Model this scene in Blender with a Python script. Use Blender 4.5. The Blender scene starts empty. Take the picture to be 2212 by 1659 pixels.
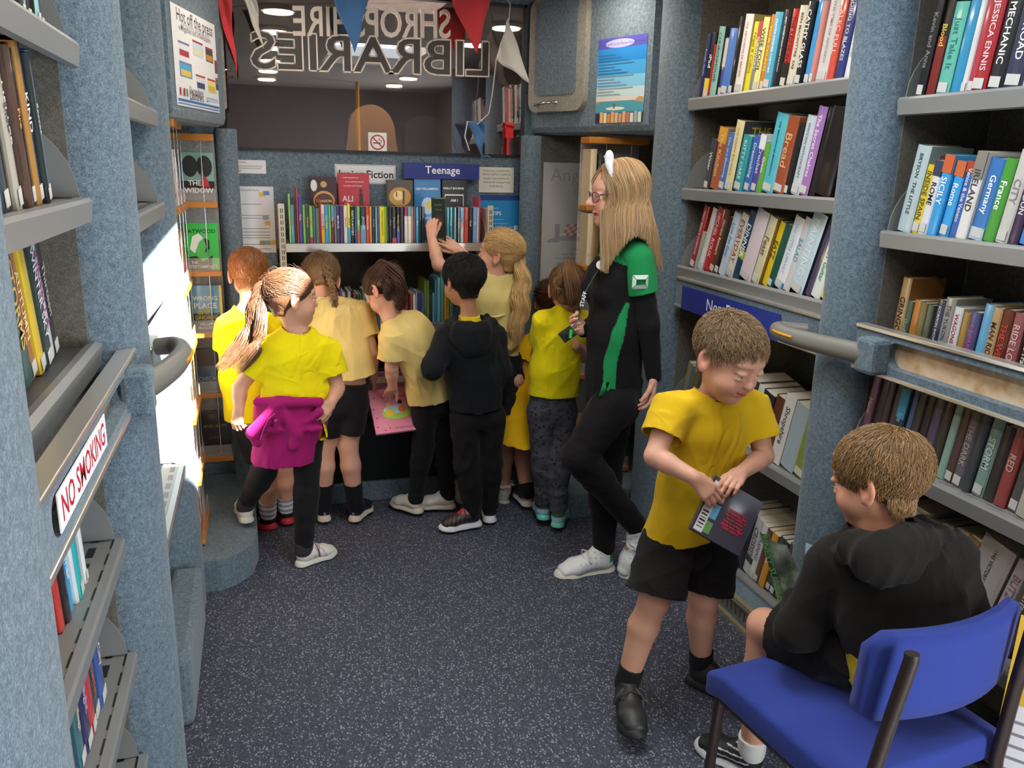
import bpy, math, random
import numpy as np
from mathutils import Vector, Matrix
random.seed(7)
rng = np.random.default_rng(7)
PI = math.pi
sc = bpy.context.scene
COL = sc.collection

# ------------------------------------------------------------------ camera
CAMZ = 1.6
FPX = 1797.06
yaw, pitch, roll = math.radians(17.08097), math.radians(14.75993), math.radians(1.38724)
_f = np.array([math.sin(yaw)*math.cos(pitch), math.cos(yaw)*math.cos(pitch), -math.sin(pitch)])
_r = np.array([math.cos(yaw), -math.sin(yaw), 0.0])
_u = np.cross(_r, _f)
CR = math.cos(roll)*_r + math.sin(roll)*_u
CU = -math.sin(roll)*_r + math.cos(roll)*_u
cam_data = bpy.data.cameras.new('camera')
cam = bpy.data.objects.new('camera', cam_data)
COL.objects.link(cam)
cam_data.sensor_fit = 'HORIZONTAL'
cam_data.sensor_width = 36.0
cam_data.lens = FPX/2212*36.0
cam_data.clip_start = 0.02
mw = Matrix.Identity(4)
for i in range(3):
    mw[i][0], mw[i][1], mw[i][2] = CR[i], CU[i], -_f[i]
mw[2][3] = CAMZ
cam.matrix_world = mw
sc.camera = cam

# ------------------------------------------------------------------ view, world, daylight
vs = sc.view_settings
vs.view_transform = 'Standard'
vs.look = 'None'
vs.gamma = 1.0
vs.use_curve_mapping = False
vs.exposure = 0.0
cy = sc.cycles
cy.max_bounces, cy.diffuse_bounces, cy.glossy_bounces, cy.transparent_max_bounces = 7, 4, 3, 10
cy.caustics_reflective = cy.caustics_refractive = False
cy.sample_clamp_indirect = 6.0
world = bpy.data.worlds.new('daylight_sky')
sc.world = world
world.use_nodes = True
bg = world.node_tree.nodes['Background']
bg.inputs[0].default_value = (0.74, 0.86, 1.0, 1)
bg.inputs[1].default_value = 2.0

SUN_DIR = Vector((-0.5, 0.62, -0.6)).normalized()
sun = bpy.data.lights.new('sun', 'SUN')
sun.energy = 85.0
sun.angle = math.radians(0.8)
sun.color = (1.0, 0.95, 0.86)
sun_o = bpy.data.objects.new('sun', sun)
COL.objects.link(sun_o)
sun_o.rotation_euler = SUN_DIR.to_track_quat('-Z', 'Y').to_euler()

def area(name, loc, target, sx, sy, power, color):
    l = bpy.data.lights.new(name, 'AREA')
    l.shape = 'RECTANGLE'
    l.size, l.size_y, l.energy, l.color = sx, sy, power, color
    o = bpy.data.objects.new(name, l)
    COL.objects.link(o)
    o.location = loc
    o.rotation_euler = (Vector(target)-Vector(loc)).to_track_quat('-Z', 'Y').to_euler()
    return o
# daylight that comes in by the open entrance behind the camera
area('entrance_daylight', (1.95, -0.72, 0.88), (0.2, 0.7, 0.85), 0.95, 1.45, 80, (0.90, 0.96, 1.0))
# daylight under the unseen roof hatch
area('hatch_daylight', (0.87, 1.7, 2.44), (0.87, 1.7, 0), 0.6, 0.9, 22, (0.86, 0.93, 1.0))

# ------------------------------------------------------------------ helpers
def lin(c):
    if isinstance(c, str):
        c = c.lstrip('#')
        c = tuple(int(c[i:i+2], 16)/255 for i in (0, 2, 4))
        return tuple(v/12.92 if v <= 0.04045 else ((v+0.055)/1.055)**2.4 for v in c)
    return tuple(c[:3])

_M = {}
def mat(name, color='#888888', rough=0.6, metal=0.0, coat=0.0, emit=0.0, spec=0.5, vcol=False, bump=0.0, bscale=300, sss=0.0, sheen=0.0, alpha=1.0, trans=0.0):
    if name in _M:
        return _M[name]
    m = bpy.data.materials.new(name)
    m.use_nodes = True
    nt = m.node_tree
    b = nt.nodes['Principled BSDF']
    c = lin(color)
    b.inputs['Base Color'].default_value = (*c, 1)
    b.inputs['Roughness'].default_value = rough
    b.inputs['Metallic'].default_value = metal
    b.inputs['Coat Weight'].default_value = coat
    b.inputs['Coat Roughness'].default_value = 0.08
    b.inputs['Specular IOR Level'].default_value = spec
    b.inputs['Sheen Weight'].default_value = sheen
    b.inputs['Transmission Weight'].default_value = trans
    b.inputs['Alpha'].default_value = alpha
    if sss:
        b.inputs['Subsurface Weight'].default_value = sss
        b.inputs['Subsurface Radius'].default_value = (0.012, 0.005, 0.003)
        b.inputs['Subsurface Scale'].default_value = 0.6
    if emit:
        b.inputs['Emission Color'].default_value = (*c, 1)
        b.inputs['Emission Strength'].default_value = emit
    if vcol:
        a = nt.nodes.new('ShaderNodeVertexColor')
        a.layer_name = 'Col'
        nt.links.new(a.outputs['Color'], b.inputs['Base Color'])
    if bump:
        tc = nt.nodes.new('ShaderNodeTexCoord')
        n = nt.nodes.new('ShaderNodeTexNoise')
        n.inputs['Scale'].default_value = bscale
        n.inputs['Detail'].default_value = 2
        bp = nt.nodes.new('ShaderNodeBump')
        bp.inputs['Strength'].default_value = bump
        bp.inputs['Distance'].default_value = 0.002
        nt.links.new(tc.outputs['Object'], n.inputs['Vector'])
        nt.links.new(n.outputs['Fac'], bp.inputs['Height'])
        nt.links.new(bp.outputs['Normal'], b.inputs['Normal'])
    _M[name] = m
    return m

def mottled(name, cols, scale=180, scale2=40, rough=0.95, bump=0.5, sheen=0.15, stretch=(1, 1, 1)):
    """fibrous felt: fine two-tone mottle with a soft large variation"""
    m = bpy.data.materials.new(name)
    m.use_nodes = True
    nt = m.node_tree
    L = nt.links
    b = nt.nodes['Principled BSDF']
    b.inputs['Roughness'].default_value = rough
    b.inputs['Sheen Weight'].default_value = sheen
    b.inputs['Specular IOR Level'].default_value = 0.15
    tc = nt.nodes.new('ShaderNodeTexCoord')
    mp = nt.nodes.new('ShaderNodeMapping')
    mp.inputs['Scale'].default_value = stretch
    L.new(tc.outputs['Object'], mp.inputs['Vector'])
    n1 = nt.nodes.new('ShaderNodeTexNoise')
    n1.inputs['Scale'].default_value = scale
    n1.inputs['Detail'].default_value = 3
    n2 = nt.nodes.new('ShaderNodeTexNoise')
    n2.inputs['Scale'].default_value = scale2
    n2.inputs['Detail'].default_value = 4
    for n in (n1, n2):
        L.new(mp.outputs[0], n.inputs['Vector'])
    mx = nt.nodes.new('ShaderNodeMix')
    mx.inputs[0].default_value = 0.38
    L.new(n1.outputs['Fac'], mx.inputs[2])
    L.new(n2.outputs['Fac'], mx.inputs[3])
    cr = nt.nodes.new('ShaderNodeValToRGB')
    e = cr.color_ramp.elements
    e[0].position, e[1].position = 0.36, 0.64
    e[0].color = (*lin(cols[0]), 1)
    e[1].color = (*lin(cols[-1]), 1)
    for i, c in enumerate(cols[1:-1]):
        k = e.new(0.36+0.28*(i+1)/(len(cols)-1))
        k.color = (*lin(c), 1)
    L.new(mx.outputs[0], cr.inputs[0])
    L.new(cr.outputs[0], b.inputs['Base Color'])
    bp = nt.nodes.new('ShaderNodeBump')
    bp.inputs['Strength'].default_value = bump
    bp.inputs['Distance'].default_value = 0.002
    L.new(n1.outputs['Fac'], bp.inputs['Height'])
    L.new(bp.outputs[0], b.inputs['Normal'])
    _M[name] = m
    return m

FLOCK = mottled('blue_grey_flock', ['#4c5a63', '#63737e', '#7e8d97'], scale=330, scale2=85)
FLOCKD = mottled('dark_grey_flock', ['#57544c', '#69655c', '#79746a'], scale=330, scale2=85)
FLOCKG = mottled('beige_grey_flock', ['#797770', '#8f8c83', '#a19d93'], scale=330, scale2=85)
GREYM = mat('grey_painted_steel', '#8b8c8a', 0.38, 0.25)
GREYD = mat('dark_grey_steel', '#4c4d4c', 0.42, 0.25)
ALU = mat('satin_aluminium', '#d8d4cc', 0.3, 0.75)
CREAMM = mat('cream_upright', '#c9c2ad', 0.5)
BLACKP = mat('black_rubber', '#17181a', 0.6)
DARKP = mat('dark_panel', '#1d2022', 0.7)
CHROME = mat('chrome', '#d9d9d8', 0.14, 1.0)
PAPER = mat('white_paper', '#e9e8e6', 0.7)
INK = mat('black_ink', '#1c1b1d', 0.7)
INKG = mat('grey_ink', '#77777a', 0.7)
WHITEP = mat('white_print', '#f2f1ee', 0.6)
HANDLEG = mat('warm_grey_plastic', '#77746c', 0.42)
YELLOWP = mat('amber_strip', '#d99a1a', 0.4)
WOOD = mat('orange_wood', '#c07a2c', 0.35, coat=0.3, bump=0.15, bscale=60)
RED = mat('red_plastic', '#d0141c', 0.35)
def flat(c, rough=0.55, coat=0.0):
    return mat('paint_%s_%d_%d' % (c.lstrip('#'), int(rough*100), int(coat*10)), c, rough, coat=coat)

# carpet: dark navy loop pile with pale flecks
def make_carpet():
    m = bpy.data.materials.new('navy_fleck_carpet')
    m.use_nodes = True
    nt = m.node_tree
    L = nt.links
    b = nt.nodes['Principled BSDF']
    b.inputs['Roughness'].default_value = 0.95
    b.inputs['Specular IOR Level'].default_value = 0.1
    tc = nt.nodes.new('ShaderNodeTexCoord')
    mp = nt.nodes.new('ShaderNodeMapping')
    mp.inputs['Rotation'].default_value = (0, 0, 0.62)
    mp.inputs['Scale'].default_value = (1, 0.7, 1)
    L.new(tc.outputs['Object'], mp.inputs[0])
    v = nt.nodes.new('ShaderNodeTexVoronoi')
    v.inputs['Scale'].default_value = 260
    v.inputs['Randomness'].default_value = 0.55
    L.new(mp.outputs[0], v.inputs['Vector'])
    n = nt.nodes.new('ShaderNodeTexNoise')
    n.inputs['Scale'].default_value = 9
    L.new(tc.outputs['Object'], n.inputs['Vector'])
    sep = nt.nodes.new('ShaderNodeSeparateColor')
    L.new(v.outputs['Color'], sep.inputs[0])
    cr = nt.nodes.new('ShaderNodeValToRGB')
    e = cr.color_ramp.elements
    cr.color_ramp.interpolation = 'CONSTANT'
    e[0].position = 0.0; e[0].color = (*lin('#42444f'), 1)
    e[1].position = 0.42; e[1].color = (*lin('#4d4f5b'), 1)
    k = e.new(0.72); k.color = (*lin('#595a66'), 1)
    k = e.new(0.91); k.color = (*lin('#8e8e9a'), 1)
    L.new(sep.outputs[0], cr.inputs[0])
    L.new(cr.outputs[0], b.inputs['Base Color'])
    bp = nt.nodes.new('ShaderNodeBump')
    bp.inputs['Strength'].default_value = 0.6
    bp.inputs['Distance'].default_value = 0.003
    bp.invert = True
    L.new(v.outputs['Distance'], bp.inputs['Height'])
    L.new(bp.outputs[0], b.inputs['Normal'])
    return m
CARPET = make_carpet()

# ------------------------------------------------------------------ objects
def tag(o, label=None, cat=None, group=None, kind=None):
    if label: o['label'] = label
    if cat: o['category'] = cat
    if group: o['group'] = group
    if kind: o['kind'] = kind
    return o
def empty(name, loc, label=None, cat=None, group=None):
    o = bpy.data.objects.new(name, None)
    o.empty_display_size = 0.05
    COL.objects.link(o)
    o.location = loc
    return tag(o, label, cat, group)
class MB:
    """collects shapes into one mesh"""
    def __init__(s):
        s.v, s.f, s.mi, s.n = [], [], [], 0
        s.sm = []
    def add(s, verts, faces, mi=0, smooth=False):
        s.v.extend([tuple(map(float, p)) for p in verts])
        for f in faces:
            s.f.append(tuple(i+s.n for i in f)); s.mi.append(mi); s.sm.append(smooth)
        s.n += len(verts)
        return s
    def box(s, lo, hi, mi=0, M=None):
        x0, y0, z0 = lo; x1, y1, z1 = hi
        v = [(x0,y0,z0),(x1,y0,z0),(x1,y1,z0),(x0,y1,z0),(x0,y0,z1),(x1,y0,z1),(x1,y1,z1),(x0,y1,z1)]
        if M is not None: v = [M @ Vector(p) for p in v]
        return s.add(v, [(0,3,2,1),(4,5,6,7),(0,1,5,4),(1,2,6,5),(2,3,7,6),(3,0,4,7)], mi)
    def prism(s, poly, ax, lo, hi, mi=0, smooth=False, M=None):
        """poly = 2-D outline, extruded along axis ax from lo to hi"""
        def P(a, b, h):
            p = {'z': (a, b, h), 'y': (a, h, b), 'x': (h, a, b)}[ax]
            return M @ Vector(p) if M is not None else p
        n = len(poly)
        v = [P(a, b, lo) for a, b in poly]+[P(a, b, hi) for a, b in poly]
        s.add(v, [(i, (i+1) % n, (i+1) % n+n, i+n) for i in range(n)], mi, smooth)
        s.add(v[:n], [tuple(range(n))[::-1]], mi); s.add(v[n:], [tuple(range(n))], mi)
        return s
    def tube(s, pts, r, seg=8, mi=0, cap=True, flat=1.0, up=(0, 0, 1)):
        pts = [np.array(p, float) for p in pts]
        n = len(pts)
        rr = r if hasattr(r, '__len__') else [r]*n
        v = []
        pu = None
        for i in range(n):
            t = pts[min(i+1, n-1)]-pts[max(i-1, 0)]
            t = t/(np.linalg.norm(t)+1e-12)
            if pu is None:
                u = np.array(up, float)
                if abs(u@t) > 0.95: u = np.array((1., 0, 0))
            else: u = pu
            u = u-(u@t)*t; u /= np.linalg.norm(u); pu = u
            w = np.cross(t, u)
            for k in range(seg):
                a = 2*PI*k/seg
                v.append(pts[i]+rr[i]*(math.cos(a)*w+flat*math.sin(a)*u))
        f = [(i*seg+k, i*seg+(k+1) % seg, (i+1)*seg+(k+1) % seg, (i+1)*seg+k) for i in range(n-1) for k in range(seg)]
        s.add(v, f, mi, True)
        if cap:
            s.add(v[:seg], [tuple(range(seg))[::-1]], mi); s.add(v[-seg:], [tuple(range(seg))], mi)
        return s
    def cyl(s, a, b, r, seg=20, mi=0):
        return s.tube([a, b], r, seg, mi)
    def build(s, name, mats, parent=None, loc=None, bevel=0.0):
        me = bpy.data.meshes.new(name)
        L = np.array(loc if loc is not None else (0, 0, 0), float)
        me.from_pydata([tuple(np.array(p)-L) for p in s.v], [], s.f)
        if not isinstance(mats, (list, tuple)): mats = [mats]
        for m in mats: me.materials.append(m)
        me.polygons.foreach_set('material_index', s.mi)
        me.polygons.foreach_set('use_smooth', s.sm)
        me.update()
        o = bpy.data.objects.new(name, me)
        COL.objects.link(o)
        if loc is not None and parent is None: o.location = loc
        if parent is not None: o.parent = parent
        if bevel:
            b = o.modifiers.new('bevel', 'BEVEL'); b.width = bevel; b.segments = 2; b.limit_method = 'ANGLE'
        return o
def struct(o, label=None):
    o['kind'] = 'structure'
    if label: o['label'] = label
    return o
def rrect(x0, y0, x1, y1, r, n=5):
    out = []
    for cx, cy, a0 in ((x1-r, y1-r, 0), (x0+r, y1-r, 90), (x0+r, y0+r, 180), (x1-r, y0+r, 270)):
        for k in range(n+1):
            a = math.radians(a0+90*k/n)
            out.append((cx+r*math.cos(a), cy+r*math.sin(a)))
    return out
_dg = None
def text_geo(body, res=2, bold=0.0, outline=0.0, space=1.0, line=1.0):
    """the outlines of a line of lettering as (verts, faces); baseline left at the origin, unit size"""
    cu = bpy.data.curves.new('lettering', 'FONT')
    cu.body = body
    cu.size = 1.0
    cu.resolution_u = res
    cu.offset = bold
    cu.space_character = space
    cu.space_line = line
    if outline:
        cu.fill_mode = 'NONE'; cu.bevel_depth = outline; cu.bevel_resolution = 0
    o = bpy.data.objects.new('lettering', cu)
    COL.objects.link(o)
    dg = bpy.context.evaluated_depsgraph_get()
    me = o.evaluated_get(dg).to_mesh()
    n = len(me.vertices)
    v = np.zeros(n*3, np.float32)
    if n: me.vertices.foreach_get('co', v)
    fs = [tuple(p.vertices) for p in me.polygons]
    o.evaluated_get(dg).to_mesh_clear()
    bpy.data.objects.remove(o); bpy.data.curves.remove(cu)
    return v.reshape(-1, 3).astype(float), fs
_tc = {}
def text_fit(body, w=None, h=None, align='c', **kw):
    """lettering scaled to fit a w x h box, centred (align c) or from the left (align l)"""
    key = (body, tuple(sorted(kw.items())))
    if key not in _tc: _tc[key] = text_geo(body, **kw)
    v, f = _tc[key]
    if not len(v): return v, f
    lo, hi = v.min(0), v.max(0)
    sx = (w/(hi[0]-lo[0])) if w else 1e9
    sy = (h/(hi[1]-lo[1])) if h else 1e9
    s = min(sx, sy)
    c = (lo+hi)/2
    if align == 'l': c = np.array((lo[0], (lo[1]+hi[1])/2, 0))
    return (v-c)*s, f
def place2d(v, o, ex, ey, en=None, off=0.0):
    o, ex, ey = (np.array(a, float) for a in (o, ex, ey))
    en = np.cross(ex, ey) if en is None else np.array(en, float)
    return o+v[:, :1]*ex+v[:, 1:2]*ey+(v[:, 2:3]+off)*en
# pixel of the photograph -> point of the bus on a given plane
def ray(px, py):
    return CR*(px-1106)+CU*(829.5-py)+_f*FPX
def onY(px, py, y):
    d = ray(px, py); return np.array([0, 0, CAMZ])+d*(y/d[1])
def onX(px, py, x):
    d = ray(px, py); return np.array([0, 0, CAMZ])+d*(x/d[0])
def onZ(px, py, z):
    d = ray(px, py); return np.array([0, 0, CAMZ])+d*((z-CAMZ)/d[2])
def proj(p):
    q = np.array(p, float)-np.array([0, 0, CAMZ]); c = (q@CR, q@CU, q@_f)
    return (1106+FPX*c[0]/c[2], 829.5-FPX*c[1]/c[2])
# ------------------------------------------------------------------ the bus: floor, walls, roof
ROOF = 2.34
XL, XR, YF, YR = -0.56, 1.98, 4.02, -1.5
def sbox(name, lo, hi, m, label=None, bevel=0.0):
    return struct(MB().box(lo, hi).build(name, m, bevel=bevel), label)
sbox('floor', (XL-.1, YR, -0.08), (XR+.1, YF+.3, 0), CARPET, 'dark navy carpet flecked with white along the aisle')
sbox('wall_left', (XL-.08, YR, 0), (XL, YF, ROOF), FLOCKD, 'dark felt wall behind the left shelves')
m = MB(); m.box((XR, -.22, 0), (XR+.08, YF, ROOF)); m.box((XR, YR, 0), (XR+.08, -1.22, ROOF)); m.box((XR, -1.22, 1.64), (XR+.08, -.22, ROOF))
struct(m.build('wall_right', FLOCKD), 'dark felt wall behind the right shelves')
# roof with an unseen hatch, its outline cut to shape the sun patch
hx0, hx1, hy0, hy1 = 0.55, 1.2, 1.2, 2.2
m = MB()
m.box((XL-.08, YR, ROOF), (hx0, YF+.2, ROOF+.06)); m.box((1.42, YR, ROOF), (XR+.08, YF+.2, ROOF+.06)); m.box((hx1, YR, ROOF), (1.42, .98, ROOF+.06)); m.box((hx1, 1.38, ROOF), (1.42, YF+.2, ROOF+.06))
m.box((hx0, YR, ROOF), (hx1, .98, ROOF+.06)); m.box((hx0, hy1, ROOF), (hx1, YF+.2, ROOF+.06))
struct(m.build('ceiling', mat('ceiling_lining', '#8d8883', 0.8)), 'pale ceiling lining of the bus')
# rear wall, and the open entrance in the right side wall behind the camera
struct(MB().box((XL-.08, YR-.08, 0), (XR+.08, YR, ROOF)).build('wall_rear', mat('rear_lining', '#6d6b70', .8)))
# front bulkhead: window opening x -0.10..1.27, z 1.632..2.34; recess behind the lower shelves
wx0, wx1, wz0, wz1 = -0.135, 1.262, 1.635, 2.322
rx0, rx1, rz0, rz1 = 0.085, 1.06, 0.28, 1.20
m = MB()
def wbox(x0, x1, z0, z1): m.box((x0, YF, z0), (x1, YF+.06, z1))
wbox(XL, rx0, 0, wz0); wbox(rx1, XR, 0, wz0); wbox(rx0, rx1, 0, rz0); wbox(rx0, rx1, rz1, wz0)
wbox(XL, wx0, wz0, ROOF); wbox(wx1, XR, wz0, ROOF); wbox(wx0, wx1, wz1, ROOF)
struct(m.build('wall_front', FLOCK), 'blue grey felt bulkhead below the cab window')
m = MB()
m.box((rx0-.02, YF+.24, rz0), (rx1+.02, YF+.26, rz1)); m.box((rx0-.02, YF+.06, rz0-.02), (rx0, YF+.25, rz1)); m.box((rx1, YF+.06, rz0-.02), (rx1+.02, YF+.25, rz1))
m.box((rx0-.02, YF+.06, rz1), (rx1+.02, YF+.26, rz1+.02)); m.box((rx0-.02, YF+.06, rz0-.02), (rx1+.02, YF+.26, rz0))
struct(m.build('trim_1', FLOCKD), 'dark recess behind the lower shelf of the front bookcase')

# ------------------------------------------------------------------ cab window with its lettering, cab behind
win = empty('window_1', (0.56, YF, wz0), None); win['kind'] = 'structure'; win['label'] = 'large tinted cab window with reversed library lettering'
m = MB()
t = 0.012
m.box((wx0, YF-.012, wz0-.0), (wx1, YF+.02, wz0+t)); m.box((wx0, YF-.012, wz1-t), (wx1, YF+.02, wz1))
m.box((wx0, YF-.012, wz0), (wx0+t, YF+.02, wz1)); m.box((wx1-t, YF-.012, wz0), (wx1, YF+.02, wz1))
m.build('frame', BLACKP, win, win.location)
gm = bpy.data.materials.new('tinted_glass')
gm.use_nodes = True
nt = gm.node_tree
nt.nodes.clear()
out = nt.nodes.new('ShaderNodeOutputMaterial'); tr = nt.nodes.new('ShaderNodeBsdfTransparent'); gl = nt.nodes.new('ShaderNodeBsdfGlossy'); mx = nt.nodes.new('ShaderNodeMixShader')
tr.inputs[0].default_value = (0.80, 0.75, 0.73, 1); gl.inputs['Roughness'].default_value = 0.015; gl.inputs['Color'].default_value = (0.95, 0.9, 0.86, 1)
mx.inputs[0].default_value = 0.28
nt.links.new(tr.outputs[0], mx.inputs[1]); nt.links.new(gl.outputs[0], mx.inputs[2]); nt.links.new(mx.outputs[0], out.inputs[0])
m = MB(); m.box((wx0+t, YF+.0, wz0+t), (wx1-t, YF+.006, wz1-t)); m.build('pane', gm, win, win.location)
# vinyl letters read from the cab side
CREAMV = mat('cream_vinyl', '#f6e6d6', 0.6); DARKV = mat('smoked_vinyl', '#3d3630', 0.5)
def mirrored(body, x0, x1, zc0, zc1, h, mode):
    v, f = text_fit(body, res=3, bold=.022 if mode != 'plain' else .012)
    lo, hi = v.min(0), v.max(0)
    c = (lo+hi)/2
    sx = (x1-x0)/(hi[0]-lo[0]); sy = h/(hi[1]-lo[1])
    q = np.zeros_like(v)
    q[:, 0] = (x0+x1)/2-(v[:, 0]-c[0])*sx
    sl = (zc1-zc0)/(x1-x0)
    q[:, 2] = (zc0+zc1)/2+(v[:, 1]-c[1])*sy+sl*(q[:, 0]-(x0+x1)/2)
    q[:, 1] = YF-.003
    if mode != 'outline': return q, [g[::-1] for g in f]
    ec = {}
    for g in f:
        for i in range(len(g)):
            k = tuple(sorted((g[i], g[(i+1) % len(g)]))); ec[k] = ec.get(k, 0)+1
    V, F = [], []
    for (i, j), n in ec.items():
        if n != 1: continue
        a, b = q[i], q[j]; d_ = b-a; L = np.linalg.norm(d_)
        if L < 1e-6: continue
        d_ = d_/L*.0032; p = np.array((d_[2], 0, -d_[0])); o = np.array((0, -.0012, 0)); k = len(V)
        V += [a-d_*.6-p+o, b+d_*.6-p+o, b+d_*.6+p+o, a-d_*.6+p+o]; F.append((k, k+1, k+2, k+3))
    return np.array(V), F
a0 = onY(545, 80, YF); a1 = onY(632, 45, YF); a2 = onY(973, 52, YF)
l0 = onY(542, 108, YF); l1 = onY(1054, 128, YF)
sh = tag(empty('window_lettering', (0.56, YF-.002, 2.0)), 'reversed cream lettering SHROPSHIRE LIBRARIES across the cab window', 'lettering')
v, f = mirrored('SHROPSHIRE', a1[0], a2[0], onY(632, 45, YF)[2], onY(973, 52, YF)[2], 0.125, 'plain')
m = MB(); m.add(v, f); m.build('small_letters', CREAMV, sh, sh.location)
v, f = mirrored('LIBRARIES', l0[0], l1[0], l0[2], l1[2], 0.15, 'fill')
m = MB(); v[:, 1] += .0005; m.add(v, f); m.build('large_letters', DARKV, sh, sh.location)
v, f = mirrored('LIBRARIES', l0[0]-.004, l1[0]+.004, l0[2], l1[2], 0.158, 'outline')
m = MB(); m.add(v, f); m.build('letter_outline', CREAMV, sh, sh.location)
# no smoking sticker
def plate(name, lo, hi, y, m, th=0.0015):
    return MB().box((lo[0], y-th, lo[1]), (hi[0], y, hi[1]))
c0 = onY(796, 328, YF-.003); c1 = onY(835, 287, YF-.003)
st = tag(plate('sticker', (c0[0], c0[2]), (c1[0], c1[2]), YF-.003, PAPER).build('no_smoking_sticker', PAPER), 'square white no smoking sticker low on the cab window', 'sticker')
cx, cz, R_ = (c0[0]+c1[0])/2, (c0[2]+c1[2])/2, (c1[0]-c0[0])*0.40
m = MB()
n = 36
v = []; 
for rr_ in (R_, R_*0.82): v += [(cx+rr_*math.cos(2*PI*k/n), YF-.0052, cz+rr_*math.sin(2*PI*k/n)) for k in range(n)]
m.add(v, [(k, (k+1) % n, (k+1) % n+n, k+n) for k in range(n)])
d = np.array((math.cos(-PI/4), 0, math.sin(-PI/4))); p = np.array((-d[2], 0, d[0])); C = np.array((cx, YF-.0053, cz))
m.add([C-d*R_*.85-p*R_*.09, C+d*R_*.85-p*R_*.09, C+d*R_*.85+p*R_*.09, C-d*R_*.85+p*R_*.09], [(0, 1, 2, 3)])
m.build('ring', mat('sign_red', '#b51224', .5), st)
m = MB()
m.box((cx-R_*.6, YF-.0049, cz-R_*.16), (cx+R_*.45, YF-.0046, cz-R_*.02))
m.tube([(cx+R_*.5, YF-.0047, cz+R_*.0), (cx+R_*.55, YF-.0047, cz+R_*.25), (cx+R_*.25, YF-.0047, cz+R_*.3), (cx+R_*.2, YF-.0047, cz+R_*.55)], R_*.06, 5)
m.build('cigarette', INK, st)
# cab
CABM = mat('cab_lining', '#6d6266', 0.8)
cy1 = 5.5
m = MB()
m.box((XL-.08, YF+.06, 0.6), (XL, cy1, ROOF)); m.box((XR, YF+.06, 0.6), (XR+.08, cy1, ROOF)); m.box((XL, cy1, 0.6), (XR, cy1+.06, ROOF)); m.box((XL, YF+.06, 0.56), (XR, cy1, 0.6)); m.box((XL, YF+.2, ROOF), (XR, cy1, ROOF+.05))
struct(m.build('wall_cab', CABM), 'purple grey lining of the cab seen through the window')
cl = bpy.data.lights.new('cab_fill_light', 'AREA'); cl.size = 0.4; cl.energy = 16; cl.color = (1, .93, .86)  # added lamp out of view, brightens the cab and its headrest
co = bpy.data.objects.new('cab_fill_light', cl); COL.objects.link(co); co.location = (0.7, 4.22, ROOF-.02)

# ------------------------------------------------------------------ ceiling lamps (round downlights; the cab glass mirrors them)
LAMPG = mat('lamp_diffuser', '#fff1dc', 0.5, emit=62.0)
k = 0
for yy in (3.35, 2.62, 1.85, 1.05, 0.25, -0.55):
    for xx in (0.16, 1.36):
        if hx0-.1 < xx < 1.5 and .88 < yy < hy1+.1: continue
        w_ = ['front', 'second', 'third', 'fourth', 'fifth', 'rearmost'][k//2]; k += 1
        t_ = empty('ceiling_light', (xx, yy, ROOF), 'round white ceiling downlight, %s of the %s row' % (w_, 'left' if xx < .7 else 'right'), 'lamp', 'round ceiling downlights')
        MB().cyl((0, 0, 0), (0, 0, -.02), .085, 28).build('rim', mat('lamp_rim', '#e8e4dc', .5), t_)
        MB().cyl((0, 0, -.02), (0, 0, -.026), .072, 28).build('diffuser', LAMPG, t_)

# ------------------------------------------------------------------ felt covered posts between the bays
def post(name, x_front, y0, y1, side, z0=0.0, z1=ROOF, mt=None, label=None, back=None, nose=None):
    """half-round post; side -1 = stands on the left wall and faces +x"""
    r = (y1-y0)/2; cyy = (y0+y1)/2; nd = nose or r*.8
    xb = back if back is not None else (XL if side < 0 else XR)
    sx = 1 if side < 0 else -1
    pts = [(xb, y0)]
    for k in range(13):
        a = -PI/2+PI*k/12
        pts.append((x_front-sx*nd+sx*nd*math.cos(a), cyy+r*math.copysign(abs(math.sin(a))**(1 if nose is None else .7), a)))
    pts.append((xb, y1))
    if sx < 0: pts = pts[::-1]
    m = MB(); n_ = len(pts)
    zs = (z0, z1)
    v = [(a, b, zs[0]) for a, b in pts]+[(a, b, zs[1]) for a, b in pts]
    m.add(v, [(i, (i+1) % n_, (i+1) % n_+n_, i+n_) for i in range(n_)], 0, True)
    m.add(v[n_:], [tuple(range(n_))], 0)
    m.add(v[:n_], [tuple(range(n_))[::-1]], 0)
    return struct(m.build(name, mt or FLOCK), label)
post('trim_2', -0.243, 0.70, 1.055, -1, nose=.05, label='wide felt covered post nearest the camera on the left')
post('trim_3', -0.245, 1.86, 2.125, -1, label='felt covered post behind the left grab handle')
post('trim_4', -0.25, 2.86, 3.11, -1, label='sunlit felt covered post beside the leaflet rack')
post('trim_5', 1.60, 1.955, 2.14, 1, label='felt covered post behind the right grab handle')
post('trim_6', 1.60, 3.12, 3.38, 1, label='felt covered post behind the fair haired staff member')
post('trim_7', 1.60, 0.85, 1.08, 1, z1=ROOF, label='felt covered post at the right edge')
# dark felt cheeks inside the bays
for nm, x0, x1, yy in (('trim_18', XL, -.345, 1.857), ('trim_19', 1.69, XR, 1.9515), ('trim_20', 1.69, XR, 3.1165), ('trim_21', 1.69, XR, 2.1405), ('trim_22', XL, -.345, 1.0565)):
    sbox(nm, (x0, yy, 0.02), (x1, yy+.003, ROOF), FLOCKD, 'dark felt cheek of a shelf bay')
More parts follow.
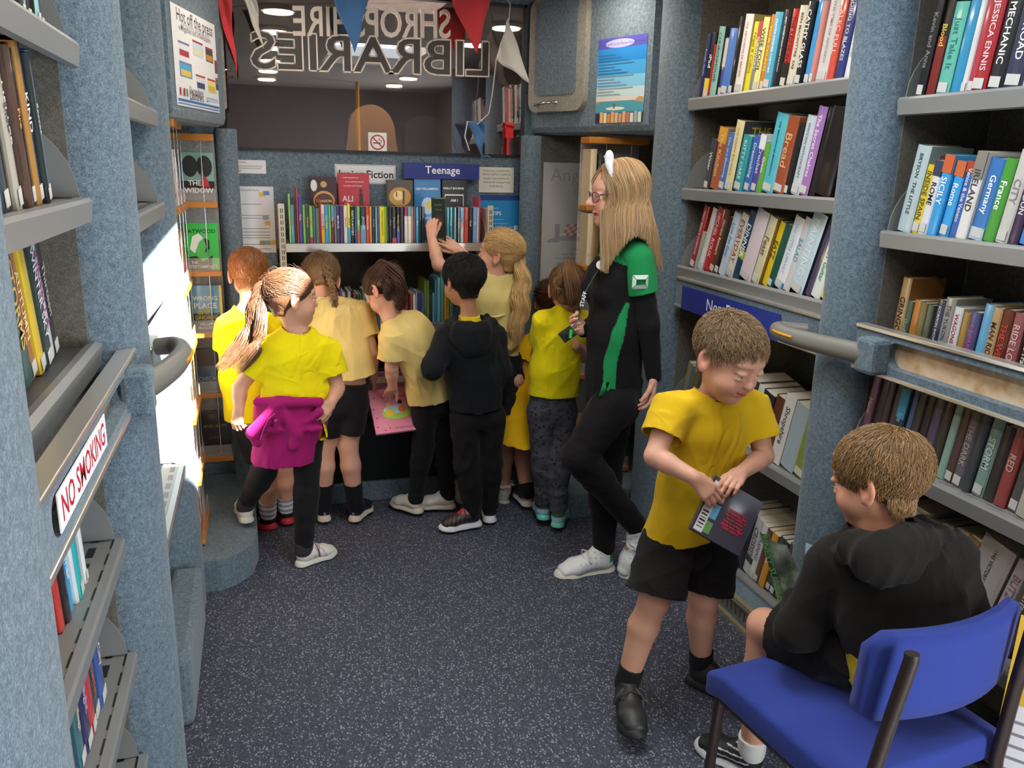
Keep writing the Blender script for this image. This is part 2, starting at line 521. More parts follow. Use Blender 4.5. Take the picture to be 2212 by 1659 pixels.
# front corner posts beside the window
def roundpost(name, x0, x1, y, z0, z1, label):
    r = (x1-x0)/2; m = MB(); m.cyl(((x0+x1)/2, y, z0), ((x0+x1)/2, y, z1), r, 28)
    return struct(m.build(name, FLOCK), label)
roundpost('trim_8', -0.155, -0.062, 3.93, 0.0, 1.72, 'felt post at the left end of the bulkhead')
roundpost('trim_9', 1.225, 1.322, 3.93, 0.0, 1.735, 'felt post beside the dancing poster')
# thin dark panels that close the wedge behind the corner racks
sbox('trim_10', (1.322, 3.98, 0.0), (XR, 4.018, 1.74), FLOCKD, 'dark wall of the right front corner')

# overhead lockers across the front corners
A, B = np.array((1.295, 4.012)), np.array((1.578, 3.30))
d = (B-A)/np.linalg.norm(B-A); nr = np.array((d[1], -d[0]))
lk = empty('overhead_locker', (1.6, 3.7, 1.742), 'large blue grey overhead locker with a beige framed door', 'locker')
body = MB()
poly = [tuple(A), tuple(B), (1.70, 3.29), (XR, 3.29), (XR, 4.015), (1.30, 4.015)]
# rounded lower lip: three rings
ring = []
for zz, ins in ((1.742, .035), (1.752, .012), (1.775, 0.0), (ROOF, 0.0)):
    ring.append([(px_-nr[0]*ins*(1 if i < 2 else 0), py_-nr[1]*ins*(1 if i < 2 else 0), zz) for i, (px_, py_) in enumerate(poly)])
n_ = len(poly); v = [p for rg in ring for p in rg]
body.add(v, [(j*n_+i, j*n_+(i+1) % n_, (j+1)*n_+(i+1) % n_, (j+1)*n_+i) for j in range(3) for i in range(n_)])
body.add(ring[0], [tuple(range(n_))[::-1]])
body.build('body', FLOCK, lk, lk.location)
def onpanel(s, z, off):
    p = A+d*s+nr*off
    return (p[0], p[1], z)
def panel_prism(outline, o0, o1, name, mt, parent, bevel=0.0):
    n_ = len(outline)
    m = MB(); v = [onpanel(s, z, o0) for s, z in outline]+[onpanel(s, z, o1) for s, z in outline]
    m.add(v, [(i, (i+1) % n_, (i+1) % n_+n_, i+n_) for i in range(n_)]); m.add(v[n_:], [tuple(range(n_))])
    return m.build(name, mt, parent, lk.location, bevel=bevel)
dr = panel_prism(rrect(0.012, 1.842, 0.395, 2.338, 0.055), 0, 0.03, 'door', FLOCKG, lk, bevel=.012)
panel_prism(rrect(0.062, 1.915, 0.345, 2.325, 0.03), 0.028, 0.034, 'door_panel', FLOCK, dr)
m = MB()
m.tube([onpanel(.085, 1.872, .03), onpanel(.09, 1.874, .055), onpanel(.215, 1.882, .058), onpanel(.225, 1.882, .03)], .006, 8)
m.build('handle', CHROME, dr, lk.location)
panel_prism(rrect(0.10, 1.845, 0.225, 1.872, 0.008), 0.028, 0.035, 'finger_recess', FLOCKG, dr)

# left locker: lower, with the poster wrapped round its corner
A2, B2 = np.array((-0.252, 3.165)), np.array((-0.108, 3.74))
lk2 = empty('overhead_locker', (-0.3, 3.5, 1.735), 'small overhead locker behind the wrapped magazine poster', 'locker')
m = MB()
poly2 = [(XL, 3.13), tuple(A2), tuple(B2), (-0.100, 3.775), (-0.104, 3.80), (-0.125, 3.815), (XL, 3.815)]
n_ = len(poly2); ring = []
for zz, ins in ((1.722, .03), (1.732, .008), (1.755, 0.0), (ROOF, 0.0)):
    ring.append([(px_-ins, py_, zz) for px_, py_ in poly2])
v = [p for rg in ring for p in rg]
m.add(v, [(j*n_+i, j*n_+(i+1) % n_, (j+1)*n_+(i+1) % n_, (j+1)*n_+i) for j in range(3) for i in range(n_)]); m.add(ring[0], [tuple(range(n_))[::-1]])
m.build('body', FLOCK, lk2, lk2.location)
m = MB(); m.prism(rrect(-.155, 1.79, -.092, 2.33, .02), 'y', 3.812, 3.835); m.build('door_edge', FLOCKG, lk2, lk2.location, bevel=.006)
m = MB(); m.tube([(-.095, 3.83, 1.95), (-.07, 3.83, 1.953), (-.07, 3.86, 1.953), (-.095, 3.86, 1.952)], .005, 6); m.build('latch', CHROME, lk2, lk2.location)

# ------------------------------------------------------------------ carpeted kicks and ledges
m = MB(); m.box((rx0-.2, 3.79, 0), (1.33, YF, 0.105)); struct(m.build('trim_11', FLOCK, bevel=.012), 'carpeted kick step under the front bookcase')
# ledge along the left, rounded near corner
pl_ = [(XL, 3.10), (-.2, 3.06), (-.14, 3.10), (-.085, 3.17), (-.062, 3.30), (-.064, 3.46), (-.09, 4.0), (XL, 4.0)]
m = MB(); m.prism(pl_, 'z', 0, .125); struct(m.build('trim_12', FLOCK, bevel=.014), 'rounded carpeted ledge below the leaflet rack')
# right: sill with metal nosings under the shelves
m = MB(); m.box((1.60, 1.08, 0), (XR, 3.06, .10)); struct(m.build('trim_13', FLOCK, bevel=.008), 'carpeted sill under the right shelves')
m = MB(); m.box((1.588, 1.1, .088), (1.606, 2.6, .106)); m.box((1.585, 1.1, 0), (1.602, 2.6, .014)); struct(m.build('trim_14', mat('brass_nosing', '#cdbd93', .35, .7)), 'metal nosings on the right sill')
m = MB()
for i in range(46): m.box((1.5965, 2.50-.028*i, .035), (1.5995, 2.515-.028*i, .07))
struct(m.build('trim_15', mat('vent_bronze', '#8a7350', .5, .5)), 'slotted heater grille in the right sill')
m = MB(); m.box((1.20, 3.36, 0), (1.98, 3.98, .13)); struct(m.build('trim_16', FLOCK, bevel=.012), 'carpeted ledge in the right front corner')
m = MB(); m.box((-.34, 2.25, 0), (-.245, 2.85, .22)); struct(m.build('trim_17', FLOCK, bevel=.02), 'low felt skirting between the left posts')

# ------------------------------------------------------------------ shelves
PERF = bpy.data.materials.new('perforated_steel'); PERF.use_nodes = True
nt = PERF.node_tree; b_ = nt.nodes['Principled BSDF']; b_.inputs['Roughness'].default_value = .45
tc = nt.nodes.new('ShaderNodeTexCoord'); mp = nt.nodes.new('ShaderNodeMapping'); br = nt.nodes.new('ShaderNodeTexBrick')
mp.inputs['Rotation'].default_value = (0, 0, PI/2)
br.inputs['Color1'].default_value = (.012, .012, .012, 1); br.inputs['Color2'].default_value = (.02, .018, .016, 1); br.inputs['Mortar'].default_value = (.2, .2, .19, 1)
br.inputs['Scale'].default_value = 1; br.inputs['Brick Width'].default_value = .075; br.inputs['Row Height'].default_value = .042; br.inputs['Mortar Size'].default_value = .013; br.inputs['Mortar Smooth'].default_value = 0
nt.links.new(tc.outputs['Object'], mp.inputs[0]); nt.links.new(mp.outputs[0], br.inputs['Vector']); nt.links.new(br.outputs['Color'], b_.inputs['Base Color'])
def shelf(side, y0, y1, xf, z, label, tray=False, end=True, depth=None, lip=.042, endside=1):
    """steel shelf; front lip on the aisle side (xf); z = top of the board. endside: which end has the bracket (+1 far)"""
    xb = (XL if side < 0 else XR)+(.004 if side < 0 else -.004)
    if depth: xb = xf-depth if side < 0 else xf+depth
    s = 1 if side < 0 else -1
    o = empty('shelf', ((xf+xb)/2, (y0+y1)/2, z-.025), label, 'shelf')
    m = MB(); m.box((min(xf-s*.012, xb), y0, z-.016), (max(xf-s*.012, xb), y1, z)); m.build('board', [GREYD if tray else PERF], o, o.location)
    m = MB()
    prof = [(xf-s*.02, z+.004), (xf-s*.004, z+.003), (xf, z-.004), (xf-s*.004, z-lip), (xf-s*.016, z-lip-.003), (xf-s*.016, z-.012)]
    if tray: prof = [(xf-s*.03, z+.006), (xf-s*.012, z+.012), (xf, z+.004), (xf-s*.006, z-lip), (xf-s*.02, z-lip), (xf-s*.02, z-.01)]
    m.prism(prof if s > 0 else prof[::-1], 'y', y0, y1); m.build('front_lip', GREYM, o, o.location)
    if end:
        for ye in ((y1-.006, ) if endside > 0 else (y0, )):
            pts = [(xf-s*.02, z+.004)]
            W = min(abs(xf-xb)-.03, .2)
            for k in range(9):
                a = PI/2*k/8
                pts.append((xf-s*(.02+W*(1-math.cos(a))), z+.004+.17*math.sin(a)))
            pts += [(xf-s*(.02+W), z+.004)]
            m = MB(); m.prism(pts if s < 0 else pts[::-1], 'y', ye, ye+.003); m.build('end_bracket', GREYM, o, o.location)
    return o
XSR = 1.655
SH = {}
SH['b1a'] = shelf(1, 2.145, 3.115, XSR, 1.866, 'top steel shelf in the far right bay, full of books')
SH['b1b'] = shelf(1, 2.145, 3.115, XSR, 1.523, 'second steel shelf in the far right bay')
SH['b1c'] = shelf(1, 2.145, 3.115, XSR, 1.205, 'steel shelf just above the Non-Fiction sign', tray=True)
SH['b1d'] = shelf(1, 2.145, 3.115, XSR+.0, .612, 'pale steel shelf below and behind the boy in yellow')
SH['b1e'] = shelf(1, 2.145, 3.115, XSR+.02, .118, 'lowest shelf of the far right bay at floor level', end=False)
SH['b2a'] = shelf(1, 1.09, 1.945, XSR, 1.795, 'top steel shelf in the near right bay')
SH['b2b'] = shelf(1, 1.09, 1.945, XSR, 1.445, 'steel shelf of travel guides in the near right bay')
SH['b2c'] = shelf(1, 1.09, 1.945, XSR+.04, 1.085, 'shelf hidden behind the near right rail', tray=True, end=False)
SH['b2d'] = shelf(1, 1.09, 1.945, XSR-.02, .83, 'steel shelf under the near right rail, behind the seated boy')
SH['b2e'] = shelf(1, 1.09, 1.945, XSR-.03, .475, 'lower steel shelf of war books behind the seated boy', end=False)
XSL = -.30
SH['la'] = shelf(-1, 1.05, 1.83, XSL, 1.80, 'top perforated steel shelf of the near left bay')
SH['lb'] = shelf(-1, 1.05, 1.80, XSL, 1.517, 'second steel shelf of the near left bay')
SH['lc'] = shelf(-1, 1.05, 1.90, XSL-.02, 1.215, 'dark steel shelf just above the left No Smoking rail', tray=True)
SH['ld'] = shelf(-1, 1.05, 1.84, XSL-.01, .79, 'steel shelf under the left No Smoking rail')
SH['le'] = shelf(-1, 1.05, 1.845, XSL-.01, .505, 'lower steel shelf of the near left bay')
SH['lf'] = shelf(-1, 1.05, 1.85, XSL-.01, .23, 'lowest steel shelf of the near left bay')
for zz, w_ in ((1.73, 'upper'), (1.46, 'second'), (.6, 'lower')):
    shelf(-1, 2.13, 2.855, XSL+.03, zz, '%s steel shelf of the narrow bay between the left posts' % w_)
# ------------------------------------------------------------------ rails with aluminium edges
def rail(side, y0, y1, xf, z0, z1, label, slot=None, slotm=None):
    s = 1 if side < 0 else -1
    o = empty('shelf_rail', (xf, (y0+y1)/2, z0), label, 'rail')
    xi = xf-s*.03
    if slot is None:
        m = MB(); m.box((min(xf, xi), y0, z0), (max(xf, xi), y1, z1)); m.build('board', FLOCK, o, o.location)
    else:
        sy0, sy1, sz0, sz1 = slot
        out = rrect(sy0, sz0, sy1, sz1, (sz1-sz0)/2*.98, 6)
        # board face with a rounded slot: quad ring between slot outline and the rectangle
        m = MB(); q = []
        for (a, b) in out:
            ca, cb = (sy0+sy1)/2, (sz0+sz1)/2
            # nearest matching border point
            if abs(b-cb) >= (sz1-sz0)/2*.97: q.append((a, z1 if b > cb else z0))
            else: q.append((y1 if a > ca else y0, z0+(z1-z0)*(b-sz0)/(sz1-sz0)))
        n_ = len(out)
        v = [(xf, a, b) for a, b in out]+[(xf, a, b) for a, b in q]+[(xi, a, b) for a, b in out]
        m.add(v, [(i, (i+1) % n_, (i+1) % n_+n_, i+n_) for i in range(n_)]+[(i, i+2*n_, (i+1) % n_+2*n_, (i+1) % n_) for i in range(n_)])
        m.box((min(xf-s*.001, xi), y0, z0), (max(xf-s*.001, xi), y1, sz0-.003)); m.box((min(xf-s*.001, xi), y0, sz1+.003), (max(xf-s*.001, xi), y1, z1))
        m.build('board', FLOCK, o, o.location)
        m = MB(); m.box((min(xi-s*.004, xi), sy0-.01, sz0-.01), (max(xi-s*.004, xi), sy1+.01, sz1+.01)); m.build('insert', slotm, o, o.location)
    for a, b in ((z1-.001, z1+.010), (z0-.010, z0+.001)):
        m = MB(); m.box((min(xf+s*.006, xi), y0, a), (max(xf+s*.006, xi), y1, b)); m.build('edge_strip', ALU, o, o.location, bevel=.002)
    return o
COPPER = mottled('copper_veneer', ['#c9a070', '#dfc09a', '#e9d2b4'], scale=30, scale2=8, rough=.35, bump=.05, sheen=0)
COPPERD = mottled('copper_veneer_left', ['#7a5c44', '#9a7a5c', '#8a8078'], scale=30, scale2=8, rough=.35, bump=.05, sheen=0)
rail(1, 2.12, 3.07, 1.64, 1.062, 1.165, 'felt rail with aluminium edges carrying the Non-Fiction sign')
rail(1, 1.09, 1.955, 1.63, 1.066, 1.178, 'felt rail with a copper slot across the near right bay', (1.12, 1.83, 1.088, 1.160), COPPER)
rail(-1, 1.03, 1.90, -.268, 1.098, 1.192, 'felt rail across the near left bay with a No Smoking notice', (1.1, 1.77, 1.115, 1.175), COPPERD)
rail(-1, 2.11, 2.87, -.262, 1.05, 1.15, 'felt rail between the two left posts')
# ------------------------------------------------------------------ grab handles
def handle(path, side, label, ypos):
    o = empty('grab_bar', path[0], label, 'handle')
    P = [np.array(p, float) for p in path]
    # Catmull-Rom
    Q = []
    for i in range(len(P)-1):
        p0, p1, p2, p3 = P[max(i-1, 0)], P[i], P[i+1], P[min(i+2, len(P)-1)]
        for k in range(7):
            t = k/7
            Q.append(.5*((2*p1)+(-p0+p2)*t+(2*p0-5*p1+4*p2-p3)*t*t+(-p0+3*p1-3*p2+p3)*t**3))
    Q.append(P[-1])
    r = [.0 for q in Q]
    N = len(Q)
    r = [.018+.009*(1-i/(N-1)) for i in range(N)]
    m = MB(); m.tube(Q, r, 14, flat=1.15); m.build('grip', HANDLEG, o, o.location)
    s = 1 if side < 0 else -1
    a, b = int(N*.42), int(N*.68)
    seg = [q+np.array((s*.021, -.012, .004)) for q in Q[a:b]]
    m = MB(); m.tube(seg, .0045, 6); m.build('amber_strip', YELLOWP, o, o.location)
    m = MB(); q = Q[3]; m.cyl(q+np.array((s*.0, -.03, 0)), q+np.array((s*.004, -.034, 0)), .008, 14); m.build('screw_cap', HANDLEG, o, o.location)
    m = MB(); p = path[0]; m.box((p[0]-.03, p[1]-.045, p[2]-.05), (p[0]+.03, p[1]+.03, p[2]+.05)); m.build('mount', FLOCK, o, o.location, bevel=.012)
    return o
handle([(-.25, 1.80, 1.135), (-.222, 1.86, 1.14), (-.19, 1.95, 1.15), (-.182, 2.05, 1.155), (-.205, 2.13, 1.155), (-.25, 2.15, 1.15)], -1, 'grey plastic grab handle with amber strip curling round the left post', 1.8)
handle([(1.605, 1.86, 1.115), (1.58, 1.93, 1.115), (1.543, 2.04, 1.118), (1.518, 2.125, 1.122), (1.523, 2.185, 1.125), (1.556, 2.205, 1.125), (1.62, 2.165, 1.125)], 1, 'grey plastic grab handle with amber strip curling round the right post', 1.86)

# ------------------------------------------------------------------ front bookcase (Junior Fiction / Teenage)
fb = empty('front_bookcase', (0.56, 3.9, .86), 'slotted steel bookcase with two shelves on the front bulkhead', 'bookcase')
for xx in (0.092, 1.028):
    m = MB(); m.box((xx, 3.79, .25), (xx+.026, 3.80, 1.415)); m.box((xx, 3.80, .25), (xx+.004, 4.0, 1.40))
    m.build('upright', CREAMM, fb, fb.location)
    m = MB()
    for i in range(44): m.box((xx+.008, 3.788, .28+.0255*i), (xx+.011, 3.7895, .298+.0255*i)); m.box((xx+.016, 3.788, .28+.0255*i), (xx+.019, 3.7895, .298+.0255*i))
    m.build('upright_slots', INK, fb, fb.location)
for zz, dpt in ((1.243, 4.018), (.872, 4.2)):
    m = MB(); m.box((.12, 3.782, zz-.012), (1.025, dpt, zz)); m.box((.118, 3.775, zz-.034), (1.027, 3.785, zz+.002))
    m.build('shelf_board', ALU if zz > 1 else GREYM, fb, fb.location)
    for xx in (.112, 1.026):
        m = MB(); m.prism([(3.80, zz), (4.0, zz), (4.0, zz+.15), (3.93, zz+.15), (3.86, zz+.10), (3.81, zz+.03)], 'x', xx, xx+.003); m.build('end_bracket', mat('pale_steel', '#b9b4a6', .45), fb, fb.location)
# picture-book bin below
pb = empty('picture_book_bin', (.56, 3.75, .105), 'dark slanted bin of picture books under the front bookcase', 'bin')
m = MB()
m.add([(.10, 3.80, .107), (1.05, 3.80, .107), (1.05, 3.62, .46), (.10, 3.62, .46)], [(0, 1, 2, 3)])
m.add([(.10, 3.815, .107), (1.05, 3.815, .107), (1.05, 3.635, .46), (.10, 3.635, .46)], [(3, 2, 1, 0)])
m.add([(.10, 3.62, .46), (1.05, 3.62, .46), (1.05, 3.635, .46), (.10, 3.635, .46)], [(0, 1, 2, 3)])
m.build('front_panel', DARKP, pb, pb.location)
m = MB(); m.box((.10, 3.83, .25), (1.05, 4.018, .28)); m.build('base', DARKP, pb, pb.location)
for xx in (.085, 1.05):
    m = MB(); m.prism([(3.80, .107), (4.018, .107), (4.018, .70), (3.9, .70), (3.62, .46)], 'x', xx, xx+.015); m.build('side_panel', mat('side_teal', '#33434d', .8), pb, pb.location)
# ------------------------------------------------------------------ books
LABELP = mat('label_paper', '#c9c7c1', .6)
PAGES = mat('page_block', '#d9cdb2', 0.85)
PAL = {'red': (200, 35, 40), 'dark red': (125, 25, 35), 'orange': (225, 120, 35), 'yellow': (235, 205, 40), 'pale yellow': (236, 226, 140), 'cream': (228, 214, 180), 'white': (235, 234, 232), 'light grey': (185, 185, 188), 'grey': (125, 125, 128),
       'dark grey': (70, 70, 74), 'black': (30, 30, 32), 'navy': (35, 42, 90), 'blue': (50, 100, 190), 'light blue': (115, 180, 220), 'pale blue': (185, 205, 220), 'teal': (40, 140, 145), 'green': (60, 140, 60), 'dark green': (30, 75, 60), 'lime green': (150, 200, 70),
       'purple': (95, 65, 140), 'pale purple': (165, 150, 195), 'pink': (225, 120, 150), 'pale pink': (228, 200, 204), 'brown': (110, 65, 40), 'tan': (190, 150, 100), 'dark brown': (65, 45, 38)}
def cname(h):
    c = [int(h[i:i+2], 16) for i in (1, 3, 5)]
    return min(PAL, key=lambda k: sum((a-b)**2 for a, b in zip(PAL[k], c)))
ORD = ['first', 'second', 'third', 'fourth', 'fifth', 'sixth', 'seventh', 'eighth', 'ninth', 'tenth', 'eleventh', 'twelfth', 'thirteenth', 'fourteenth', 'fifteenth', 'sixteenth', 'seventeenth', 'eighteenth', 'nineteenth', 'twentieth']
TENS = {2: 'twenty', 3: 'thirty', 4: 'forty', 5: 'fifty', 6: 'sixty', 7: 'seventy'}
def ordinal(i):
    if i < 20: return ORD[i]
    n = i+1
    if n % 10 == 0: return {2: 'twentieth', 3: 'thirtieth', 4: 'fortieth', 5: 'fiftieth', 6: 'sixtieth', 7: 'seventieth'}[n//10]
    return TENS[n//10]+'-'+ORD[n % 10-1]
def book(M4, t, h, dp, spine, cover=None, title='', tcol='#f2f0ea', label='book', group=None, sticker=True, band=None, front=None, rough=.3, plain=False):
    """M4 puts local x = thickness, y = depth (spine at y=0, facing -y), z = height"""
    cover = cover or spine
    w = .0022
    m = MB()
    sp = [(0, .004), (t*.12, .0014), (t*.35, .0002), (t*.65, .0002), (t*.88, .0014), (t, .004)]
    inner = [(t-w, .005), (t*.5, .0032), (w, .005)]
    m.prism(sp+inner, 'z', 0, h, 0, False)
    m.box((0, .004, 0), (w, dp, h), 1); m.box((t-w, .004, 0), (t, dp, h), 1)
    if band:
        for z0, z1, ix in band:
            m.box((t*.02, -.0004, h*z0), (t*.98, .0042, h*z1), 2)
    mats = [flat(spine, rough, .5), flat(cover, rough, .5)]
    if band: mats.append(flat(band[0][3] if len(band[0]) > 3 else '#eeeeee', rough, .5)) if False else mats.append(flat(band[0][2], rough, .5))
    o = m.build('book', mats)
    o.matrix_world = M4
    tag(o, label, 'book', group)
    m = MB(); m.box((w, .0045, .003), (t-w, dp-.004, h-.003)); m.build('pages', PAGES, o)
    if sticker and not plain and rng.random() < .62:
        m = MB(); m.box((t*.14, -.0012, .006), (t*.86, -.0002, .006+min(.024, t*1.1))); m.build('shelf_label', LABELP, o)
    if title and t > .009:
        v, f = text_fit(title, h*.70, t*.56, res=2, bold=.012)
        m = MB(); m.add(place2d(v, (t/2, -.0008, h*.56), (0, 0, -1), (1, 0, 0)), f); m.build('spine_title', flat(tcol), o)
    if front:        # lettering on the front board (the +x face)
        for body, u, vv, ww, col in front:
            v, f = text_fit(body, ww, None, res=2, bold=.015)
            m = MB(); m.add(place2d(v, (t+.0006, dp*u, h*vv), (0, 1, 0), (0, 0, 1)), f); m.build('cover_title', flat(col), o)
    return o
PLACED = []
def row(spec, side, xs, start, end, z, lean, where, group, dp=.145, labelled=True, z_jit=0.0):
    """one line of books along a shelf, first = leftmost as seen from the aisle"""
    items = []
    for s_ in spec.strip().split('\n'):
        p = [q.strip() for q in s_.split('|')]
        th = p[0].split()
        items.append(dict(t=float(th[0])/1000, h=float(th[1])/1000, spine=th[2], cover=th[3] if len(th) > 3 else None, title=p[1] if len(p) > 1 else '', tcol=p[2] if len(p) > 2 and p[2] else '#f2f0ea', extra=p[3] if len(p) > 3 else ''))
    a = math.radians(lean)
    tot = sum(b['t']+.0012 for b in items)/math.cos(a)
    k = abs(end-start)/tot
    cur = 0.0
    for i, b in enumerate(items):
        t = b['t']*k
        la = a
        j = rng.uniform(-.006, .006)
        lift = t*math.sin(la) if la > 0 else 0.0
        if side == 'r': base = (xs+j+.006, start-cur, z+lift+.0005); rz = -PI/2
        elif side == 'l': base = (xs+j-.006, start+cur, z+lift+.0005); rz = PI/2
        else: base = (start+cur, xs+j+.006, z+lift+.0005); rz = 0
        M4 = Matrix.Translation(base) @ Matrix.Rotation(rz, 4, 'Z') @ Matrix.Rotation(la, 4, 'Y')
        cn = cname(b['spine'])
        kind = 'thin' if b['t'] < .012 else ('thick' if b['t'] > .034 else '')
        tall = 'tall' if b['h'] > .245 else ''
        lab = ' '.join(w for w in (kind, tall, cn, 'book,', ordinal(i), 'from left on', where) if w)
        band = None; front = None
        for ex in b['extra'].split(';'):
            ex = ex.strip()
            if ex.startswith('band'):
                q = ex.split(); band = [(float(q[1]), float(q[2]), q[3])]
            if ex.startswith('front'):
                q = ex.split('"'); w_ = q[0].split()
                front = (front or [])+[(q[1], .52, float(w_[1]), float(w_[2])*dp, w_[3])]
        book(M4, t, b['h'], dp, b['spine'], b['cover'], b['title'], b['tcol'], lab, group, labelled, band, front)
        cur += (t+.0012*k)/math.cos(a)
XB = XSR+.025
row('''14 235 #232a5c |Rough Guide|#9fb3e0
17 236 #1c1d20 #161719|iPad|#ffffff|band 0 .3 #e8d23a
9 190 #b3271f
20 245 #8ec4bb #33363a|CHURCHHOUSE|#24443f|front .78 .5 #7fb3ac "CH";front .6 .5 #7fb3ac "H";front .1 .4 #f2f2f2 "Viz"
11 205 #4b55a8 |Cycling|#e8e0d0|band .5 .98 #d9d4d0
24 228 #4b7fcf #cfb48a
13 262 #1d1c1e
24 262 #efebe8 #b3a060|THE ABOLITION OF BRITAIN|#b02c38
17 232 #ecdf2c #c5b748|Nigel B Collins|#8a7d18
12 228 #8d8b86 |SURVIVORS|#e8e6e0|band .75 1 #b5404a
16 236 #efe896 #d8d07a|WISE FOOL|#3c3a20
12 240 #e07d20 |YOUR COUNTS|#f6e23c
20 240 #59aecb |FASTER HIGHER FARTHER|#ffffff
17 242 #1a1a1c |ANDY McNAB  SPOKEN FROM THE FRONT|#ffffff
16 238 #b5231d #1a1a1c|THE RED HUNTER|#2a0a0a|band 0 .32 #141414
22 240 #d9d0bb |BEN MACINTYRE  SAS|#3a332e
16 244 #19191b |CATHY GLASS|#ffffff
13 246 #3f9bd8
10 238 #d98a7c
26 252 #d8d3d0 |THE TIME OF ANDREW|#9a8f8c
15 246 #dc5540 |ALEC FULL|#f3c9b8
18 250 #2c3a7a |GOING TO BLAZES|#e2ded8
24 250 #ebe9e6 |MEMOIRS|#b5b0aa''', 'r', XB, 3.10, 2.17, 1.866, 9, 'top shelf, far right bay', 'books on the top shelf of the far right bay')
row('''12 190 #3c4346 |Water|#e8e6e0
22 228 #a85a34 #b07c34|The Kitchen|#e6c890|band .75 1 #d9a13c
16 212 #4b74b8 #3c4a52|Chic on a Shoestring|#e8eef8
19 250 #e9dca6 #3f4045|THE HAPPY BALANCE|#b89c58|front .86 .55 #b5a838 "THE";front .72 .6 #b5a838 "HAPPY";front .56 .7 #b5a838 "BALANCE"
20 196 #35a0a5 |KITTY CARE|#d7f0ee
14 196 #3f68b8 |Dressmaking|#e6ecf6
13 198 #5a4a9a #ecebf2|Crochet|#e6e2f2|band .75 1 #f0f0f2
10 170 #6cae3e |Green|#ffffff
24 262 #58bdcb #1f8084|THE MENOPAUSE MANIFESTO|#1b4a54|front .62 .4 #123238 "RE";front .5 .4 #123238 "YOUR";front .3 .5 #1f3a8a "SELF"
22 250 #a0512f |Bread|#d9a878
8 228 #1d1d1f
17 250 #c8d3d8 #6a5a54|WICCAN WITCHCRAFT|#5d6f78
16 275 #a878b8 #2a2024|The Secret Chakras|#f4ecf6
10 272 #1d1b1d #201c1e||#e8a0a8
30 262 #1a1718 #241c20|
14 215 #473447 |Crochet Circle|#d8c8d8''', 'r', XB, 2.99, 2.17, 1.523, 12, 'second shelf, far right bay', 'books on the second shelf of the far right bay', dp=.15)
row('''17 266 #a3262a |MARY BERRY'S COMPLETE|#f2e2dc
8 160 #9fb0a4
13 262 #e4e1dc |Healing Foods|#c9b9b0
21 262 #c0242b |MICHEL ROUX|#f3dcd6
15 260 #6a3f28 |Gordon Ramsay's|#f6f2ea
14 232 #1b1b1d
18 252 #cfdbe6 |Low Fat Easy|#5a8aba
19 250 #e4dfd0 |EVERYDAY|#b5483c
19 262 #21405e |DINNER|#ffffff|band .3 .42 #a3b83a
32 266 #e4d3d6 #d8c6c4
19 250 #e0d3a8 #a87a34|Feast|#6e5a34
15 236 #edc928 #2a5a44|EATZ|#37472a
13 232 #27584a #27584a
22 258 #eceae8 |THE LITTLE LIBRARY|#9cc4d8|band .02 .1 #2f9bd0
15 262 #dad3d0 #2a2a36|SALAD|#4aa0b0
30 276 #c8dbe4 #3a463e|PAINTING|#e8ecec|front .42 .6 #dcdcd4 "PAIN"
15 280 #4c4664 #231c24
20 262 #e9ebe4 #2a241c|VISUALLY Guitar|#2f8f6a
20 236 #ece02c |DRAGONOLOGY|#3f3c10''', 'r', XSR+.04, 3.09, 2.17, 1.205, 19, 'shelf above the Non-Fiction sign', 'cookery and music books above the Non-Fiction sign', dp=.16)
row('''10 215 #8a8060
9 210 #5a7078
12 215 #6f6a48
10 210 #46545c
14 205 #6a5a40
12 220 #5f6a70
16 240 #70655a
14 230 #5a6a78
18 232 #7a7468
22 260 #3a3a3c #6a5a48
12 250 #e8e4de #54483a
20 236 #2a2c30 #3a3430
15 240 #6a3c2a
17 262 #e6e2da #8a8272|Shropshire|#4a463e|front .82 .8 #3a3a38 "Shropshire"
22 246 #a9bac2 #3a3a34
20 205 #8a9a44 #2c2a26''', 'r', XB, 3.06, 2.17, .612, 13, 'shelf behind the standing boy', 'local history books behind the standing boy', dp=.16)
row('''12 262 #d8d4c8
20 258 #3f8fc8 |HISTORIES|#eef4f8|band 0 .12 #c8d8e0
20 256 #26282c
24 250 #c9c6c0 |CROSSES|#5a5a5c|band .2 .3 #3a3a3c
17 245 #e4e0dc |TRAINING|#5a5a60
15 240 #6a463a
19 238 #d8992c |Tales|#fff2d0
14 240 #3c4a54
16 236 #2a3440 |River|#c8d0d8
18 240 #50483e
17 236 #3a3c40
20 236 #5c6468
18 232 #7a6a50''', 'r', XSR+.05, 2.62, 2.16, .118, 14, 'bottom shelf, far right bay', 'books on the bottom shelf of the far right bay', dp=.16)
row('''15 245 #1d1c1d |Kevin and Anna|#8a8580
16 262 #241d1c #1d1b1c|Blood|#e8c24a|band 0 .55 #7a2a24
24 218 #63b8a4 |Just Take It|#2f7a70
17 218 #2f8fb8
10 216 #d9d6d2
11 215 #b83040
24 222 #a3262f |JESSICA ENNIS|#e8c8c8
24 272 #1e2326 |THE MECHANIC|#ecebe4
30 290 #34364e #17181a|STUART BROAD|#eceae6
20 292 #d8cfae |AKIN|#b8a878
26 285 #cfc3b4 |ON A WING|#b58a4c
15 240 #2a2420
22 285 #4d463e |TOURIST|#efece6
20 285 #bcc8cc
24 280 #8a8078
22 270 #5a6468''', 'r', XB, 1.915, 1.30, 1.795, 7, 'top shelf, near right bay', 'books on the top shelf of the near right bay', dp=.15)
